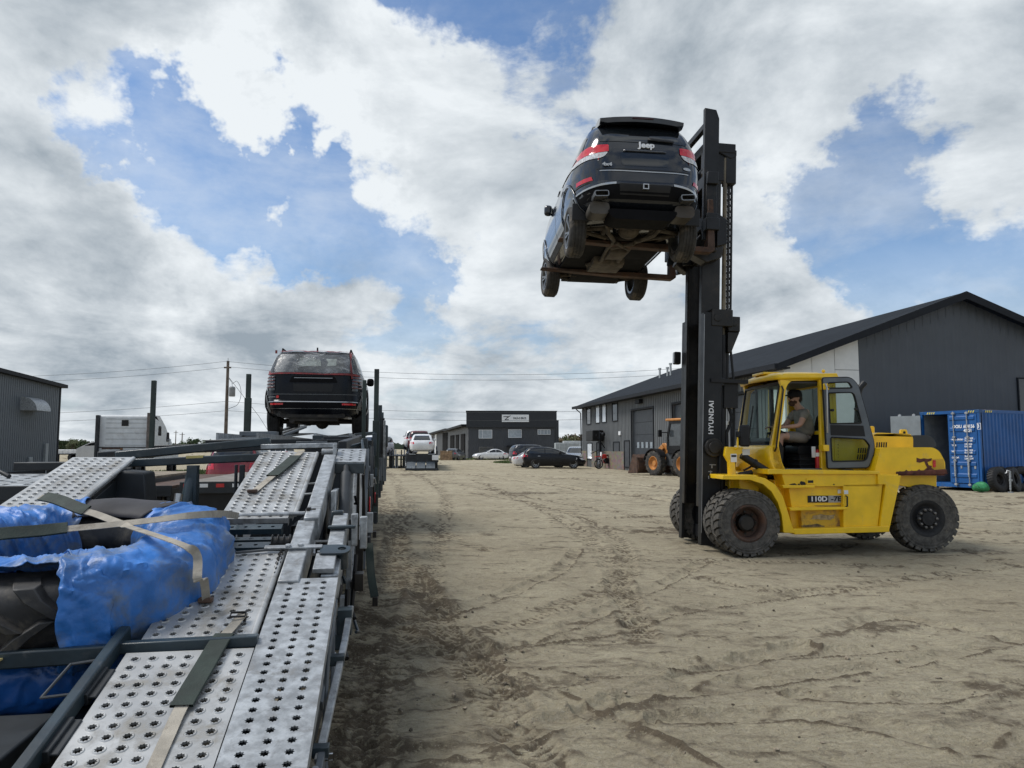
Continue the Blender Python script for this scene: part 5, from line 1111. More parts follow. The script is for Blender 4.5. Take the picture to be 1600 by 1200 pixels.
# ------------------------------------------------------------------ forklift
def Lp(ly, *pts): return [(lambda v: (v.x, v.z))(on(FM, a, b, 'y', ly)) for a, b in pts]
def heavy_tyre(parent, c_, r_, w_, rimr, side, dual_inner=False, rear=False):
    """solid industrial tyre with chunky interlocking shoulder lugs"""
    t = MB(); pr = [(rimr, -w_ / 2 + .03), (rimr + .02, -w_ / 2), (r_ * .80, -w_ / 2 - .004), (r_ * .885, -w_ / 2 + .006), (r_ * .915, -w_ / 2 + .02), (r_ * .925, 0), (r_ * .915, w_ / 2 - .02), (r_ * .90, w_ / 2 - .004), (r_ * .80, w_ / 2 + .004), (rimr + .02, w_ / 2), (rimr, w_ / 2 - .03)]
    t.lathe(pr, 56, 'y')
    for rr, dd in ((r_ * .78, .008), (r_ * .86, .006)):
        for s_ in (-1, 1): t.lathe([(rr - .012, s_ * (w_ / 2 + .001)), (rr, s_ * (w_ / 2 + dd + .002)), (rr + .012, s_ * (w_ / 2 + .001))], 56, 'y')
    n = 26
    for s_ in (-1, 1):
        for k in range(n):
            a = 2 * math.pi * (k + (.5 if s_ > 0 else 0)) / n; da = 2 * math.pi / n * .36; vs = []
            for (yy, sk, rr) in ((w_ / 2 - .001, 0, r_ * .875), (w_ / 2 + .004, 0, r_ * .965), (w_ / 2 - .03, .02, r_ * .995), (w_ * .22, .06, r_), (w_ * .03, .13, r_)):
                for e in (-1, 1):
                    wd = da * (1 if yy > w_ * .1 else .75); aa = a + e * wd + sk; vs.append(Vector((math.cos(aa) * rr, s_ * yy, math.sin(aa) * rr)))
            for (yy, sk) in ((w_ / 2 - .03, .02), (w_ * .22, .06), (w_ * .03, .13)):
                for e in (-1, 1):
                    wd = da * (1.06 if yy > w_ * .1 else .8); aa = a + e * wd + sk; vs.append(Vector((math.cos(aa) * r_ * .905, s_ * yy, math.sin(aa) * r_ * .905)))
            fs = [(0, 1, 3, 2), (2, 3, 5, 4), (4, 5, 7, 6), (6, 7, 9, 8)]
            fs += [(2, 4, 10), (4, 6, 12, 10), (6, 8, 14, 12), (3, 11, 5), (5, 11, 13, 7), (7, 13, 15, 9), (8, 9, 15, 14), (0, 2, 10), (1, 11, 3)]
            t.add(vs, fs)
    o = t.build('wheel', M['tread_dust'], parent, angle=35); o.location = c_
    s = side; m = MB(); rusty = M['rusty'] if not rear else M['rubber_clean']
    if not rear:
        m.lathe([(rimr + .012, s * w_ * .47), (rimr - .015, s * w_ * .50), (rimr - .04, s * w_ * .44), (rimr - .055, s * w_ * .28), (rimr - .06, -s * .02), (rimr - .13, -s * .03), (.13, -s * .05), (0, -s * .05)], 40, 'y')
        rb = m.build('rim', rusty, o, angle=40)
        h = MB(); h.lathe([(.135, -s * .05), (.13, s * .06), (.10, s * .085), (0, s * .085)], 24, 'y'); hb = h.build('hub', M['grease'], o, angle=40)
        k_ = MB()
        for k in range(8):
            a = 2 * math.pi * k / 8; k_.lathe([(.018, 0), (.018, s * .04), (0, s * .04)], 6, 'y', Matrix.Translation((math.cos(a) * .165, -s * .04, math.sin(a) * .165)))
        k_.build('wheel_nuts', M['grease'], rb, smooth=False)
    else:
        m.lathe([(rimr + .02, s * w_ * .485), (rimr - .01, s * w_ * .50), (rimr - .05, s * w_ * .42), (rimr - .07, s * w_ * .36), (.17, s * w_ * .34), (.165, s * w_ * .46), (.115, s * w_ * .48), (.10, s * w_ * .62), (0, s * w_ * .63)], 40, 'y')
        rb = m.build('rim', M['rubber_clean'], o, angle=40); k_ = MB()
        for k in range(10):
            a = 2 * math.pi * k / 10; k_.lathe([(.024, 0), (.022, s * .045), (.012, s * .055), (0, s * .055)], 8, 'y', Matrix.Translation((math.cos(a) * .14, s * w_ * .455, math.sin(a) * .14)))
        k_.build('wheel_nuts', mat('nut_steel', (.16, .15, .14), .4, metal=.6), rb)
    return o
def forklift():
    root = empty('forklift', FK_O, FK_RZ, 'large yellow forklift with black mast raised, standing on the dirt with its cab door open', 'forklift')
    Y_, YW, B = M['yellow'], M['yellow_worn'], M['black_steel']
    W1 = .53
    for sg in (-1, 1):
        for ly, inner in ((-1.045 if sg < 0 else -.97, False), (-.715 if sg < 0 else -.64, True)):
            heavy_tyre(root, (0.0, -sg * ly if sg > 0 else ly, .505), .507, .29, .272, -1 if sg < 0 else 1, inner)
        heavy_tyre(root, (3.03, sg * .83, .53), .53, .30, .27, sg, rear=True).rotation_euler.z = R(-4)
    MB().tube([(0, -.8, .505), (0, .8, .505)], .13, 14).build('front_axle', B, root); MB().box(2.9, 3.16, -.62, .62, .42, .62).build('rear_axle', B, root, .03)
    N = -1.10
    # --- chassis: main body between the axles
    c_ = MB(); top = Lp(N, (1245, 739))[0][1]; bot = Lp(N, (1245, 830))[0][1]
    c_.prism([(.60, .42), (2.55, .42), (2.55, top - .12), (.60, top - .12)], -.80, .80, 'y'); c_.prism([(-.02, .75), (.62, .75), (.62, top - .02), (-.02, top - .02)], -.52, .52, 'y')
    c_.build('chassis', Y_, root, .01)
    for sg in (-1, 1):
        S = lambda v: (sg * abs(v))
        def pz(loops, a, b, nm, m=Y_, bev=.008, par=root): return MB().prism(loops, S(a) if sg < 0 else abs(a), S(b) if sg < 0 else abs(b), 'y').build(nm, m, par, bev)
        # fender arch over the dual front wheel
        ri, ro = .60, .70; cx, cz = Lp(N, (1168, 818))[0]
        tz = Lp(N, (1150, 745))[0][1]
        a0 = R(-15); outer = []; inner = []
        for k in range(15):
            a = a0 + (R(88) - a0) * k / 14; outer.append((cx + math.cos(a) * (ro + .04), cz + math.sin(a) * (ro - .02))); inner.append((cx + math.cos(a) * ri, cz + math.sin(a) * (ri - .02)))
        ring = Lp(N, (1223, 832), (1240, 833), (1230, 800), (1222, 775), (1210, 757), (1194, 747), (1176, 743), (1128, 743), (1128, 749), (1172, 750), (1190, 756), (1204, 768), (1214, 785), (1220, 805))
        if sg > 0: ring = [(max(x, -.05), z) for x, z in ring]
        pz(ring, 1.13, .62, 'fender')
        # top deck / running board from fender back to the counterweight
        pz(Lp(N, (1200, 733), (1375, 736), (1375, 741), (1200, 741)), 1.10, .55, 'deck_edge')
        pz(Lp(-1.08, (1222, 738), (1375, 741), (1375, 760), (1227, 760)), 1.06, .75, 'side_panel')
        a_ = Lp(-.98, (1232, 760), (1328, 760), (1328, 796), (1237, 796)); pz(a_, .98, .75, 'battery_cover')
        pz(Lp(N, (1222, 758), (1273, 758), (1273, 762), (1224, 763)), 1.11, .95, 'upper_step')
        pz(Lp(N, (1232, 793), (1322, 792), (1322, 796), (1234, 798)), 1.13, .95, 'step')
        pz(Lp(-.98, (1252, 797), (1320, 796), (1320, 826), (1254, 827)), .96, .75, 'step_box', YW)
        pz(Lp(-.9, (1235, 796), (1256, 796), (1256, 830), (1240, 830)), .86, .75, 'recess_wall')
        pz(Lp(N, (1238, 826), (1388, 822), (1388, 831), (1240, 835)), 1.13, .75, 'step', Y_)
        pz(Lp(N, (1320, 757), (1382, 756), (1374, 824), (1320, 825)), 1.06, .75, 'fuel_tank_panel')
        pz(Lp(N, (1372, 741), (1408, 743), (1389, 831), (1374, 829), (1384, 757), (1372, 757)), 1.10, .70, 'side_frame')
        pz(Lp(N, (1368, 740), (1409, 741), (1403, 757), (1368, 757)), 1.02, .6, 'rear_panel')
        hd = MB(); h0 = Lp(N, (1323, 775))[0]; h1 = Lp(N, (1323, 792))[0]; yy = sg * 1.075
        hd.tube([(h0[0], yy, h0[1]), (h0[0] + .0, yy + sg * .04, h0[1] - .01), (h1[0], yy + sg * .04, h1[1] + .01), (h1[0], yy, h1[1])], .012, 6); hd.build('grab_handle', B, root)
    # inner floor behind the wheels (dark)
    MB().box(.62, 2.5, -.70, .70, .30, .42).build('belly_plate', B, root, .01)
    # --- decals on near side
    RX = Matrix.Rotation(R(90), 4, 'X')
    def npt(px, py, ly): v = on(FM, px, py, 'y', ly); return Vector((v.x, ly, v.z))
    a = npt(1263, 785.5, -1); b = npt(1294.5, 774.5, -1); c2 = npt(1319, 774.5, -1)
    dk = MB().box(a.x, b.x, -.992, -.982, a.z, b.z).build('model_plate', M['black_plastic'], root, smooth=False)
    dg = MB().box(b.x, c2.x, -.992, -.982, a.z, b.z).build('model_plate', mat('plate_grey', (.32, .32, .32), .45, var=.2), root, smooth=False)
    text('110D', .105, M['white'], dk, Matrix.Translation(((a.x + b.x) / 2 + .01, -.993, (a.z + b.z) / 2)) @ RX, ext=.002, bold=.003, sx=1.18)
    text('-7E', .105, M['black_plastic'], dg, Matrix.Translation(((b.x + c2.x) / 2, -.993, (a.z + b.z) / 2)) @ RX, ext=.002, bold=.003, sx=1.25)
    def dec(px0, py0, px1, py1, ly, m, nm='sticker', t=.004):
        a, b = npt(px0, py0, ly), npt(px1, py1, ly); return MB().box(min(a.x, b.x), max(a.x, b.x), ly - t, ly + .002, min(a.z, b.z), max(a.z, b.z)).build(nm, m, root, smooth=False)
    dec(1309, 771, 1317, 765, -.985, M['white']); dec(1319, 772, 1325, 766, -1.065, M['white']); 
    o_ = dec(1260, 757, 1273, 748, -1.065, M['yellow'], 'badge_plate', .012); dec(1262.5, 754.5, 1270.5, 750.5, -1.079, M['black_plastic'], 'badge')
    # chips and scuffs: bare patches with an outline of their own
    rg = random.Random(4)
    def scuff(px, py, rx, ry, ly, m, n=11):
        c0 = npt(px, py, ly); pts = []
        for k in range(n):
            a = 2 * math.pi * k / n; q = rg.uniform(.55, 1.15); pts.append((c0.x + math.cos(a) * rx * q, c0.z + math.sin(a) * ry * q))
        MB().prism(pts, ly - .0025, ly + .001, 'y').build('paint_chip', m, root, smooth=False)
    scuff(1240, 757, .07, .025, -1.064, M['grease']); scuff(1255, 755, .05, .04, -1.064, M['grease']); scuff(1248, 757, .018, .016, -1.064, M['grease']); scuff(1303, 757, .012, .012, -1.064, M['grease'])
    scuff(1288, 808, .24, .055, -.964, mat('scraped_tan', (.42, .33, .17), .7, var=.3, vscale=14), 17); scuff(1270, 822, .20, .035, -.964, mat('grime', (.16, .12, .06), .8, var=.4, vscale=12), 15)
    scuff(1300, 790, .3, .012, -.984, mat('scrape_brown', (.35, .22, .05), .7), 15)
    # --- counterweight
    CWN = -.98
    cw = MB(); prof = Lp(CWN, (1367, 741), (1367, 735), (1376, 700), (1381, 699), (1458, 699), (1468, 705), (1477, 722), (1477, 741))
    cw.prism(fillet(prof, .05, 3), -.98, .98, 'y'); cw.build('counterweight', Y_, root, .045, seg=4)
    lw = Lp(CWN, (1400, 741), (1473, 741), (1473, 769), (1400, 757)); MB().prism(lw, -.84, .84, 'y').build('counterweight_skirt', Y_, root, .01)
    rr = Lp(CWN, (1400, 741), (1400, 737), (1478, 733), (1480, 741)); MB().prism(rr, -1.0, 1.0, 'y').build('rubbing_strip', M['rust_red'], root, .01)
    def rust(pxs, ly, m=M['rust_red']): MB().prism([(p[0], p[1]) for p in Lp(ly, *pxs)], ly - .003, ly + .002, 'y').build('bare_patch', m, root, smooth=False)
    rust([(1400, 743), (1401, 738), (1406, 736), (1411, 738), (1416, 734), (1420, 737), (1424, 735), (1431, 737), (1436, 733), (1441, 737), (1448, 731), (1452, 734), (1456, 731), (1462, 736), (1476, 737), (1476, 743)], CWN)
    rust([(1432, 715), (1438, 717), (1444, 716), (1450, 717), (1456, 716), (1455, 720), (1449, 722), (1451, 727), (1456, 728), (1455, 733), (1450, 734), (1446, 726), (1444, 721), (1437, 723), (1432, 722)], CWN)
    rec = Lp(CWN, (1456, 717), (1474, 717), (1476, 733), (1457, 733)); MB().prism(rec, -.985, -.90, 'y').build('lamp_recess', mat('recess_yellow', (.60, .36, .02), .5), root, .004)
    rl = Lp(CWN, (1457, 719), (1461, 719), (1461, 730), (1457, 730)); MB().prism(rl, -.998, -.95, 'y').build('tail_light', M['red_lens'], root)
    MB().tube([(3.2, -.5, .95), (3.2, -.5, 1.3)], .05, 8).build('tow_pin', M['rusty'], root)
    # --- engine hood
    hood = Lp(-.55, (1360, 735), (1360, 683), (1366, 676), (1420, 678), (1424, 684), (1424, 735)); MB().prism(fillet(hood, .05, 3), -.60, .60, 'y').build('engine_hood', Y_, root, .03, seg=3)
    hb = Lp(-.45, (1355, 700), (1355, 664), (1386, 665), (1386, 700)); MB().prism(fillet(hb, .03, 2), -.1, .42, 'y').build('air_cleaner_cover', Y_, root, .02)
    bk = Lp(-.5, (1420, 699), (1420, 680), (1446, 680), (1456, 685), (1461, 699)); MB().prism(fillet(bk, .06, 3), -.56, .56, 'y').build('radiator_grille', mat('grille_grey', (.035, .04, .045), .55), root, .03, seg=3)
    lug = Lp(-.50, (1404, 684), (1405, 671), (1414, 671), (1417, 684)); MB().prism(fillet(lug, .02, 2), -.55, -.50, 'y').build('lifting_lug', Y_, root, .005); 
    lc = npt(1410, 676, -.5); MB().tube([(lc.x, -.556, lc.z), (lc.x, -.54, lc.z)], .022, 10).build('lug_hole', M['black_plastic'], root)
    vt = MB()
    for k in range(5):
        p = Lp(-.60, (1369 + k * 3.6, 700), (1371 + k * 3.6, 700), (1371.5 + k * 3.6, 691), (1369.5 + k * 3.6, 691)); vt.prism(p, -.603, -.59, 'y')
    vt.build('vent_slots', M['black_plastic'], root, smooth=False)
    s2 = Lp(-.62, (1368, 741), (1369, 706), (1371, 706), (1370, 741)); MB().prism(s2, -.605, -.595, 'y').build('hood_seam', M['black_plastic'], root)
    hz = MB(); hz.tube([tuple(npt(1385, 683, -.5)), tuple(npt(1395, 679, -.45)), tuple(npt(1404, 681, -.4))], .012, 6); hz.build('hose', M['black_plastic'], root)
    # hood side below the open door with louvres
    hs = Lp(-.70, (1300, 740), (1300, 672), (1362, 672), (1368, 690), (1372, 740)); MB().prism(hs, -.68, .68, 'y').build('hood_side', Y_, root, .02)
    lv = MB()
    for k in range(5):
        for r0 in (0, 1):
            p = Lp(-.70, (1341 + k * 3.6 - r0 * 1.2, 708 + r0 * 10), (1343 + k * 3.6 - r0 * 1.2, 708 + r0 * 10), (1344 + k * 3.6 - r0 * 1.2, 700 + r0 * 10), (1342 + k * 3.6 - r0 * 1.2, 700 + r0 * 10)); lv.prism(p, -.683, -.67, 'y')
    for k in range(6): q = Lp(-.70, (1300, 694 + k * 5), (1311, 694 + k * 5), (1311, 695.6 + k * 5), (1300, 695.6 + k * 5)); lv.prism(q, -.683, -.67, 'y')
    lv.build('louvres', M['black_plastic'], root, smooth=False)
    # exhaust stack behind the cab
    e0 = on(FM, 1338, 690, 'y', .3); e1 = on(FM, 1341, 606, 'y', .3)
    MB().tube([(e0.x, .3, e0.z), (e1.x, .3, e1.z - .1), (e1.x + .03, .3, e1.z), (e1.x + .12, .3, e1.z + .09)], .055, 12).build('exhaust_stack', M['black_steel'], root)
    # --- cab
    C0, C1 = -.72, .72
    zf = Lp(C0, (1230, 737))[0][1]
    A = Lp(C0, (1206, 697), (1221, 606), (1218, 592), (1224, 584), (1308, 583), (1311, 590), (1300, 592), (1305, 735), (1305, 741), (1215, 741), (1208, 730))
    door = fillet(Lp(C0, (1217, 697), (1229, 604), (1236, 595), (1280, 594), (1284, 735), (1228, 735), (1222, 722)), [.02, .1, .04, .02, .02, .02, .02], 3)
    side = [A, door]
    MB().prism(side, C0, C0 + .07, 'y').build('cab_side_frame', Y_, root, .01)
    far = Lp(C0, (1206, 697), (1221, 606), (1218, 592), (1224, 584), (1308, 583), (1311, 590), (1305, 735), (1305, 741), (1215, 741), (1208, 730))
    farh1 = Lp(C0, (1219, 697), (1229, 606), (1238, 597), (1262, 597), (1262, 697)); farh2 = Lp(C0, (1268, 697), (1268, 597), (1294, 597), (1298, 697))
    MB().prism([far, farh1, farh2], C1 - .07, C1, 'y').build('cab_side_frame', Y_, root, .01)
    # front pillars + lintel + windscreen (sloped), nose below
    at_, ab_ = Lp(C0, (1219, 600))[0], Lp(C0, (1206, 697))[0]; Lf, Lh = at_, ab_
    fx = lambda z: ab_[0] + (at_[0] - ab_[0]) * (z - ab_[1]) / (at_[1] - ab_[1])
    gl = MB(); P = []
    for i in range(7):
        z = ab_[1] + (at_[1] - ab_[1]) * i / 6; row = []
        for k in range(13):
            y = -.66 + 1.32 * k / 12; row.append((fx(z) - .05 * (1 - (y / .66) ** 2) + .02, y, z))
        P.append(row)
    gl.grid(P).build('windscreen', M['cab_glass'], root, fix=False)
    fr = MB()
    for sg in (-1, 1):
        fr.tube([(fx(ab_[1]) + .02, sg * .655, ab_[1]), (fx(at_[1]) + .02, sg * .655, at_[1])], .022, 8)
    fr.tube([(fx(at_[1]) + .02 - .05 * (1 - (y / .66) ** 2), y, at_[1]) for y in [-.66 + 1.32 * k / 10 for k in range(11)]], .022, 8); fr.tube([(fx(ab_[1]) + .02 - .05 * (1 - (y / .66) ** 2), y, ab_[1]) for y in [-.66 + 1.32 * k / 10 for k in range(11)]], .022, 8)
    fr.build('windscreen_seal', M['black_plastic'], root)
    wp = MB(); wp.tube([(fx(1.75) - .05, .1, 1.72), (fx(2.3) - .06, .05, 2.35)], .012, 6); wp.build('wiper', M['black_plastic'], root)
    pf = MB()
    pf.prism(Lp(C0, (1206, 697), (1221, 600), (1226, 600), (1213, 697)), C0, C0 + .10, 'y'); pf.build('front_pillar', Y_, root, .01); pf = MB()
    pf.prism(Lp(C0, (1206, 697), (1221, 600), (1226, 600), (1213, 697)), C1 - .08, C1, 'y'); pf.build('front_pillar', Y_, root, .01)
    # roof: crowned slab
    rz0 = Lp(C0, (1260, 590))[0][1]; rx0, rx1 = Lp(C0, (1217, 590))[0][0] - .03, Lp(C0, (1309, 590))[0][0]
    P = []
    for i in range(9):
        x = rx0 + (rx1 - rx0) * i / 8; e = (i / 8 * 2 - 1); row = []
        for k in range(13):
            y = -.75 + 1.5 * k / 12; f_ = abs(k / 12 * 2 - 1); row.append((x - (.10 * (1 - (y / .75) ** 2) if i == 0 else .06 * (1 - (y / .75) ** 2) if i == 1 else 0), y, rz0 + .02 + .10 * (1 - abs(e) ** 5) * (1 - f_ ** 6)))
        P.append(row)
    rf = MB().grid(P); o = rf.build('cab_roof', Y_, root); sd_ = o.modifiers.new('s', 'SOLIDIFY'); sd_.thickness = .06; sd_.offset = -1
    MB().box(rx0 + .1, rx1 - .05, -.64, .64, rz0 - .09, rz0 - .05).build('headliner', M['dark_grey'], root, .01)
    wl = npt(1213, 584, -.3); MB().box(wl.x - .18, wl.x + .12, -.2, .25, rz0 + .10, rz0 + .14).build('roof_hatch', Y_, root, .01); MB().ball((rx1 - .12, -.5, rz0 + .13), .03, 5).build('roof_bolt', Y_, root)
    # rear wall with window
    rz1 = Lp(C0, (1300, 690))[0][1]
    MB().prism([[(-.72, zf), (.72, zf), (.72, rz0), (-.72, rz0)], [(-.60, rz1 - .1), (.60, rz1 - .1), (.60, rz0 - .12), (-.60, rz0 - .12)]], rx1 - .10, rx1 - .04, 'x').build('cab_rear_frame', Y_, root, .008)
    MB().prism([(-.61, rz1 - .11), (.61, rz1 - .11), (.61, rz0 - .11), (-.61, rz0 - .11)], rx1 - .075, rx1 - .068, 'x').build('rear_glass', M['cab_glass'], root)
    MB().prism(farh1, .68, .688, 'y').build('side_glass', M['cab_glass'], root); MB().prism(farh2, .68, .688, 'y').build('side_glass', M['cab_glass'], root)
    MB().box(Lp(C0, (1262, 650))[0][0], Lp(C0, (1268, 650))[0][0], .60, .645, rz1, rz0).build('inner_post', M['dark_grey'], root)
    # nose cowl: wide rounded yellow front under the windscreen
    P = []
    prof = Lp(C0, (1206, 697), (1203, 704), (1204, 716), (1209, 730), (1217, 742))
    for i, (x, z) in enumerate(prof):
        row = []
        for k in range(15):
            y = -.72 + 1.44 * k / 14; bul = (1 - abs(y / .72) ** 4); row.append((x - .06 * bul, y, z))
        P.append(row)
    P.append([(prof[-1][0] + .3, r_[1], prof[-1][1]) for r_ in P[-1]])
    o = MB().grid(P).build('nose_cowl', Y_, root, fix=False); sd_ = o.modifiers.new('s', 'SOLIDIFY'); sd_.thickness = .05; sd_.offset = 0
    MB().prism(Lp(C0, (1206, 697), (1217, 697), (1222, 722), (1228, 736), (1228, 741), (1217, 741), (1209, 730), (1204, 716), (1203, 704)), C0 + .0, C0 + .05, 'y').build('nose_side', Y_, root, .012)
    # far bulge visible between the near pillar foot and the bracket
    fl = MB(); fl.prism([(.62, zf - .02), (.62, .95), (.06, .95), (.06, 1.05), (.2, zf - .02)], -.5, .5, 'y'); fl.build('front_bulkhead', Y_, root, .02)
    MB().box(.75, rx1 - .06, -.66, .66, zf - .03, zf + .02).build('cab_floor', M['dark_grey'], root)
    MB().box(.78, rx1 - .3, C0 + .001, C0 + .08, zf + .0, zf + .05).build('door_sill', M['frame_grey'], root, .005)
    MB().box(.70, rx1 - .12, .60, .64, zf, rz1 + .05).build('side_lining', M['matte_black'], root, .01); MB().box(rx1 - .16, rx1 - .11, -.62, .60, zf, rz1 + .12).build('rear_lining', M['matte_black'], root, .01)
    # dashboard, steering column and wheel
    dz = rz1 - .05
    MB().prism([(fx(1.7) + .10, zf), (fx(1.7) + .10, dz + .05), (fx(1.7) + .22, dz + .12), (fx(1.7) + .34, dz - .05), (fx(1.7) + .3, zf)], -.45, .62, 'y').build('dashboard', M['black_plastic'], root, .02)
    MB().tube([(fx(1.7) + .28, -.05, dz - .1), (fx(1.7) + .46, -.05, dz + .16)], .035, 10).build('steering_column', M['black_plastic'], root)
    sw = MB(); cc = Vector((fx(1.7) + .47, -.05, dz + .18)); ax = Vector((.57, 0, .82)); u = Vector((0, 1, 0)); v = ax.cross(u)
    sw.tube([cc + (u * math.cos(t) + v * math.sin(t)) * .19 for t in [2 * math.pi * k / 24 for k in range(24)]], .014, 8, closed=True)
    for a in (0.5, 2.6, 4.7): sw.tube([cc, cc + (u * math.cos(a) + v * math.sin(a)) * .19], .011, 6)
    sw.build('steering_wheel', M['black_plastic'], root)
    lvv = MB()
    for k in range(3): lvv.tube([(fx(1.7) + .35, .18 + k * .07, dz - .05), (fx(1.7) + .42, .18 + k * .07, dz + .2)], .008, 6); lvv.ball((fx(1.7) + .42, .18 + k * .07, dz + .2), .022, 5)
    lvv.build('control_levers', M['black_plastic'], root)
    # seat (set right under the driver)
    sx, sz = Lp(-.05, (1262, 697))[0]
    st = MB(); st.prism(fillet([(sx - .30, sz - .14), (sx + .24, sz - .14), (sx + .24, sz - .02), (sx - .28, sz + .01)], .04, 3), -.30, .20, 'y'); st.build('seat', M['black_plastic'], root, .02)
    sb = MB(); sb.prism(fillet([(sx + .14, sz - .05), (sx + .26, sz - .05), (sx + .40, sz + .50), (sx + .30, sz + .53)], .04, 3), -.28, .18, 'y'); sb.build('backrest', M['black_plastic'], root, .03)
    hr = MB(); hr.prism(fillet([(sx + .27, sz + .50), (sx + .40, sz + .50), (sx + .44, sz + .68), (sx + .34, sz + .70)], .03, 3), -.17, .08, 'y'); hr.build('headrest', M['dark_grey'], root, .03)
    sb2 = MB(); sb2.box(sx - .26, sx + .22, -.27, .17, zf + .02, sz - .15); 
    for k in range(4): sb2.box(sx - .275, sx + .235, -.285, .185, zf + .08 + k * .08, zf + .11 + k * .08)
    sb2.build('seat_suspension', M['rubber_clean'], root, .01)
    # fire extinguisher inside the door
    ex = on(FM, 1275.5, 700, 'y', -.60)
    fe = MB(); fe.lathe([(0, 1.30), (.04, 1.30), (.043, 1.32), (.043, 1.55), (.03, 1.60), (.015, 1.63), (0, 1.63)], 16, 'z', Matrix.Translation((ex.x + .02, -.60, zf - 1.27))); f_ = fe.build('fire_extinguisher', M['bright_red'], root)
    MB().tube([(ex.x + .02, -.6, zf + .24), (ex.x + .02, -.6, zf + .30)], .0455, 16).build('instruction_label', M['white'], f_)
    MB().box(ex.x - .03, ex.x + .05, -.62, -.58, zf + .35, zf + .41).build('valve', M['black_plastic'], f_, .01); MB().tube([(ex.x + .05, -.6, zf + .40), (ex.x + .09, -.6, zf + .34), (ex.x + .08, -.6, zf + .2)], .01, 6).build('hose', M['black_plastic'], f_)
    MB().box(ex.x - .08, ex.x - .02, -.62, -.58, zf + .22, zf + .40).build('document_holder', M['white'], root, .01)
    # --- open door (folded back against the rear of the cab side)
    dr = empty('door', (0, 0, 0)); dr.parent = root; DY = -.86
    do = fillet(Lp(DY, (1286, 591), (1330, 590), (1341, 602), (1352, 640), (1366, 692), (1366, 706), (1357, 730), (1294, 731)), [.03, .12, .06, .02, .06, .06, .04, .02], 3)
    g1 = fillet(Lp(DY, (1294, 598), (1326, 597), (1332, 606), (1293, 606.5)), .03, 3); g2 = fillet(Lp(DY, (1294.5, 614), (1334, 613), (1346, 661), (1297, 662)), [.02, .07, .02, .02], 3)
    g3 = fillet(Lp(DY, (1298, 683), (1351, 686), (1359, 696), (1355, 716), (1350, 720), (1300, 721)), .03, 3)
    MB().prism([do, g1, g2, g3], DY, DY + .045, 'y').build('door_frame', M['frame_grey'], dr, .008)
    for g, nm in ((g1, 'door_glass'), (g2, 'door_glass'), (g3, 'door_glass')): MB().prism(g, DY + .02, DY + .026, 'y').build(nm, M['cab_glass'], dr)
    MB().prism(Lp(DY, (1297, 664), (1349, 665), (1352, 682), (1298, 680)), DY - .004, DY, 'y').build('door_panel', M['black_plastic'], dr, .002)
    seal = []
    for g in (g1, g2, g3):
        MB().tube([(p[0], DY - .003, p[1]) for p in g], .011, 6, closed=True).build('window_seal', M['black_plastic'], dr)
    MB().tube([(p[0], DY + .02, p[1]) for p in do], .020, 6, closed=True).build('door_seal', M['black_plastic'], dr)
    a, b = npt(1292, 600, DY), npt(1293, 676, DY); MB().tube([(a.x - .04, DY - .03, a.z), (a.x - .03, DY - .05, a.z - .06), (b.x - .03, DY - .05, b.z + .06), (b.x - .02, DY - .03, b.z)], .014, 8).build('door_rail', M['dull_chrome'], dr)
    for px, py in ((1300, 641), (1337, 639)): q = npt(px, py, DY); MB().tube([(q.x, DY - .03, q.z), (q.x, DY + .02, q.z)], .022, 8).build('window_catch', M['black_plastic'], dr)
    for py in (605, 700):
        h = npt(1282, py, -.74); MB().box(h.x - .02, h.x + .08, -.87, -.72, h.z - .05, h.z + .05).build('hinge', Y_, root, .01)
    q = npt(1320, 737, -.8); MB().box(q.x - .08, q.x + .12, -.88, -.72, q.z - .04, q.z + .04).build('door_catch', M['grease'], root, .02)
    # grab rail on the front pillar
    a, b = npt(1223, 609, -.75), npt(1210, 700, -.75); MB().tube([(a.x, -.72, a.z + .06), (a.x, -.77, a.z), (b.x + .02, -.77, b.z), (b.x + .02, -.72, b.z - .05)], .014, 8).build('grab_rail', M['black_steel'], root)
    # --- front bracket post, mirror, tilt cylinder
    bp = Lp(-.80, (1133, 698), (1160, 699), (1160, 708), (1146, 712), (1149, 745), (1138, 745), (1137, 722), (1131, 712)); MB().prism(bp, -.84, -.76, 'y').build('lamp_bracket', Y_, root, .01)
    MB().prism(Lp(-.80, (1118, 741), (1168, 741), (1168, 746), (1118, 744)), -1.12, -.55, 'y').build('fender_plate', Y_, root, .006)
    a = npt(1157, 740, -.78); MB().box(a.x - .02, a.x + .3, -.78, -.3, .95, 1.22).build('front_cross_member', Y_, root, .02)
    a, b = npt(1142, 722, -.85), npt(1151, 709, -.85); MB().box(a.x, b.x, -.85, -.842, a.z, b.z).build('warning_label', M['white'], root, smooth=False); MB().box(a.x + .01, b.x - .01, -.853, -.849, b.z - .05, b.z - .02).build('label_stripe', M['black_plastic'], root)
    a = npt(1162, 704, -.85); MB().box(a.x - .02, a.x + .10, -.85, -.84, a.z - .07, a.z + .02).build('warning_label', mat('pale_label', (.6, .6, .55), .5), root)
    tf = npt(1158, 711, -.70); tr_ = npt(1205, 741, -.70)
    tc_ = MB(); tc_.tube([tf, tf + (tr_ - tf) * .2], .035, 10); o = tc_.build('tilt_rod', M['chrome'], root)
    tc_ = MB(); tc_.tube([tf + (tr_ - tf) * .02, tr_], [.058, .062], 14); tc_.tube([tf + (tr_ - tf) * .40, tf + (tr_ - tf) * .46], .072, 14); tc_.build('tilt_cylinder', M['black_steel'], root)
    hs_ = MB(); q = npt(1162, 735, -.68); hs_.tube([q, npt(1172, 730, -.68), npt(1178, 722, -.68)], .018, 6); hs_.tube([npt(1155, 742, -.66), npt(1175, 738, -.66)], .04, 8); hs_.build('hydraulic_hose', M['black_plastic'], root)
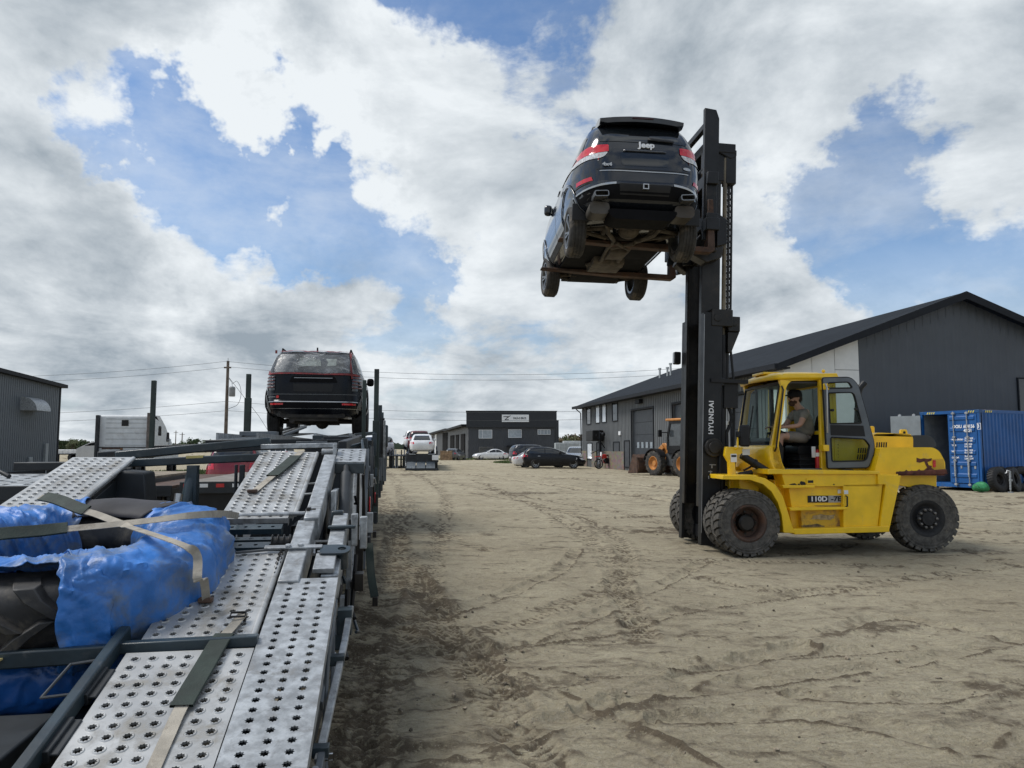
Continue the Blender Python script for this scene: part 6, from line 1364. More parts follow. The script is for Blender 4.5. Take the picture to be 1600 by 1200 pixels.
    mp = npt(1153, 699, -.95); MB().tube([(mp.x, -.84, mp.z - .03), (mp.x, -.95, mp.z), (mp.x, -.95, mp.z + .22)], .012, 6).build('mirror_arm', Y_, root)
    a, b = npt(1156, 698, -.95), npt(1170, 664, -.95); MB().box(a.x, b.x, -1.0, -.92, a.z, b.z).build('mirror', M['black_plastic'], root, .03, seg=3); a = npt(1150, 678, -.95); MB().box(a.x, a.x + .1, -.98, -.93, a.z - .05, a.z + .04).build('mirror_clamp', M['black_plastic'], root, .01)
    # far fender
    # --- mast (tilted back)
    TL = R(2.1); mast = empty('mast', (-.40, 0, .10)); mast.parent = root; mast.rotation_euler = (0, TL, 0)
    #   local: x rearward, z up along the mast
    def channel(x0, x1, yc, w_, z0, z1, open_sg, t=.03):
        """C rail seen as two flanges and a web"""
        m = MB(); m.box(x0, x0 + t * 1.4, yc - w_ / 2, yc + w_ / 2, z0, z1); m.box(x1 - t * 1.4, x1, yc - w_ / 2, yc + w_ / 2, z0, z1)
        wy = yc + open_sg * (w_ / 2 - t / 2); m.box(x0 + t * 1.4, x1 - t * 1.4, wy - t / 2, wy + t / 2, z0, z1); return m
    for sg in (-1, 1):
        channel(-.12, .19, sg * .47, .15, .0, 3.74, sg).build('outer_rail', B, mast, .006)
        channel(-.12, .19, sg * .35, .12, .6, 6.58, sg).build('inner_rail', M['grease'], mast, .006)
        cy = MB(); cy.tube([(.26, sg * .40, .35), (.26, sg * .40, 3.4)], .06, 14); cy.build('lift_cylinder', B, mast)
        MB().tube([(.26, sg * .40, 3.4), (.26, sg * .40, 6.4)], .036, 12).build('lift_rod', M['tan_steel'], mast)
        ch = MB(); z = 3.3; k = 0
        while z < 6.35:
            ch.box(.335, .375, sg * .33 - (.018 if k % 2 else .028), sg * .33 + (.018 if k % 2 else .028), z, z + .045); z += .052; k += 1
        ch.tube([(.355, sg * .33, 3.3), (.355, sg * .33, 6.35)], .01, 5); ch.build('lift_chain', M['grease'], mast, smooth=False)
        MB().tube([(.42, sg * .30, 3.3), (.42, sg * .30, 6.2), (.36, sg * .30, 6.45)], .02, 6).build('mast_hose', M['black_plastic'], mast)
    # cross members
    for z0, z1, nm in ((.05, .25, 'lower_tie'), (2.55, 2.68, 'middle_tie'), (3.55, 3.72, 'upper_tie')):
        MB().box(.12, .24, -.54, .54, z0, z1).build(nm, B, mast, .01)
    tb = MB(); tb.box(.0, .36, -.56, -.40, 3.52, 3.80); tb.box(.30, .50, -.52, -.30, 3.45, 3.70); tb.tube([(.1, -.57, 3.66), (.1, -.40, 3.66)], .07, 12); tb.tube([(.40, -.53, 3.58), (.40, -.25, 3.58)], .05, 10); tb.prism([(.30, 3.1), (.36, 3.1), (.50, 3.45), (.30, 3.45)], -.5, -.35, 'y')
    tb.build('stay_bracket', M['grease'], mast, .012)
    tb = MB(); tb.box(.0, .36, .40, .56, 3.52, 3.80); tb.tube([(.40, .25, 3.58), (.40, .53, 3.58)], .05, 10); tb.build('stay_bracket', M['grease'], mast, .012)
    cl = MB(); cl.box(.0, .62, -.58, -.40, 2.60, 2.66); cl.box(.25, .48, -.5, -.25, 2.2, 2.6); cl.tube([(.35, -.42, 1.3), (.33, -.42, 1.8), (.42, -.42, 2.05), (.32, -.42, 2.3), (.33, -.42, 3.4)], .028, 8); cl.tube([(.45, -.38, 1.2), (.47, -.38, 2.5), (.36, -.38, 3.5)], .022, 8); cl.build('hose_cluster', M['black_plastic'], mast)
    ft = MB(); ft.tube([(.33, -.42, 1.93), (.33, -.42, 1.99)], .034, 8); ft.tube([(.33, -.42, 2.42), (.33, -.42, 2.50)], .034, 8); ft.build('hose_fitting', M['dull_chrome'], mast)
    tz = 6.58; th = MB()
    th.box(-.04, .34, -.42, -.26, tz - .58, tz - .04); th.box(-.12, .42, -.46, .46, tz - .10, tz + .06); th.box(.26, .44, -.44, -.24, tz - .62, tz - .06); th.box(.26, .44, .24, .44, tz - .62, tz - .06); th.prism([(.0, tz - .04), (.44, tz - .04), (.44, tz - .14), (.34, tz - .2)], -.45, -.25, 'y')
    th.build('mast_head', B, mast, .012)
    for sg in (-1, 1): MB().tube([(.30, sg * .20, tz - .25), (.30, sg * .40, tz - .25)], .09, 16).build('chain_sheave', M['grease'], mast)
    # rail trim: worn bright strip on the far rail and work lamp
    MB().box(.195, .215, .41, .43, 2.7, 4.6).build('wear_strip', M['tan_steel'], mast)
    MB().tube([(-.12, -.555, .2), (-.12, -.555, 3.7)], .006, 5).build('rail_edge', mat('bare_edge', (.3, .3, .3), .4, metal=.7), mast)
    lm = MB(); lm.box(-.26, -.14, .50, .62, 3.00, 3.22); lm.build('work_lamp', M['black_plastic'], mast, .02); MB().box(-.265, -.258, .52, .60, 3.02, 3.20).build('lamp_lens', M['clear_lens'], mast)
    mh = MB(); mh.tube([(.05, -.42, 1.55), (.05, -.62, 1.55)], .15, 20); mh.tube([(.05, -.56, 1.55), (.05, -.66, 1.55)], .10, 16); mh.build('mast_pivot', M['grease'], mast, .01)
    MBk = MB(); MBk.box(.1, .5, -.44, .44, .55, .95); MBk.box(.14, .42, -.60, -.30, 1.05, 1.55); MBk.box(.14, .42, .30, .60, 1.05, 1.55); MBk.build('mast_mount', B, mast, .02)
    # lettering reads upwards on the near rail
    UP = Matrix(((0, -1, 0, 0), (0, 0, -1, 0), (1, 0, 0, 0), (0, 0, 0, 1)))
    text('HYUNDAI', .112, M['letter'], mast, Matrix.Translation((.02, -.549, 2.03)) @ UP, 'lettering', .002, .0025, 1.0, spacing=1.12)
    text('¥Y1', .12, mat('worn_letter', (.5, .5, .5), .6), mast, Matrix.Translation((.02, -.549, 1.14)) @ UP, 'lettering', .002, .003, .9) if False else None
    wk = MB()
    for k, (dz, dx, l) in enumerate(((0, -.03, .05), (.0, .03, .04), (.06, 0, .07), (.11, -.03, .05), (.17, .02, .06), (.22, -.01, .09))): wk.box(.02 + dx - .008, .02 + dx + .008 + (l if k % 2 else 0), -.5485, -.545, 1.05 + dz, 1.05 + dz + (.012 if k % 2 else l))
    wk.build('worn_lettering', mat('worn_letter', (.4, .4, .4), .6, var=.3), mast)
    # --- carriage, load backrest and forks at the top
    car = empty('carriage', (-.40, 0, .10)); car.parent = root; car.rotation_euler = (0, TL, 0)
    cz = 4.85
    k_ = MB(); k_.box(-.28, -.10, -1.05, 1.05, cz + .85, cz + 1.05); k_.box(-.28, -.10, -1.05, 1.05, cz + .18, cz + .38); k_.box(-.22, .05, -.30, -.22, cz - .15, cz + 1.3); k_.box(-.22, .05, .22, .30, cz - .15, cz + 1.3); k_.build('carriage_frame', B, car, .012)
    lb = MB()
    lb.box(-.29, -.21, -.86, .90, cz + 1.82, cz + 1.92); lb.build('load_backrest', B, car, .01)
    # big near and far side posts
    for sg in (-1, 1):
        sp = MB(); sp.prism([(-.30, cz - .02), (-.08, cz - .14), (-.06, cz + .25), (-.06, cz + 1.98), (-.11, cz + 2.12), (-.30, cz + 2.14)], sg * .90 - .04, sg * .90 + .04, 'y')
        if sg < 0: sp.build('side_post', B, car, .008)
        else: sp2 = MB(); sp2.box(-.30, -.14, .86, .94, cz + .0, cz + 2.02); sp2.build('side_post', B, car, .008)
    bar = MB(); bar.tube([(-.1, -.9, cz + 1.35), (-.1, .9, cz + 1.35)], .03, 8); bar.tube([(-.1, -.9, cz + 1.2), (-.1, .9, cz + 1.2)], .025, 8); bar.build('guard_bar', B, car)
    for ly, dz in ((-.95, 0), (.95, .0)):
        tip = on(FM, 855 if ly < 0 else 842, 371 if ly < 0 else 411, 'y', ly); z_ = -.05
        f = MB(); x_tip = -2.62; zt = cz - .02
        prof = [(-.26, cz + .6), (-.18, cz + .6), (-.14, cz - .22), (-.20, cz - .26), (-1.4, cz - .25), (x_tip, cz - .205), (x_tip, cz - .175), (-.26, cz - .17)]
        f.prism(prof, ly - .085, ly + .085, 'y'); f.build('fork', M['rusty'], car, .01)
        g_ = MB(); g_.box(-.28, -.10, ly - .04, ly + .04, cz + .2, cz + 1.0); g_.box(-.30, -.08, ly - .12, ly + .12, cz + .10, cz + .30)
        g_.prism([(-.1, cz - .15), (.06, cz - .10), (.06, cz + .3), (-.1, cz + .4)], ly - .06, ly + .06, 'y'); g_.build('fork_hook', M['black_steel'], car, .012)
    pz = MB(); pz.prism([(-.45, cz - .16), (-.14, cz - .32), (.12, cz - .22), (.16, cz + .1), (-.14, cz + .3)], -.66, -.40, 'y'); pz.tube([(-.02, -.7, cz - .1), (-.02, .7, cz - .1)], .05, 10); pz.prism([(-.3, cz - .10), (-.10, cz - .24), (.06, cz - .2), (.06, cz + .1), (-.14, cz + .3)], .40, .62, 'y')
    pz.build('side_shift_gear', M['grease'], car, .015)
    return root
forklift()
# ------------------------------------------------------------------ driver
def skin_body(name, chains, m, parent, sub=2):
    """chains: list of [(pos, r), ...]; a chain may start on an existing joint by index tuple"""
    bm = bmesh.new(); ly = bm.verts.layers.skin.verify(); idx = {}
    def V(p, r_):
        key = tuple(round(c_, 4) for c_ in p)
        if key in idx: return idx[key]
        v = bm.verts.new(p); d = v[ly]; d.radius = (r_, r_) if not isinstance(r_, tuple) else r_; idx[key] = v; return v
    first = True
    for ch in chains:
        prev = None
        for p, r_ in ch:
            v = V(p, r_)
            if first: v[ly].use_root = True; first = False
            if prev is not None and prev != v and bm.edges.get((prev, v)) is None: bm.edges.new((prev, v))
            prev = v
    me = bpy.data.meshes.new(name); bm.to_mesh(me); bm.free()
    o = bpy.data.objects.new(name, me); COL.objects.link(o); me.materials.append(m)
    sk = o.modifiers.new('skin', 'SKIN'); sk.use_smooth_shade = True; sk.branch_smoothing = .6
    ss = o.modifiers.new('sub', 'SUBSURF'); ss.levels = sub; ss.render_levels = sub
    bpy.context.view_layer.update(); bake(o)
    o.data.polygons.foreach_set('use_smooth', [True] * len(o.data.polygons))
    if parent: o.parent = parent
    return o
def driver():
    # forklift frame: -x is forward.  seat top under the hips
    h = on(FM, 1257, 690, 'y', -.06); sx, sz = h.x, h.z + .04
    root = empty('person', FM @ Vector((sx, -.06, sz - .12)), FK_RZ, 'man in taupe t-shirt, khaki shorts and dark cap sitting at the forklift controls', 'person')
    o = (0, 0, 0); P = lambda x, y, z: (x, y, z + .12)
    root.scale = (1.06, 1.06, 1.0)
    def side(s_):
        sh = P(-.05, s_ * .18, .47); el = P(-.20, s_ * .26, .22); wr = P(-.43, s_ * .17, .20)
        hip = P(-.02, s_ * .10, .01); kn = P(-.47, s_ * .15, .05); an = P(-.50, s_ * .14, -.38)
        return sh, el, wr, hip, kn, an
    pel = P(0, 0, .02); wa = P(.03, 0, .17); chst = P(0, 0, .36); nb = P(-.05, 0, .50); nk = P(-.10, 0, .56); hd0 = P(-.13, 0, .62); hd1 = P(-.15, 0, .70); hd2 = P(-.14, 0, .77)
    ch = [[(pel, (.085, .095)), (wa, (.085, .095)), (chst, (.125, .16)), (nb, (.085, .11)), (nk, (.055, .055)), (hd0, (.07, .065)), (hd1, (.098, .078)), (hd2, (.085, .07))]]
    for s_ in (-1, 1):
        sh, el, wr, hip, kn, an = side(s_)
        ch.append([(chst, .13), (sh, .062), (el, .044), (wr, .027)])
        palm = (wr[0] - .06, wr[1], wr[2] + .005); ch.append([(wr, .027), (palm, (.03, .018))])
        for k, (dy, ln) in enumerate(((-.03, .062), (-.01, .07), (.01, .068), (.03, .055))):
            b0 = (palm[0] - .03, palm[1] + dy, palm[2] + .004); b1 = (b0[0] - ln * .5, b0[1], b0[2] - .008 - k * .002); b2 = (b1[0] - ln * .15, b1[1], b1[2] - .028)
            ch.append([(palm, .02), (b0, .0095), (b1, .0085), (b2, .0075)])
        t0 = (palm[0] + .01, palm[1] - s_ * .035, palm[2] + .005); t1 = (t0[0] - .035, t0[1] - s_ * .012, t0[2] - .004); ch.append([(palm, .02), (t0, .011), (t1, .009)])
        toe = (an[0] - .17, an[1], an[2] - .03); ch.append([(pel, (.085, .095)), (hip, .07), ((-.28, s_ * .13, .12 + .045), .082), (kn, .06), ((-.50, s_ * .14, -.07), .056), (an, .036), (toe, .03)])
    body = skin_body('body', ch, M['skin'], root)
    # face: nose, ears, eyes, mouth
    nx, nz = -.25, .80
    fa = MB(); fa.ball((-.243, 0, .805), .017, 5, (1.2, .8, 1.3)); fa.build('nose', M['skin'], root)
    for s_ in (-1, 1):
        MB().ball((-.12, s_ * .078, .81), .028, 6, (.7, .35, 1.1)).build('ear', M['skin'], root)
        MB().ball((-.232, s_ * .030, .835), .010, 5).build('eye', M['black_plastic'], root)
    MB().ball((-.238, 0, .768), .018, 5, (.4, 1.2, .35)).build('mouth', M['red'], root)
    hb = MB(); hb.ball((-.135, 0, .86), .112, 8, (1.02, .86, .78)); hb.ball((-.085, 0, .81), .085, 7, (.75, .95, 1.0)); hb.build('hair', M['hair'], root)
    be = MB(); be.ball((-.192, 0, .725), .060, 8, (.85, 1.0, .85)); be.ball((-.155, .052, .755), .034, 6, (1, .6, 1.2)); be.ball((-.155, -.052, .755), .034, 6, (1, .6, 1.2)); be.build('beard', mat('beard_brown', (.07, .035, .02), .9, var=.3), root)
    cp_ = MB(); cp_.lathe([(.114, .84), (.116, .875), (.105, .92), (.07, .955), (0, .968)], 20, 'z', Matrix.Translation((-.137, 0, 0)) @ Matrix.Diagonal((1.02, .86, 1, 1)))
    cp_.prism([(-.235 + .0, -.07), (-.29, -.05), (-.315, 0), (-.29, .05), (-.235, .07)], .855, .868, 'z'); cp_.build('cap', mat('cap_dark', (.012, .012, .016), .8), root)
    # t-shirt and shorts: shells over the same joints
    sc = [[((.01, 0, .14), (.168, .186)), ((.035, 0, .29), (.150, .168)), ((0, 0, .48), (.150, .185)), ((-.055, 0, .62), (.085, .12))]]
    for s_ in (-1, 1):
        sh, el, wr, hip, kn, an = side(s_); m2 = tuple(sh[i] + (el[i] - sh[i]) * .62 for i in range(3)); sc.append([((0, 0, .48), .14), (sh, .078), (m2, .066)])
    skin_body('t_shirt', sc, M['shirt'], root)
    sc = [[((.01, 0, .20), (.150, .168)), ((0, 0, .135), (.160, .178))]]
    for s_ in (-1, 1): sc.append([((0, 0, .135), (.160, .178)), ((-.02, s_ * .10, .13), .105), ((-.28, s_ * .13, .166), .098), ((-.38, s_ * .142, .17), .088)])
    skin_body('shorts', sc, M['shorts'], root)
    for s_ in (-1, 1):
        MB().ball((-.57, s_ * .14, -.30), .05, 6, (2.2, .85, .8)).build('shoe', M['black_plastic'], root, smooth=True)
driver()
# ------------------------------------------------------------------ car carrier trailer (frame TM: x right, y along, z up)
def PZ(t): return .49 + .268 * t if t < 4.25 else 1.629 + (t - 4.25) * .028
SL = math.atan(.268)
def plane_m(s, t, dz=0.0, lift=0.0):
    """frame lying on the sloping deck"""
    return Matrix.Translation((s, t, PZ(t) + dz)) @ Matrix.Rotation(SL, 4, 'X') @ Matrix.Translation((0, 0, lift))
def perforated(mb, s0, s1, t0, t1, cols, pitch, hr=.019, edge=.0, star=.30, lip=.004, thick=.004, flange=.05, mx=None, skip=None):
    """sheet with rows of raised-lip star holes; local x,y on the deck plane"""
    L = (t1 - t0) / math.cos(SL) if mx is None else (t1 - t0); base = mx if mx is not None else plane_m(s0, t0); W_ = s1 - s0
    rows = max(1, int(round((L - 2 * .03) / pitch))); ex = (W_ * (1 - .06) - 0) / cols if edge == 0 else (W_ - 2 * edge) / cols; x0 = (W_ - ex * cols) / 2; y0 = .025; py = (L - 2 * y0) / rows
    def add(vs, fs): mb.add([base @ Vector(v) for v in vs], fs)
    K = 16; sq = []
    for k in range(K):
        a = 2 * math.pi * (k + .0) / K; c_, s_ = math.cos(a), math.sin(a); q = max(abs(c_), abs(s_)); sq.append((c_ / q, s_ / q))
    xs = [x0 + ex * i for i in range(cols + 1)]; ys = [y0 + py * j for j in range(rows + 1)]
    for i in range(cols):
        for j in range(rows):
            cx, cy = (xs[i] + xs[i + 1]) / 2, (ys[j] + ys[j + 1]) / 2; vs = []
            r1 = hr * 1.32; r1 = min(r1, ex * .47, py * .47)
            for (x, y) in sq: vs.append((cx + x * ex / 2, cy + y * py / 2, 0))
            for k in range(K): a = 2 * math.pi * k / K; vs.append((cx + math.cos(a) * r1, cy + math.sin(a) * r1, 0))
            for k in range(K): a = 2 * math.pi * k / K; vs.append((cx + math.cos(a) * (hr * 1.12), cy + math.sin(a) * hr * 1.12, lip))
            for k in range(K): a = 2 * math.pi * k / K; q = hr * (1 - star * (k % 2)); vs.append((cx + math.cos(a) * q, cy + math.sin(a) * q, lip * .9))
            for k in range(K): a = 2 * math.pi * k / K; q = hr * (1 - star * (k % 2)); vs.append((cx + math.cos(a) * q, cy + math.sin(a) * q, -.008))
            fs = []
            for r_ in range(4):
                for k in range(K): fs.append((r_ * K + k, r_ * K + (k + 1) % K, (r_ + 1) * K + (k + 1) % K, (r_ + 1) * K + k))
            add(vs, fs)
    for a, b, c_, d in ((0, xs[0], 0, L), (xs[-1], W_, 0, L), (xs[0], xs[-1], 0, ys[0]), (xs[0], xs[-1], ys[-1], L)): add([(a, c_, 0), (b, c_, 0), (b, d, 0), (a, d, 0)], [(0, 1, 2, 3)])
    for x in (0, W_): add([(x, 0, 0), (x, L, 0), (x, L, -flange), (x, 0, -flange)], [(0, 1, 2, 3)])
    for y in (0, L): add([(0, y, 0), (W_, y, 0), (W_, y, -flange * .6), (0, y, -flange * .6)], [(0, 1, 2, 3)])
TR = empty('car_carrier_trailer', (T_O[0], T_O[1], 0), T_RZ, 'galvanised and dark blue car carrier trailer with perforated ramps filling the left foreground', 'trailer')
def tb(fn, name, m, bevel=0.0, **k):
    mb = MB(); fn(mb); return mb.build(name, m, TR, bevel, **k)
NV, GV, NB = M['navy'], M['galv'], M['navy_black']
# ramp plates
for (nm, s0, s1, t0, t1, cols, m, hr) in (('outer_ramp_plate', -.302, .02, -.55, 1.605, 3, M['galv'], .020), ('ramp_plate', -.857, -.307, -.55, .895, 7, M['alu'], .0192), ('ramp_plate', -.83, -.345, .985, 1.99, 6, M['alu'], .0185),
                                       ('ramp_plate', -.83, -.36, 2.62, 4.17, 6, M['alu'], .018), ('ramp_plate', -2.32, -1.86, 2.55, 4.02, 6, M['alu'], .018), ('step_plate', -.165, .085, 3.86, 4.28, 3, M['galv'], .017)):
    mb = MB(); perforated(mb, s0, s1, t0, t1, cols, .068 if nm != 'step_plate' else .07, hr, edge=.028 if nm == 'outer_ramp_plate' else 0, lip=.0 if m is M['galv'] else .004, flange=.055)
    mb.build(nm, m, TR, fix=False, angle=25)
def deckbeam(mb, s, t0, t1, w_, h_, dz=0.0):
    mb.beam((s, t0, PZ(t0) + dz - h_ / 2), (s, t1, PZ(t1) + dz - h_ / 2), w_, h_)
# rolled edge tube along the side of the upper plates
for s_, t0, t1 in ((-.345, 2.64, 4.17), (-1.845, 2.57, 4.02), (-.335, 1.0, 1.98)): tb(lambda b: b.tube([(s_, t0, PZ(t0) - .012), (s_, t1, PZ(t1) - .012)], .018, 10), 'edge_roll', M['alu'])
# galvanised main rail, in two lengths with the overlap step
tb(lambda b: deckbeam(b, -.245, 1.57, 2.48, .115, .17, .012), 'main_rail', GV, .008)
tb(lambda b: deckbeam(b, -.215, 2.46, 3.98, .10, .17, .035), 'main_rail', GV, .008)
tb(lambda b: deckbeam(b, -.245, -.6, 1.60, .09, .12, -.02), 'rail_under_plate', NB, .006)
# outboard rail on the right with end cap, clamps and pin plate
tb(lambda b: deckbeam(b, -.035, 1.72, 2.72, .10, .15, -.03), 'outboard_rail', GV, .008)
tb(lambda b: deckbeam(b, -.07, 1.70, 1.92, .12, .03, .012), 'rail_tongue', GV, .004)
tb(lambda b: b.box(-.10, .08, 2.36, 2.42, PZ(2.39) - .02, PZ(2.39) + .0), 'clamp_plate', NV, .006)
tb(lambda b: (b.box(-.10, -.02, 2.66, 2.76, PZ(2.7) - .18, PZ(2.7) - .01)), 'rail_end', NV, .01)
for s0, s1, z0 in ((.04, .085, .0), (.10, .15, -.02)): tb(lambda b: b.box(s0, s1, 2.58, 2.66, PZ(2.6) - .22 + z0, PZ(2.6) + .0 + z0), 'side_bracket', GV, .006)
P0 = plane_m(-.035, 1.93, 0, .012)
def pin(b):
    pts = fillet([(-.075, -.05), (.075, -.055), (.105, -.01), (.105, .05), (.04, .085), (-.075, .08)], .02, 3); hole = [(.055 + .026 * math.cos(a), .02 + .026 * math.sin(a)) for a in [2 * math.pi * k / 14 for k in range(14)]]
    b.prism([pts, hole], 0, .014, 'z', P0)
tb(pin, 'pin_plate', NV, .003); tb(lambda b: b.tube([P0 @ Vector((.055, .02, -.11)), P0 @ Vector((.055, .02, -.005))], .036, 14), 'pin_socket', NV)
def cplate(b):
    m = plane_m(-.36, 1.98, 0, .022); b.box(-.08, .26, -.022, .022, 0, .012, m)
tb(cplate, 'cross_clamp', GV, .003)
for dx in (.13, .06): tb(lambda b: b.lathe([(0, .020), (.016, .018), (.018, .012), (.018, .004)], 12, 'z', plane_m(-.36 + dx, 1.98 + (dx - .1) * .2, 0, .03)), 'carriage_bolt', GV)
tb(lambda b: b.box(-.60, .02, -.012, .012, 0, .014, plane_m(-.37, 1.955, 0, .008)) if False else b.beam((-.60, 1.94, PZ(1.94) + .015), (-.36, 1.97, PZ(1.97) + .02), .025, .014), 'ratchet_bar', M['dark_grey'], .003)
# winch with chain on the right of the second plate
def winch(b):
    c_ = Vector((-.375, 2.16, PZ(2.16) - .02)); b.tube([c_ + Vector((-.05, 0, 0)), c_ + Vector((.06, 0, 0))], .042, 14)
    for dx in (-.05, -.015, .02, .055): b.tube([c_ + Vector((dx, 0, 0)), c_ + Vector((dx + .008, 0, 0))], .056, 16)
    b.tube([c_ + Vector((.07, 0, 0)), c_ + Vector((.12, 0, 0))], .02, 8)
tb(winch, 'winch_drum', M['grease'], .003)
def chainlinks(b, a, c_, n):
    a, c_ = Vector(a), Vector(c_); d = (c_ - a) / n; dn = d.normalized()
    for k in range(n):
        p = a + d * (k + .5); u = dn; v = (Vector((1, 0, 0)) if k % 2 else Vector((0, 0, 1))); v = (v - u * v.dot(u)).normalized()
        b.tube([p + u * math.cos(t) * d.length * .72 + v * math.sin(t) * .013 for t in [2 * math.pi * i / 10 for i in range(10)]], .0045, 5, closed=True)
tb(lambda b: chainlinks(b, (-.325, .95, PZ(.95) - .05), (-.34, 2.0, PZ(2.0) + .01), 38), 'chain', M['grease'])
tb(lambda b: chainlinks(b, (-.30, 1.1, PZ(1.1) - .09), (-.315, 1.85, PZ(1.85) - .06), 28), 'chain', M['grease'])
# dark inner framing beside and below the plates
for s_, t0, t1, w_, h_, dz in ((-.325, -.6, 2.0, .025, .09, -.05), (-.30, 1.0, 2.1, .02, .12, -.10), (-.60, -.6, 4.1, .07, .10, -.14), (-.83, 1.0, 4.1, .05, .12, -.10), (-1.90, 2.5, 4.1, .07, .12, -.10), (-2.28, 2.5, 4.1, .06, .12, -.10)): tb(lambda b: deckbeam(b, s_, t0, t1, w_, h_, dz), 'stringer', NB, .005)
tb(lambda b: b.beam((-.93, .955, PZ(.955) - .006), (-.30, .955, PZ(.955) + .004), .062, .05), 'cross_bar', NV, .006)
tb(lambda b: b.beam((-2.75, .90, PZ(.9) - .045), (-.93, .95, PZ(.95) - .025), .05, .075), 'cross_bar', NV, .008)
tb(lambda b: b.box(-1.42, -1.37, .855, .925, PZ(.9) - .012, PZ(.9) - .004), 'yellow_sticker', mat('yellow_sticker', (.6, .5, .2), .5))
# slanted dark blue edge bar with its clips and wire handle
tb(lambda b: (b.beam((-.955, -.5, PZ(-.5) + .01), (-.915, 1.06, PZ(1.06) + .01), .05, .07)), 'edge_bar', NV, .008)
for t in (.22, .56): tb(lambda b: (b.beam((-.917, t, PZ(t) - .004), (-.909, t + .20, PZ(t + .2) - .004), .055, .05), b.beam((-.885, t, PZ(t) + .002), (-.880, t + .20, PZ(t + .2) + .002), .05, .012)), 'edge_clip', NB, .004)
tb(lambda b: b.tube([(-.95, .60, PZ(.6)), (-1.08, .60, PZ(.6) - .01), (-1.065, .84, PZ(.84) - .01), (-.945, .85, PZ(.85))], .007, 6), 'wire_handle', M['dark_grey'])
# perforated cross channels between the lower and upper plates
for t, s0, s1, w_, m in ((2.54, -.83, -.38, .07, M['alu']), (2.38, -.95, -.40, .09, NV), (2.20, -.95, -.42, .05, NV), (2.08, -.95, -.36, .09, NV)):
    def ch_(b):
        perforated(b, s0, s1, t, t + w_, 6, w_, .013 if m is NV else .012, mx=plane_m(s0, t, -.012 if m is NV else .0), lip=0, star=.05, flange=.06)
    mb = MB(); ch_(mb); mb.build('cross_channel', m, TR, fix=False, angle=25)
tb(lambda b: b.tube([(-.83, 2.60, PZ(2.6) + .0), (-.24, 2.60, PZ(2.6) + .01)], .014, 8), 'lock_rod', GV)
tb(lambda b: (b.tube([(-.27, 2.60, PZ(2.6) + .01), (-.20, 2.60, PZ(2.6) + .015)], .03, 10), b.box(-.26, -.235, 2.56, 2.64, PZ(2.6) - .03, PZ(2.6) + .05)), 'rod_end', M['grease'], .004)
tb(lambda b: b.tube([(-.35, 3.05, PZ(3.05) - .01), (-.225, 3.06, PZ(3.05)), (-.215, 3.30, PZ(3.3)), (-.345, 3.30, PZ(3.3) - .01)], .009, 6), 'wire_handle', M['alu'])
tb(lambda b: (b.tube([(-.15, 2.22, PZ(2.2) - .10), (-.03, 2.22, PZ(2.2) - .10)], .012, 6), b.tube([(-.17, 2.2, PZ(2.2) - .11), (-.19, 2.42, PZ(2.4) - .11), (-.06, 2.42, PZ(2.4) - .11)], .010, 6)), 'wire_step', M['alu'])
# step plate valance and its dark block
tb(lambda b: b.box(-.165, .085, 3.84, 3.87, PZ(3.86) - .10, PZ(3.86) - .012), 'step_valance', NV, .006)
tb(lambda b: (b.tube([(-.30, 4.12, PZ(4.1) + .02), (-.17, 4.12, PZ(4.1) + .02)], .03, 10), b.box(-.20, -.17, 4.06, 4.18, PZ(4.1) - .04, PZ(4.1) + .09)), 'hinge_tube', GV, .004)
# --- flanks below: uprights, struts, boxes
rg = random.Random(12)
tb(lambda b: b.tube([(-.06, 3.7, 1.42), (-.03, 2.75, .95)], .045, 14), 'hydraulic_ram', NB); tb(lambda b: b.tube([(-.07, 3.9, 1.5), (-.06, 3.66, 1.40)], .028, 12), 'ram_rod', NB)
tb(lambda b: (b.box(-.14, -.10, 3.1, 3.5, .75, 1.32),), 'side_plate', GV, .006); tb(lambda b: (b.box(-.145, -.10, 2.86, 3.1, .62, .98),), 'side_plate', mat('pale_plate', (.34, .35, .36), .5, metal=.3, var=.2, dirt=(.15, .13, .1), dirt_amt=.3), .006)
tb(lambda b: b.box(-.40, -.20, 3.0, 3.6, .55, 1.05), 'valve_box', NV, .02)
def flank(b):
    b.box(-.10, -.04, -.3, 2.3, .30, .40); b.box(-.06, .02, 2.3, 9.5, .34, .44); b.box(-.02, .03, 9.5, 16.5, .34, .46)
tb(flank, 'lower_rail', NV, .008)
tb(lambda b: b.box(-.28, -.04, -.55, 1.6, .22, .30), 'lower_rail', NB, .008)
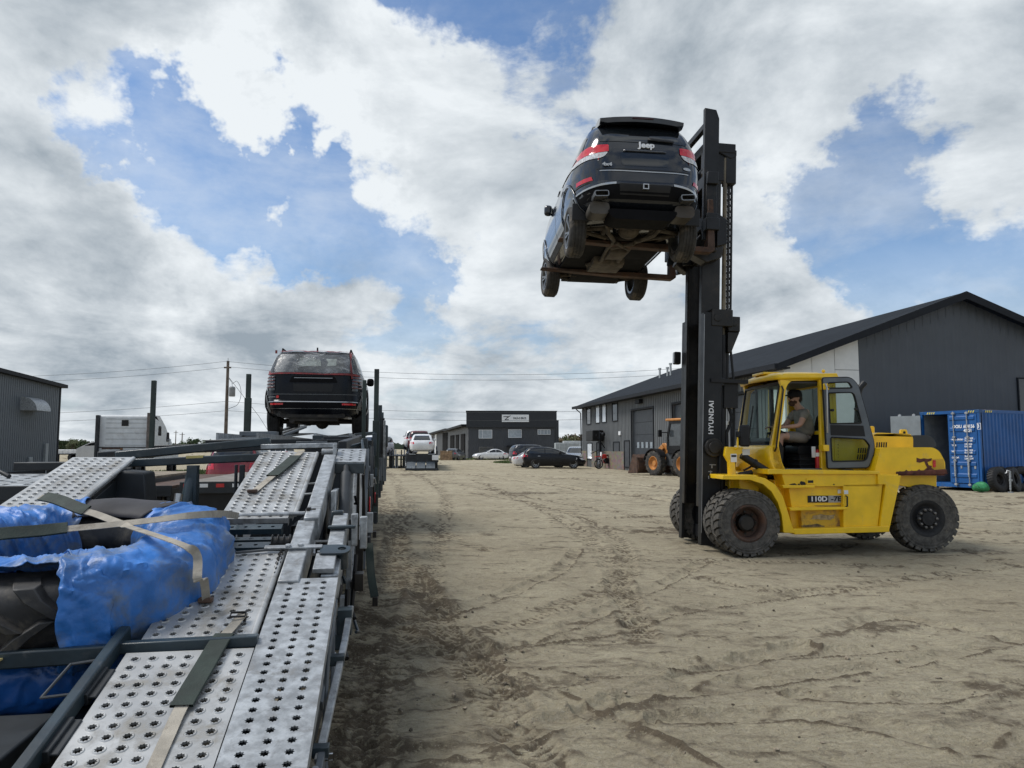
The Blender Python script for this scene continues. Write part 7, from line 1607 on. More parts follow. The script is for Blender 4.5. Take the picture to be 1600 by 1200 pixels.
# folded ladder frame hanging outboard of the lower plate
tb(lambda b: (b.beam((.02, .55, .34), (.075, 1.35, .62), .035, .03), b.beam((.075, 1.35, .62), (.085, 1.75, .72), .035, .03)), 'ladder_rail', GV, .004)
tb(lambda b: (b.beam((.015, -.15, .20), (.03, .62, .36), .03, .035), b.beam((.03, .62, .36), (.02, .60, .12), .03, .02)), 'ladder_rail', M['frame_grey'], .004)
for q in ((.0, .085, 1.18, 1.24, .55, .60), (-.01, .06, .58, .64, .34, .385), (.02, .10, 1.60, 1.70, .60, .74)): tb(lambda b: b.box(*q), 'ladder_bracket', NV, .004)
tb(lambda b: (b.tube([(.0, .60, .35), (.075, .60, .35)], .005, 6), b.tube([(.01, .61, .32), (.075, .61, .32)], .004, 6)), 'cotter_pin', M['chrome'])
for pts, r_, m, nm in (([(.03, .3, .42), (.025, .3, .05)], .012, M['galv'], 'hanging_rod'), ([(.02, 1.0, .7), (.01, .95, .35), (.03, .9, .12)], .01, M['frame_grey'], 'hanging_cable'), ([(.06, 1.9, .8), (.05, 1.85, .45), (.065, 1.8, .42)], .016, M['black_plastic'], 'air_hose'), ([(.09, 2.3, .95), (.07, 2.25, .6), (.09, 2.2, .56)], .014, M['black_plastic'], 'air_hose')):
    tb(lambda b: b.tube(pts, r_, 8), nm, m)
tb(lambda b: b.prism([(-.4, .32), (1.6, .84), (1.6, .40), (-.4, .25)], -.155, -.145, 'x'), 'side_skirt', NB, .004)
tb(lambda b: (b.beam((-.01, .1, .40), (.01, .75, .62), .012, .09), b.beam((.0, .9, .45), (.02, 1.5, .80), .015, .06), b.beam((.02, 1.3, .35), (.0, 1.62, .88), .02, .05)), 'side_stay', M['frame_grey'], .004)
tb(lambda b: b.prism([(1.7, .4), (3.5, .5), (3.7, 1.3), (2.9, .95), (1.7, .75)], -.20, -.19, 'x'), 'side_skirt', NB, .004)
# verticals and braces that crowd the right flank towards the front
items = []
t = 3.9
while t < 15.5:
    z1 = PZ(t) - .02; m = rg.choice([NV, NB, NB, GV, M['frame_grey'], M['grease']]); s_ = rg.uniform(-.08, .09); w_ = rg.uniform(.02, .07); k = rg.random()
    if k < .5: tb(lambda b: b.box(s_ - w_ / 2, s_ + w_ / 2, t, t + w_ * 1.3, .40, z1 - rg.uniform(0, .15)), 'upright', m, .004)
    elif k < .75: tb(lambda b: b.beam((s_, t, .45), (s_ + .01, t + rg.uniform(.3, .7), z1), .035, .035), 'brace', m, .004)
    else:
        za = rg.uniform(.6, 1.2); tb(lambda b: b.box(s_ - .05, s_ + .03, t, t + .16, za, za + rg.uniform(.12, .4)), 'side_box', m, .01)
    t += rg.uniform(.18, .42)
for k in range(9):
    t = 4.3 + k * 1.15; tb(lambda b: b.tube([(.06 + .02 * math.sin(k), t, 1.4), (.07, t + .2, 1.0 - .1 * (k % 3)), (.05 + .02 * math.cos(k), t + .45, .65), (.06, t + .8, .9)], .013, 6), 'air_hose', M['black_plastic'])
for t, z in ((5.6, .95), (9.0, .8)): tb(lambda b: b.box(.085, .10, t, t + .10, z, z + .16), 'red_marker', M['red_lens'], .004)
tb(lambda b: (b.box(.0, .06, 5.6, 5.66, .4, 1.75), b.beam((.03, 5.63, 1.7), (-.25, 5.2, 1.62), .03, .03), b.beam((.05, 5.0, 1.45), (.0, 5.6, 1.72), .03, .04)), 'upright', NV, .006)
tb(lambda b: b.box(.03, .05, 4.35, 4.38, .8, 1.45), 'white_rod', M['white'], .003)
# posts
def post(name, s, t, z0, z1, w_, sleeve=True):
    r_ = MB(); r_.box(s - w_ / 2, s + w_ / 2, t - w_ / 2, t + w_ / 2, z0, z1)
    if sleeve: r_.box(s - w_ * .68, s + w_ * .68, t - w_ * .68, t + w_ * .68, z0, z0 + (z1 - z0) * .66)
    return r_.build(name, mat('post_green', (.018, .032, .028), .5, var=.3), TR, .006)
post('deck_post', .06, 10.6, .35, 3.03, .085); post('deck_post', -.07, 8.2, 1.55, 2.62, .055, False); post('deck_post', -2.36, 12.0, 1.70, 3.04, .085); post('deck_post', -2.36, 6.25, 1.50, 2.41, .05, False); tb(lambda b: b.box(-2.3, -.15, 2.75, 8.0, .62, .68), 'under_deck', NB, .01); tb(lambda b: b.box(-.98, -.10, 5.3, 5.36, .55, 1.60), 'bulkhead', NB, .01); tb(lambda b: b.box(-.98, .0, 9.0, 9.06, .5, 1.66), 'bulkhead', NB, .01)
tb(lambda b: (b.beam((-.3, 10.4, 1.86), (.05, 10.5, 1.90), .05, .06), b.box(.0, .08, 10.45, 10.8, 1.5, 1.9)), 'post_foot', NV, .01)
# cross beams at the head of the ramps
tb(lambda b: b.beam((-2.08, 4.32, 1.575), (-.78, 4.36, 1.704), .10, .075), 'head_beam', NV, .01)
tb(lambda b: b.beam((-2.05, 4.12, 1.508), (-.80, 4.12, 1.563), .07, .07), 'head_beam', NV, .01)
tb(lambda b: b.box(-1.42, -1.28, 4.08, 4.155, 1.585, 1.589) if False else b.beam((-1.44, 4.12, 1.5645), (-1.30, 4.12, 1.570), .072, .022), 'yellow_sticker', mat('yellow_sticker2', (.55, .45, .15), .5))
tb(lambda b: b.beam((-.85, 4.3, 1.655), (-.18, 4.3, 1.67), .08, .045), 'head_beam', GV, .006)
tb(lambda b: (b.beam((-1.55, 5.3, 1.70), (-.5, 5.3, 1.715), .16, .05), b.beam((-2.4, 6.4, 1.62), (-.2, 6.4, 1.70), .10, .10)), 'head_beam', NB, .008)
tb(lambda b: (b.beam((-.15, 4.6, 1.66), (-.15, 9.5, 1.80), .08, .10), b.beam((-2.3, 4.6, 1.56), (-2.3, 15, 1.78), .08, .10)), 'deck_side_rail', NB, .008)
for k in range(10):
    t = 5.0 + k * .42; s_ = rg.uniform(-.95, -.45); tb(lambda b: b.box(s_, s_ + rg.uniform(.1, .35), t, t + .10, PZ(t) + .01, PZ(t) + .04 + rg.uniform(0, .05)), 'deck_plate', rg.choice([GV, NV, NB, NB, M['frame_grey']]), .004)
for s0, s1 in ((-.78, -.30), (-2.15, -1.62)):
    mb = MB(); t = 8.6
    while t < 17.8:
        mb.box(s0, s1, t, t + .055, PZ(t) + .0, PZ(t) + .022); t += .11
    mb.box(s0 - .03, s0, 8.6, 17.9, 1.76, 1.86); mb.box(s1, s1 + .03, 8.6, 17.9, 1.76, 1.86); mb.build('wheel_track', GV, TR, smooth=False)
tb(lambda b: (b.beam((-2.2, 12.5, 1.86), (-1.9, 18.5, 2.35), .05, .05), b.beam((-2.05, 12.5, 1.84), (-1.75, 18.5, 2.33), .05, .05)), 'raised_rail', GV, .004); tb(lambda b: b.beam((-2.35, 12.3, 1.84), (-2.3, 19, 2.2), .06, .06), 'raised_rail', NB, .004)
for t in (9.5, 11.5, 14.2, 16): tb(lambda b: b.box(-2.35, .02, t, t + .1, 1.66, 1.76), 'cross_member', NB, .006)
tb(lambda b: (b.box(-2.2, -1.6, 10.4, 10.7, 1.84, 1.92), b.beam((-1.5, 10.6, 1.86), (-1.2, 11.2, 2.02), .05, .04)), 'wheel_chock', M['frame_grey'], .01)
# front section beyond the SUV: tall dark gear seen end-on
for k in range(26):
    t = 16.5 + rg.uniform(0, 6.5); s_ = rg.uniform(-.02, .16); z0 = rg.uniform(.5, 1.6); m = rg.choice([NV, NB, NB, GV, M['frame_grey']]); z1 = min(z0 + rg.uniform(.5, 1.2), 2.75)
    tb(lambda b: b.box(s_, s_ + rg.uniform(.04, .10), t, t + .12, z0, z1), 'front_gear', m, .01)
tb(lambda b: b.box(.02, .26, 17.5, 17.75, 1.65, 2.25), 'front_gear', NV, .04)
tb(lambda b: (b.box(.0, .10, 17.0, 17.1, .35, 2.75), b.box(.0, .12, 20.0, 20.1, .35, 2.7)), 'front_upright', NV, .01)
for k in range(60):
    t = rg.uniform(1.9, 9); s_ = rg.uniform(-.12, .10); z0 = rg.uniform(.35, PZ(t) - .25); m = rg.choice([NB, NB, M['grease'], M['matte_black'], NV, GV]); d_ = Vector((rg.uniform(-.03, .03), rg.uniform(-.25, .25), rg.uniform(-.25, .25)))
    p_ = Vector((s_, t, z0)); tb((lambda b: b.tube([p_, p_ + d_ * .5 + Vector((.02, 0, -.04)), p_ + d_], rg.uniform(.006, .018), 6)) if k % 2 else (lambda b: b.box(s_, s_ + rg.uniform(.02, .06), t, t + rg.uniform(.03, .14), z0, z0 + rg.uniform(.04, .2))), 'fitting', m, .003)
# running gear and lower deck
tb(lambda b: (b.box(-2.2, -2.05, -1, 16, .32, .52), b.box(-.45, -.30, 1.8, 16, .32, .52), b.box(-2.3, -.2, 7.5, 16, .52, .58)), 'chassis_beam', NB, .01)
tb(lambda b: (b.box(-2.6, -.95, -1.2, .85, .22, .27),), 'lower_deck_plate', M['matte_black'], .01); tb(lambda b: b.box(-2.0, -1.0, .95, 3.4, .36, .40), 'lower_deck_plate', NB, .01)
for k in range(5): tb(lambda b: b.box(-2.6, -.95, -.9 + k * .33, -.84 + k * .33, .27, .33), 'deck_rib', NB, .006)
tb(lambda b: (b.box(-1.35, -1.05, .2, .7, .27, .55), b.tube([(-1.9, -.4, .3), (-1.5, .1, .42), (-1.1, .3, .5)], .03, 8), b.box(-1.9, -1.5, .3, .6, .27, .5)), 'valve_block', NB, .01)
for t in (4.2, 5.5):
    for s_ in (-2.1, -.32):
        w_ = tyre_mb(.46, .28, .26).build('wheel', M['rubber'], TR, angle=50); w_.rotation_euler = (0, 0, R(90)); w_.location = (s_, t, .46)
        h = MB().lathe([(0, -.14), (.08, -.14), (.12, -.10), (.24, -.11), (.262, -.135), (.262, .135), (0, .135)], 24, 'y').build('rim', M['dull_chrome'], w_)
tb(lambda b: (b.tube([(-2.1, 4.2, .46), (-.3, 4.2, .46)], .06, 10), b.tube([(-2.1, 5.5, .46), (-.3, 5.5, .46)], .06, 10)), 'axle', NB)
tb(lambda b: b.prism([(3.5, .95), (6.2, .95), (6.2, 1.02), (3.5, 1.02)], -.48, -.16, 'x'), 'mudguard', M['black_plastic'], .01)
# inner pivot stand, ram and clutter seen under the head beams
tb(lambda b: b.prism([(-2.0, .45), (-1.55, .45), (-1.66, 1.45), (-1.98, 1.48)], 3.7, 4.0, 'y'), 'pivot_stand', NB, .02)
tb(lambda b: b.tube([(-1.40, 3.5, .75), (-1.36, 3.6, 1.28)], .032, 12), 'hydraulic_ram', M['dull_chrome']); tb(lambda b: (b.tube([(-1.37, 3.75, 1.0), (-1.33, 3.85, 1.42)], .045, 12), b.tube([(-1.505, 3.64, .78), (-1.49, 3.67, .84)], .05, 12), b.box(-1.36, -1.28, 3.8, 3.9, .5, 1.5)), 'hydraulic_ram', NV)
tb(lambda b: (b.box(-.98, -.94, 4.0, 4.05, .6, 1.5), b.box(-1.02, -1.0, 4.0, 4.05, .6, 1.5), b.beam((-1.3, 4.0, .7), (-.9, 4.0, .72), .08, .05)), 'lower_strut', NB, .004)
tb(lambda b: (b.beam((-2.75, 3.45, .60), (-2.0, 3.6, .62), .2, .12), b.box(-2.9, -2.4, 3.6, 4.0, .3, .9)), 'toolbox', NB, .02)
# galvanised shelf sticking out at the far left
mb = MB(); perforated(mb, 0, .62, 0, .75, 4, .12, .03, mx=Matrix.Translation((-2.98, 3.45, 1.36)) @ Matrix.Rotation(R(5), 4, 'X'), lip=0, flange=.05); mb.build('side_shelf', GV, TR, fix=False, angle=25)
tb(lambda b: b.box(-2.98, -2.32, 3.40, 3.44, 1.25, 1.36), 'shelf_edge', NB, .006); tb(lambda b: (b.box(-2.9, -2.3, 4.3, 4.6, 1.45, 1.52), b.tube([(-2.8, 3.7, 1.4), (-2.75, 3.75, 1.46), (-2.65, 3.7, 1.42)], .02, 6)), 'shelf_edge', NB, .006)

# ------------------------------------------------------------------ straps (things of their own)
def ribbon(mb, pts, w_, th=.004, across=None, off=.0):
    pts = [Vector(p) for p in pts]; P = []
    for i, p in enumerate(pts):
        d = (pts[min(i + 1, len(pts) - 1)] - pts[max(i - 1, 0)]).normalized(); a = (across[i] if isinstance(across, list) else across) or Vector((0, 0, 1)).cross(d); a = (a - d * a.dot(d)).normalized(); n = d.cross(a)
        if n.z < 0: n = -n
        P.append([p - a * w_ / 2, p + a * w_ / 2, p + a * w_ / 2 - n * th, p - a * w_ / 2 - n * th, p - a * w_ / 2])
    return mb.grid(P)
def onp(px, py, a=.49, b=.268, lift=.0):
    """photo pixel to the sloping deck, in trailer coordinates"""
    inv = TM.inverted(); o = inv @ Vector((0, 0, CH)); d = inv.to_3x3() @ Vector(ray(px, py)); k = (a + lift + b * o.y - o.z) / (d.z - b * d.y); return o + d * k
def smooth(pts, n=8):
    pts = [Vector(p) for p in pts]; out = []
    for i in range(len(pts) - 1):
        p0, p1, p2, p3 = pts[max(i - 1, 0)], pts[i], pts[i + 1], pts[min(i + 2, len(pts) - 1)]
        for k in range(n):
            t = k / n; out.append(.5 * ((2 * p1) + (p2 - p0) * t + (2 * p0 - 5 * p1 + 4 * p2 - p3) * t * t + (3 * p1 - p0 - 3 * p2 + p3) * t ** 3))
    return out + [pts[-1]]
def strap(label, pts, sleeve, w_=.048, group=None, name='ratchet_strap', across=None, hook=None):
    root = empty(name, (T_O[0], T_O[1], 0), T_RZ, label, 'strap', group)
    sp = smooth(pts); mb = MB(); ribbon(mb, sp, w_, .004, across); mb.build('webbing', M['strap'], root, angle=60)
    a, b = sleeve; q = sp[a:b]; mb = MB(); ribbon(mb, [p + Vector((0, 0, .009)) for p in q], w_ * 1.75, .012, across); mb.build('sleeve', M['pad'], root, .003)
    if hook:
        h = Vector(hook); mb = MB(); mb.box(h.x - .035, h.x + .035, h.y - .02, h.y + .03, h.z - .005, h.z + .02); mb.build('ratchet', M['rusty'], root, .006)
        MB().tube([h + Vector((0, .03, .01)), h + Vector((.02, .07, .012)), h + Vector((.01, .10, -.01))], .008, 6).build('hook', M['grease'], root)
    return root
s1 = [onp(380, 958, lift=.035), onp(366, 975, lift=.022), onp(345, 1000, lift=.02), onp(318, 1045, lift=.022), onp(283, 1105, lift=.018), onp(262, 1150, lift=.012), onp(235, 1210, lift=.01), onp(205, 1275, lift=.01)]
strap('beige strap with a dark green sleeve lying on the nearest ramp plate', s1, (14, 33), .052)
mb = MB(); q = onp(372, 962, lift=.035)
bk = empty('strap_buckle', TM @ q, T_RZ, 'black strap buckle at the upper end of the nearest strap', 'buckle')
fr_ = MB(); fr_.tube([(-.035, -.02, 0), (.035, -.02, 0), (.035, .02, .012), (-.035, .02, .012)], .006, 6, closed=True); fr_.build('frame', M['black_steel'], bk); MB().tube([(.03, 0, -.03), (.035, .01, .0)], .008, 6).build('pin', M['grease'], bk)
s2 = [onp(472, 704, lift=.02), onp(462, 713, lift=.02), onp(445, 728, lift=.022), onp(425, 744, lift=.02), onp(412, 755, lift=.012), onp(396, 768, lift=.012)]
strap('beige strap with a green sleeve on the upper ramp plate near the wrapped SUV', s2, (8, 25), .055, hook=onp(394, 769, lift=.012))
# dark strap end hanging down by the flank
h0 = Vector((.13, 4.9, .78)); hs = [(.115, 4.75, .72), (.125, 4.65, .60), (.145, 4.5, .44), (.18, 4.4, .27)]
hg = empty('hanging_strap', (T_O[0], T_O[1], 0), T_RZ, 'dark green strap end hanging off the right flank of the carrier over the dirt', 'strap')
mb = MB(); ribbon(mb, smooth(hs), .075, .01, Vector((1, 0, 0))); mb.build('sleeve', M['pad'], hg); MB().box(.16, .21, 4.37, 4.42, .19, .27).build('end_fitting', M['grease'], hg, .006)

# ------------------------------------------------------------------ tractor tyres in tarpaulin
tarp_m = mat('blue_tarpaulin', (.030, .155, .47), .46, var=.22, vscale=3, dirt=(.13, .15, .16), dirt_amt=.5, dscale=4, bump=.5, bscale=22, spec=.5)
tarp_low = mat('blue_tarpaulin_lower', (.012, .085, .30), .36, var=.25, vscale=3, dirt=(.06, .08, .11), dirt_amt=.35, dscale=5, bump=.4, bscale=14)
tt_m = mat('tractor_rubber', (.035, .034, .035), .6, var=.3, vscale=6, dirt=(.15, .13, .10), dirt_amt=.32, dscale=4, bump=.2, bscale=30)
def section(phi, Ro, Ri, H):
    """rounded-box tyre section: phi 0 at the outer tread, 90 at the top"""
    c_, s_ = math.cos(phi), math.sin(phi); n = 3.2
    r_ = (Ro + Ri) / 2 + (Ro - Ri) / 2 * math.copysign(abs(c_) ** (2 / n), c_); z = H / 2 + H / 2 * math.copysign(abs(s_) ** (2 / n), s_); return r_, z
def torus_patch(a0, a1, p0, p1, Ro, Ri, H, off, amp, seed, na=220, npz=64, ragged=.08):
    rg_ = np.random.RandomState(seed); P = []
    ph = np.linspace(R(p0), R(p1), npz)
    for i in range(na + 1):
        u = i / na; row = []
        for j, p_ in enumerate(ph):
            e0 = R(a0) + ragged * (fbm(np.array([j * .12]), np.array([seed * 1.0]), 1, 3, seed)[0]) * 2.2; e1 = R(a1) + ragged * (fbm(np.array([j * .12 + 50]), np.array([seed * 1.0]), 1, 3, seed + 3)[0]) * 2.2
            row.append((e0 + (e1 - e0) * u, p_))
        P.append(row)
    A = np.array(P); th, phi = A[..., 0], A[..., 1]; n = 3.2
    c_, s_ = np.cos(phi), np.sin(phi); r_ = (Ro + Ri) / 2 + (Ro - Ri) / 2 * np.sign(c_) * np.abs(c_) ** (2 / n); z = H / 2 + H / 2 * np.sign(s_) * np.abs(s_) ** (2 / n)
    # folds run across the tube, twisting a little; sharp creases from a folded noise
    w_ = fbm(th * 2.2, phi * .9, 1.0, 3, seed + 9) * .9
    f1 = 1 - np.abs(fbm(th * 7 + w_ * 2.2, phi * .8 + th * .7, 1.0, 3, seed + 1)) * 3.2; f2 = 1 - np.abs(fbm(th * 15 + w_ * 3, phi * 1.9, 1.0, 3, seed + 2)) * 3; f3 = fbm(th * 3.2, phi * 1.3, 1, 3, seed + 4)
    f4 = 1 - np.abs(fbm(th * 6 - phi * 3, phi * 3 + w_, 1.0, 3, seed + 6)) * 3
    f5 = 1 - np.abs(fbm(th * 3.2 + phi * .55 + w_ * .8, phi * .35 + 3, 1.0, 2, seed + 15)) * 4
    d = off + amp * (.42 * np.clip(f1, 0, 1) ** 1.6 + .14 * np.clip(f2, 0, 1) ** 1.5 + .55 * f3 + .22 * np.clip(f4, 0, 1) ** 1.5 + .85 * np.clip(f5, 0, 1) ** 1.2)
    inner = np.clip(-c_, 0, 1); d = d * (1 - .5 * inner) 
    bulge = np.clip(s_, 0, 1) * .02; r_ = r_ + d * c_; z = z + d * s_ + bulge
    X, Y = r_ * np.cos(th), r_ * np.sin(th)
    vs = np.stack([X, Y, z], -1); return [[tuple(v) for v in row] for row in vs]
def tyre_thing(name, label, cs, ct, z0, tilt, Ro, Ri, H, tarps, tm, lugs=True):
    root = empty(name, (0, 0, 0), 0, label, 'tyre'); root.matrix_world = TM @ Matrix.Translation((cs, ct, z0)) @ Matrix.Rotation(tilt, 4, 'X')
    mb = MB(); N = 96; K = 28; P = []
    for i in range(N):
        a = 2 * math.pi * i / N; row = []
        for k in range(K + 1):
            p_ = -math.pi * .78 + 2 * math.pi * .89 * k / K; r_, z = section(p_, Ro - .055, Ri, H - .03); row.append((r_ * math.cos(a), r_ * math.sin(a), z + .015))
        P.append(row)
    mb.grid(P, closed_u=True)
    carc = mb.build('carcass', tm, root, angle=60, fix=False); sd_ = carc.modifiers.new('s', 'SOLIDIFY'); sd_.thickness = .02
    if lugs:
        lg = MB(); n = 20
        for up in (0, 1):
            for k in range(n):
                a = 2 * math.pi * (k + .5 * up) / n; vs = []; sg = 1 if up else -1
                st = [(.55, 0.0, .050), (.50, .02, .046), (.34, .05, .04), (.12, .12, .036), (-.06, .20, .032)]
                for (f, da, hw) in st:
                    zc = H / 2 + sg * H * f * .96 if f < .5 else H / 2 + sg * H * .48
                    rr = Ro if f < .45 else (Ro - .02 if f < .52 else Ro - .12)
                    rb = Ro - .075 if f < .52 else Ro - .19
                    for e in (-1, 1):
                        aa = a + da * 1.5 + e * hw / Ro * .95; bb = a + da * 1.5 + e * hw * 1.35 / Ro
                        vs.append((math.cos(aa) * rr, math.sin(aa) * rr, zc)); vs.append((math.cos(bb) * rb, math.sin(bb) * rb, zc))
                fs = []
                for i in range(4):
                    b0, b1 = i * 4, (i + 1) * 4; fs += [(b0, b1, b1 + 2, b0 + 2), (b0 + 1, b1 + 1, b1, b0), (b0 + 2, b1 + 2, b1 + 3, b0 + 3)]
                fs += [(0, 2, 3, 1), (16, 17, 19, 18)]; lg.add(vs, fs)
        lg.build('tread_lugs', tm, root, .006, angle=35)
    for (a0, a1, p0, p1, off, amp, seed, m, rag) in tarps:
        P = torus_patch(a0, a1, p0, p1, Ro, Ri, H, off, amp, seed, na=int(abs(a1 - a0) * 1.3) + 20, ragged=rag); o = MB().grid(P).build('tarpaulin', m, root, fix=False, angle=75); sd_ = o.modifiers.new('s', 'SOLIDIFY'); sd_.thickness = .004
    return root
TILT = math.atan(.165); RO, RI, HH = .83, .43, .37; TZ = .79
tyre_thing('tractor_tyre', 'big black tractor tyre half wrapped in blue tarpaulin, lying on top', -1.46, 1.77, TZ, TILT, RO, RI, HH,
           [(-66, 58, -125, 195, .026, .036, 3, tarp_m, .04), (98, 205, -130, 190, .028, .038, 8, tarp_m, .05), (-69, -55, -75, 120, .045, .04, 5, tarp_m, .03), (-160, -64, 84, 150, .03, .03, 6, tarp_m, .03)], tt_m)
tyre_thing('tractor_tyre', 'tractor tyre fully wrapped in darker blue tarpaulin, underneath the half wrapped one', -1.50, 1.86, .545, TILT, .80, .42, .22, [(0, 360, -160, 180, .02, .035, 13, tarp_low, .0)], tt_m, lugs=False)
# black rubber sheet over the gap at the back
mb = MB(); P = []
CT = TM.inverted()
tyM = Matrix.Translation((-1.46, 1.77, TZ)) @ Matrix.Rotation(TILT, 4, 'X')
for i in range(25):
    a = R(50 + 56 * i / 24); row = []
    for k in range(15):
        p_ = R(-40 + 175 * k / 14); r_, z = section(p_, RO, RI, HH); w_ = .035 + .004 * math.sin(i * .5); row.append(tyM @ Vector(((r_ + w_ * math.cos(p_)) * math.cos(a), (r_ + w_ * math.cos(p_)) * math.sin(a), z + w_ * math.sin(p_) + .02)))
    P.append(row)
o = MB().grid(P).build('rubber_sheet', mat('rubber_sheet', (.028, .027, .033), .75, var=.25, bump=.2, bscale=8), None, fix=False, angle=60); o.matrix_world = TM; sd_ = o.modifiers.new('s', 'SOLIDIFY'); sd_.thickness = .008
tag(o, 'black rubber sheet folded over the back of the half wrapped tyre', 'rubber sheet')
# straps over the tyres
def tyre_pt(ang, rad, h):
    v = tyM @ Vector((rad * math.cos(R(ang)), rad * math.sin(R(ang)), HH + h)); return v
inv_t = tyM.inverted()
def onty(px, py, h):
    """photo pixel to a height above the tyre's own top plane, in trailer coordinates"""
    inv = (TM @ tyM).inverted(); o_ = inv @ Vector((0, 0, CH)); d = inv.to_3x3() @ Vector(ray(px, py)); k = (HH + h - o_.z) / d.z; return tyM @ (o_ + d * k)
sA = [onty(-60, 846, .10), onty(0, 836, .10), onty(60, 831, .09), onty(105, 826, .09), onty(180, 819, .10), onty(250, 811, .12), onty(300, 805, .12), onty(345, 803, .07), onp(372, 806, lift=.02)]
strap('beige strap with a green sleeve running straight across both tyre halves', sA, (0, 25), .042, across=Vector((.1, .75, .66)))
sB = [onty(62, 776, .12), onty(90, 782, .12), onty(125, 796, .11), onty(150, 803, .10), onty(195, 820, .10), onty(250, 838, .12), onty(290, 853, .11), onty(308, 868, .06)]
q0 = Vector(sB[-1]); sB += [q0 + Vector((.03, -.10, -.10)), Vector(onp(318, 905, lift=.17)), Vector(onp(322, 935, lift=.03))]
strap('beige strap crossing the tyres diagonally down to a rusty ratchet on the plate', sB, (2, 20), .042, across=[Vector((.55, .6, .55))] * 33 + [Vector((.8, .55, .1))] * 60, hook=onp(321, 940, lift=.01))
# ------------------------------------------------------------------ wheel loader beside the workshop
def loader():
    g = ground(1025, 743.5); org = (g.x + .77, g.y + .41, 0); rz = R(-62)
    root = empty('wheel_loader', org, rz, 'orange and black wheel loader with a rusty bucket, parked by the workshop behind the mast', 'wheel loader')
    OR = M['orange']
    for x in (0, 2.45):
        for sg in (-1, 1):
            w_ = tyre_mb(.74, .44, .40).build('wheel', M['rubber'], root, angle=50); w_.location = (x, sg * .88, .74)
            lg = MB()
            for k in range(18):
                a = 2 * math.pi * k / 18
                for s2 in (-1, 1): lg.beam((math.cos(a) * .735, s2 * .02, math.sin(a) * .735), (math.cos(a + .22) * .725, s2 * .22, math.sin(a + .22) * .725), .07, .05, up=(math.cos(a), 0, math.sin(a)))
            lg.build('tread_lugs', M['rubber'], w_)
            MB().lathe([(.41, sg * .20), (.37, sg * .21), (.33, sg * .10), (.30, sg * .06), (.16, sg * .05), (.15, sg * .12), (0, sg * .12)], 28, 'y').build('rim', OR, w_)
    MB().prism([(.5, .6), (3.4, .6), (3.5, 1.0), (3.4, 1.95), (2.2, 2.0), (1.6, 1.4), (.5, 1.3)], -.55, .55, 'y').build('body', M['dark_grey'], root, .04)
    MB().prism([(2.2, 1.4), (3.5, 1.35), (3.6, 1.9), (3.3, 2.15), (2.2, 2.2)], -.62, .62, 'y').build('engine_cover', OR, root, .06)
    MB().prism([(-.5, .8), (.6, .8), (.6, 1.5), (.2, 1.9), (-.1, 1.9), (-.3, 1.4)], -.30, .30, 'y').build('front_frame', OR, root, .03)
    for sg in (-1, 1):
        f = MB(); f.lathe([(.80, sg * .66), (.80, sg * 1.14), (.84, sg * 1.14), (.84, sg * .66)], 14, 'y', Matrix.Translation((2.45, 0, .74)), R(20), R(160)); f.build('fender', M['black_plastic'], root)
        f = MB(); f.lathe([(.80, sg * .66), (.80, sg * 1.14), (.84, sg * 1.14), (.84, sg * .66)], 14, 'y', Matrix.Translation((0, 0, .74)), R(30), R(170)); f.build('fender', M['black_plastic'], root)
        MB().beam((.1, sg * .4, 1.7), (-1.4, sg * .4, .55), .12, .28).build('lift_arm', OR, root, .02)
    MB().prism(fillet([(-1.25, .12), (-2.2, .08), (-1.45, .35), (-1.35, .8), (-1.65, 1.25), (-1.2, 1.05), (-1.12, .5)], .04, 2), -1.25, 1.25, 'y').build('bucket', M['rusty'], root, .01)
    for sg in (-1, 1): MB().prism([(-1.22, .12), (-2.15, .1), (-1.65, 1.22), (-1.2, 1.05)], sg * 1.25 - .03, sg * 1.25 + .03, 'y').build('bucket_side', M['rusty'], root)
    cab = [(.75, 1.5), (2.15, 1.5), (2.15, 3.15), (1.0, 3.15), (.75, 2.2)]
    hole = [(.92, 1.75), (2.0, 1.75), (2.0, 3.0), (1.12, 3.0), (.9, 2.2)]
    for y in (-.68, .62): MB().prism([cab, hole], y, y + .06, 'y').build('cab_frame', M['black_plastic'], root, .01)
    MB().prism(hole, -.64, -.63, 'y').build('cab_glass', M['grey_glass'], root); MB().prism([(-.6, 1.7), (.6, 1.7), (.6, 3.05), (-.6, 3.05)], .93, .95, 'x').build('windscreen', M['grey_glass'], root)
    MB().box(.78, 2.2, -.66, .66, 1.3, 1.55).build('cab_base', M['black_plastic'], root, .02); MB().box(.7, 2.3, -.72, .72, 3.15, 3.30).build('cab_roof', OR, root, .05)
    MB().ball((1.7, -.3, 3.42), .09, 6).build('beacon', mat('green_beacon', (.03, .25, .12), .3), root)
    MB().tube([(.85, -.7, 2.5), (.7, -1.05, 2.5)], .03, 6).build('mirror_arm', M['black_plastic'], root); MB().box(.62, .72, -1.2, -.95, 2.25, 2.65).build('mirror', M['black_plastic'], root, .03)
    MB().box(-.1, .0, .25, .4, 1.9, 2.1).build('work_lamp', M['black_plastic'], root, .02)
loader()
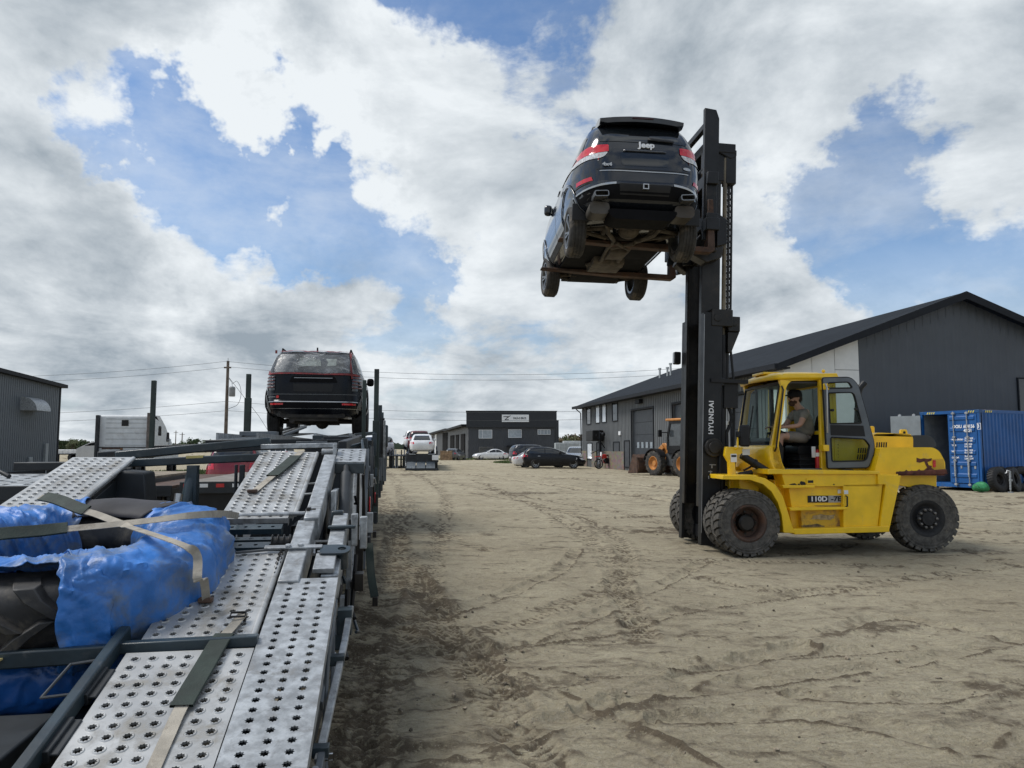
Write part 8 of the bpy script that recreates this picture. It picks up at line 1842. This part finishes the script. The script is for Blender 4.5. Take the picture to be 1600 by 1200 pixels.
# ------------------------------------------------------------------ dirt bike by the stone wall
def bike():
    q = at(949, 728, 58); root = empty('dirt_bike', (q.x, 58, 0), R(205), 'red and white dirt bike standing by the stone base of the workshop', 'motorcycle')
    root.scale = (1.15,) * 3
    for x in (-.68, .68):
        w_ = MB().lathe([(.27, -.035), (.32, -.045), (.345, 0), (.32, .045), (.27, .035)], 28, 'y').build('wheel', M['rubber_clean'], root); w_.location = (x, 0, .345)
        r_ = MB(); r_.lathe([(.27, -.02), (.255, 0), (.27, .02)], 28, 'y'); r_.tube([(0, -.06, 0), (0, .06, 0)], .05, 8)
        for k in range(12): a = k * math.pi / 6; r_.tube([(0, 0, 0), (math.cos(a) * .26, 0, math.sin(a) * .26)], .004, 4)
        r_.build('rim', M['alloy'], w_)
    f = MB(); f.tube([(.68, -.08, .345), (.42, -.08, 1.0)], .025, 8); f.tube([(.68, .08, .345), (.42, .08, 1.0)], .025, 8); f.build('fork', M['dull_chrome'], root)
    f = MB(); f.tube([(.42, 0, .95), (.1, 0, .9), (-.3, 0, .8), (-.68, .05, .345), (-.1, 0, .4), (.3, 0, .42), (.42, 0, .95)], .025, 8); f.build('frame', M['bright_red'], root)
    MB().prism([(-.2, .35), (.2, .35), (.25, .6), (0, .75), (-.2, .6)], -.12, .12, 'y').build('engine', M['black_steel'], root, .03)
    MB().prism(fillet([(-.75, .92), (.15, .88), (.2, .93), (-.72, .98)], .02, 2), -.08, .08, 'y').build('seat', M['rubber_clean'], root, .02)
    MB().prism([(.1, .72), (.42, .68), (.45, .95), (.15, .98)], -.15, .15, 'y').build('tank', M['bright_red'], root, .03)
    MB().prism([(.45, .82), (.95, .78), (.93, .82), (.45, .87)], -.06, .06, 'y').build('front_mudguard', M['bright_red'], root, .01); MB().prism([(-.95, .96), (-.4, .88), (-.4, .82), (-.9, .92)], -.07, .07, 'y').build('rear_mudguard', M['white'], root, .01)
    MB().prism([(.47, .86), (.52, .86), (.5, 1.12), (.45, 1.1)], -.09, .09, 'y').build('headlight_mask', M['white'], root, .01)
    MB().tube([(.36, -.38, 1.1), (.42, -.1, 1.04), (.42, .1, 1.04), (.36, .38, 1.1)], .014, 6).build('handlebar', M['black_plastic'], root)
    MB().tube([(.1, -.14, .5), (-.3, -.16, .62), (-.8, -.16, .78)], [.02, .03, .05], 8).build('exhaust', M['dull_chrome'], root); MB().tube([(-.05, .1, .35), (-.15, .3, 0)], .012, 5).build('side_stand', M['black_steel'], root)
bike()
# ------------------------------------------------------------------ things by the container
def upright_tyre(label, loc, rz, lean):
    r_ = empty('spare_tyre', loc, rz, label, 'tyre', 'black tyres leaning on the container', rot=(lean, 0, rz)); t = tyre_mb(.46, .26, .25); 
    for k in range(30):
        a = k * math.pi / 15; t.beam((math.cos(a) * .46, -.11, math.sin(a) * .46), (math.cos(a + .1) * .46, .11, math.sin(a + .1) * .46), .05, .03, up=(math.cos(a), 0, math.sin(a)))
    t.build('tread', M['rubber_clean'], r_).location = (0, 0, .46); MB().lathe([(.25, -.1), (.2, -.08), (.2, .08), (.25, .1)], 24, 'y').build('bead', M['black_plastic'], r_).location = (0, 0, .46); return r_
for px, Y, rz, lean, lab in ((1563, 27.9, 25, -8, 'black tyre leaning on the blue container, left of the silver jack'), (1571, 28.3, 30, -12, 'black tyre half hidden behind the one beside the silver jack'), (1588, 28.2, 40, -10, 'black tyre leaning on the container right of the silver jack'), (1598, 28.7, 10, -6, 'black tyre at the right edge of the photo by the container')):
    q = at(px, 768, Y); upright_tyre(lab, (q.x, Y, 0), R(rz), R(lean))
q = at(1579, 768, 27.4); jk = empty('trailer_jack', (q.x, 27.4, 0), R(20), 'silver trailer jack with a crank standing between the black tyres', 'jack')
MB().tube([(0, 0, .12), (.03, 0, .80)], .032, 10).build('tube', M['galv'], jk); MB().tube([(0, 0, 0), (0, 0, .04)], .09, 14).build('foot', M['galv'], jk); MB().tube([(0, 0, .04), (0, 0, .3)], .022, 8).build('inner_tube', M['chrome'], jk)
MB().tube([(.03, 0, .78), (-.12, 0, .82), (-.16, 0, .72), (-.22, 0, .72)], .016, 6).build('crank', M['white'], jk); MB().box(-.02, .10, -.03, .03, .42, .50).build('mount_plate', M['galv'], jk, .01)
q = at(1531, 766, 27.6)
mb = MB(); mb.ball((0, 0, .12), .30, 12, (1.1, .8, .55)); mb.v = [(x * (1 + .22 * math.sin(9 * x + 7 * z)), y * (1 + .2 * math.sin(11 * y + 8 * x)), z * (1 + .25 * math.sin(13 * x + 6 * y))) for x, y, z in mb.v]
o = mb.build('green_sack', mat('green_sack', (.02, .20, .07), .6, var=.35, vscale=12, bump=.8, bscale=12), None); o.location = (q.x, 27.6, .06); tag(o, 'crumpled green sack on the ground at the foot of the blue container', 'sack')
# ------------------------------------------------------------------ far car carrier with its load
def far_carrier():
    q = at(636, 735, 53); rz = R(6); root = empty('car_carrier_trailer', (q.x, 53, 0), rz, 'distant car carrier loaded with white and red cars, beyond the near carrier', 'trailer')
    NV_, GV_ = M['navy_black'], M['galv']; rg = random.Random(8)
    def tb_(fn, nm, m): mb = MB(); fn(mb); return mb.build(nm, m, root, .01)
    for k in range(3): tb_(lambda b: b.box(0, .62, 0, 1.25, -.03, .0, Matrix.Translation((-.02 + k * .68, -.6, .18)) @ Matrix.Rotation(R(24), 4, 'X')), 'ramp_plate', M['frame_grey'])
    tb_(lambda b: (b.box(-.1, 2.2, -.7, -.55, .05, .2), b.box(-.1, 2.2, .5, 18, .6, .72), b.box(-.1, 2.15, .4, .55, .55, 1.2)), 'chassis', NV_)
    tb_(lambda b: b.beam((-.05, .4, 1.12), (-.05, 17, 1.55), .1, .12), 'deck_rail', NV_); tb_(lambda b: b.beam((2.1, .4, 1.12), (2.1, 17, 1.55), .1, .12), 'deck_rail', NV_)
    for s0 in (.1, 1.45): tb_(lambda b: b.beam((s0 + .25, .3, 1.16), (s0 + .25, 17, 1.6), .5, .05), 'wheel_track', GV_)
    for k in range(22):
        x = -.1 if k % 3 else 2.1; y = .5 + k * .75; tb_(lambda b: b.box(x - .04, x + .05, y, y + .09, .1, 1.3 + rg.uniform(-.1, .5)), 'upright', rg.choice([NV_, M['frame_grey'], mat('blue_upright', (.04, .08, .16), .5)]))
    for k in range(5): y = 1 + k * 3; tb_(lambda b: b.beam((-.12, y, .3), (-.12, y + 1.2, 1.3), .06, .06), 'brace', GV_)
    tb_(lambda b: b.box(1.75, 2.2, -.1, .0, .75, 1.1), 'lamp_board', M['white'])
    for y in (3, 4.2, 10, 11.2):
        for x in (.1, 1.95): w_ = tyre_mb(.45, .3, .25).build('wheel', M['rubber_clean'], root); w_.rotation_euler = (0, 0, R(90)); w_.location = (x, y, .45)
    FM2 = frame((q.x, 53, 0), rz)
    def put(lab, style, pm, x, y, z, a=90, s_=1.0, tilt=0): v = FM2 @ Vector((x, y, 0)); simple_car('carried_car', lab, 'car', style, pm, (v.x, v.y), rz + R(a), z=z, s_=s_, tilt=tilt)
    put('white sedan at the rear end of the distant car carrier, tail towards the viewer', 'sedan', whitep, 1.0, 1.2, 1.18, tilt=0)
    put('dark red SUV ahead of the white sedan on the distant car carrier', 'suv', paint('maroon', (.09, .015, .02), .25, .2), .7, 6.9, 1.26)
    put('white SUV ahead of the dark red one on the distant car carrier', 'suv', whitep, .2, 12.2, 1.42)
    v = FM2 @ Vector((-1.9, 10, 0)); simple_car('parked_car', 'white car standing left of the distant car carrier', 'car', 'suv', whitep, (v.x - .6, v.y), R(250), z=.9)
    pl = MB().box(-2.6, -.2, 6, 15.5, .95, 1.02); pl.build('side_deck', NV_, root); 
    for k in range(26): x = rg.uniform(-2.5, -.3); y = rg.uniform(6, 15); tb_(lambda b: b.box(x, x + .09, y, y + .1, 0, rg.uniform(.9, 1.6)), 'deck_leg', rg.choice([NV_, NV_, GV_, M['frame_grey']]))
far_carrier()
# ------------------------------------------------------------------ white truck at the left
def white_truck():
    Y = 37; q = at(154, 700, Y); rz = R(9.7); root = empty('truck', (q.x, Y, 0), rz, 'white sleeper truck cab seen from behind with rust streaks and a tall exhaust stack', 'truck')
    W_ = 2.42; Hh = at(160, 648, Y).z; wm = mat('truck_white', (.58, .60, .61), .45, var=.06, dirt=(.34, .31, .27), dirt_amt=.2, dscale=1.2)
    prof = fillet([(0, 1.0), (0, Hh - .08), (.1, Hh), (1.3, Hh + .02), (2.4, Hh - .5), (3.3, Hh - 1.15), (3.6, 2.0), (3.9, 1.75), (5.1, 1.55), (5.2, .8), (0.1, .8)], .08, 2)
    mx = Matrix(((0, 1, 0, 0), (1, 0, 0, 0), (0, 0, 1, 0), (0, 0, 0, 1)))
    MB().prism([(y, z) for y, z in prof], .0, W_, 'x').build('cab', wm, root, .06, seg=3)
    for z in (1.75, 2.05, 2.35, 2.6, 2.85, 3.05): MB().box(.3, W_ - .25, -.012, 0, z, z + .02).build('panel_rib', mat('rib_grey', (.3, .32, .33), .5), root)
    MB().box(W_ * .42 * 1.0, W_ * .42 + .32, -.03, 0, Hh - .55, Hh - .25).build('vent', M['black_plastic'], root, .02)
    MB().box(-.02, W_ + .02, -.02, 0, 1.62, 1.68).build('seam_rail', M['dark_grey'], root); MB().box(1.0, 1.12, -.022, 0, 1.2, 1.62).build('rust_streak', mat('rust_streak', (.36, .17, .06), .8, var=.4), root); MB().box(.15, 1.0, -.022, -.001, 1.56, 1.64).build('stain', M['rusty'], root)
    MB().box(-.12, .02, -.25, .3, .8, Hh - .02).build('side_fairing', M['navy_black'], root, .03)
    st = MB(); st.tube([(W_ - .08, -.22, .9), (W_ - .08, -.22, Hh + .1)], .09, 12); st.build('exhaust_stack', mat('stack_rust', (.13, .11, .10), .5, metal=.5, var=.3), root)
    for y0, z0, z1 in ((1.1, 2.25, 2.75), (1.15, 1.35, 1.75), (2.6, 1.95, 2.45)): MB().prism(fillet([(y0, z0), (y0 + .55, z0), (y0 + .5, z1), (y0 + .05, z1)], .08, 2), W_, W_ + .015, 'x').build('side_window', M['dark_glass'], root)
    MB().box(.3, W_ - .3, -3.6, 3.5, .75, .95).build('chassis', M['black_steel'], root)
    for y in (-2.6, -1.3, 4.2):
        for x in (.1, W_ - .1): w_ = tyre_mb(.5, .3, .28).build('wheel', M['rubber_clean'], root); w_.rotation_euler = (0, 0, R(90)); w_.location = (x, y, .5)
    MB().box(W_, W_ + .1, 3.1, 3.2, 1.7, 2.1).build('mirror', M['white'], root, .02)
white_truck()
def hood_truck():
    Y = 52; q = at(119, 700, Y); root = empty('truck', (q.x, Y, 0), R(9.7), 'small white truck bonnet and cab left of the tall white sleeper cab', 'truck')
    MB().prism(fillet([(0, .5), (0, 1.55), (.9, 2.0), (1.6, 2.1), (2.8, 2.1), (2.8, .5)], .1, 2), 0, 2.2, 'y').build('cab', M['white'], root, .05)
    MB().prism(fillet([(.5, 1.75), (1.5, 1.8), (1.5, 2.0), (.95, 1.95)], .04, 2), -.01, 0, 'y').build('side_window', M['dark_glass'], root)
    for x in (.7, 2.3): MB().lathe([(0, -.05), (.4, -.05), (.4, .25), (0, .25)], 20, 'y', Matrix.Translation((x, 0, .4))).build('wheel', M['rubber_clean'], root)
hood_truck()
# ------------------------------------------------------------------ low flat deck trailers at the left
def flat_deck(label, px0, px1, py, Y, L, deckm, z, stripes=False, rz=R(9.3)):
    a, b = at(px0, py, Y), at(px1, py, Y); root = empty('flatbed_trailer', (a.x, Y, 0), rz, label, 'trailer'); W_ = b.x - a.x
    MB().box(0, W_, 0, L, z - .06, z).build('deck', deckm, root, .01); MB().box(-.02, W_ + .02, -.03, 0, z - .22, z + .01).build('tail_beam', M['navy_black'], root, .01)
    for x in (0, W_ - .08): MB().box(x, x + .08, 0, L, z - .3, z - .06).build('side_beam', M['navy_black'], root, .01)
    for y in (L * .4, L * .55):
        for x in (.15, W_ - .35): w_ = tyre_mb(.4, .26, .22).build('wheel', M['rubber'], root); w_.rotation_euler = (0, 0, R(90)); w_.location = (x + .1, y, .4)
    MB().box(.2, W_ - .2, .1, .3, .3, z - .2).build('bumper', M['black_steel'], root, .02)
    if stripes:
        for k in range(int(W_ / .3)): MB().box(.05 + k * .3, .2 + k * .3, -.036, -.03, z - .10, z - .03).build('reflective_strip', M['bright_red'] if k % 2 == 0 else M['white'], root)
    return root
flat_deck('grey flat deck trailer with a red and white striped tail, seen under the carrier', 283, 392, 752, 14.5, 6, mat('deck_grey', (.20, .185, .165), .8, var=.25), .98, True)
flat_deck('dark flat deck trailer with a worn wooden floor at the left edge', -150, 60, 760, 11.5, 9, mat('deck_wood', (.23, .19, .14), .85, var=.3, vscale=2), 1.0)
flat_deck('low dark trailer deck with a number plate, under the left ramp', 175, 262, 762, 15.5, 7, M['rusty'], .85, True)
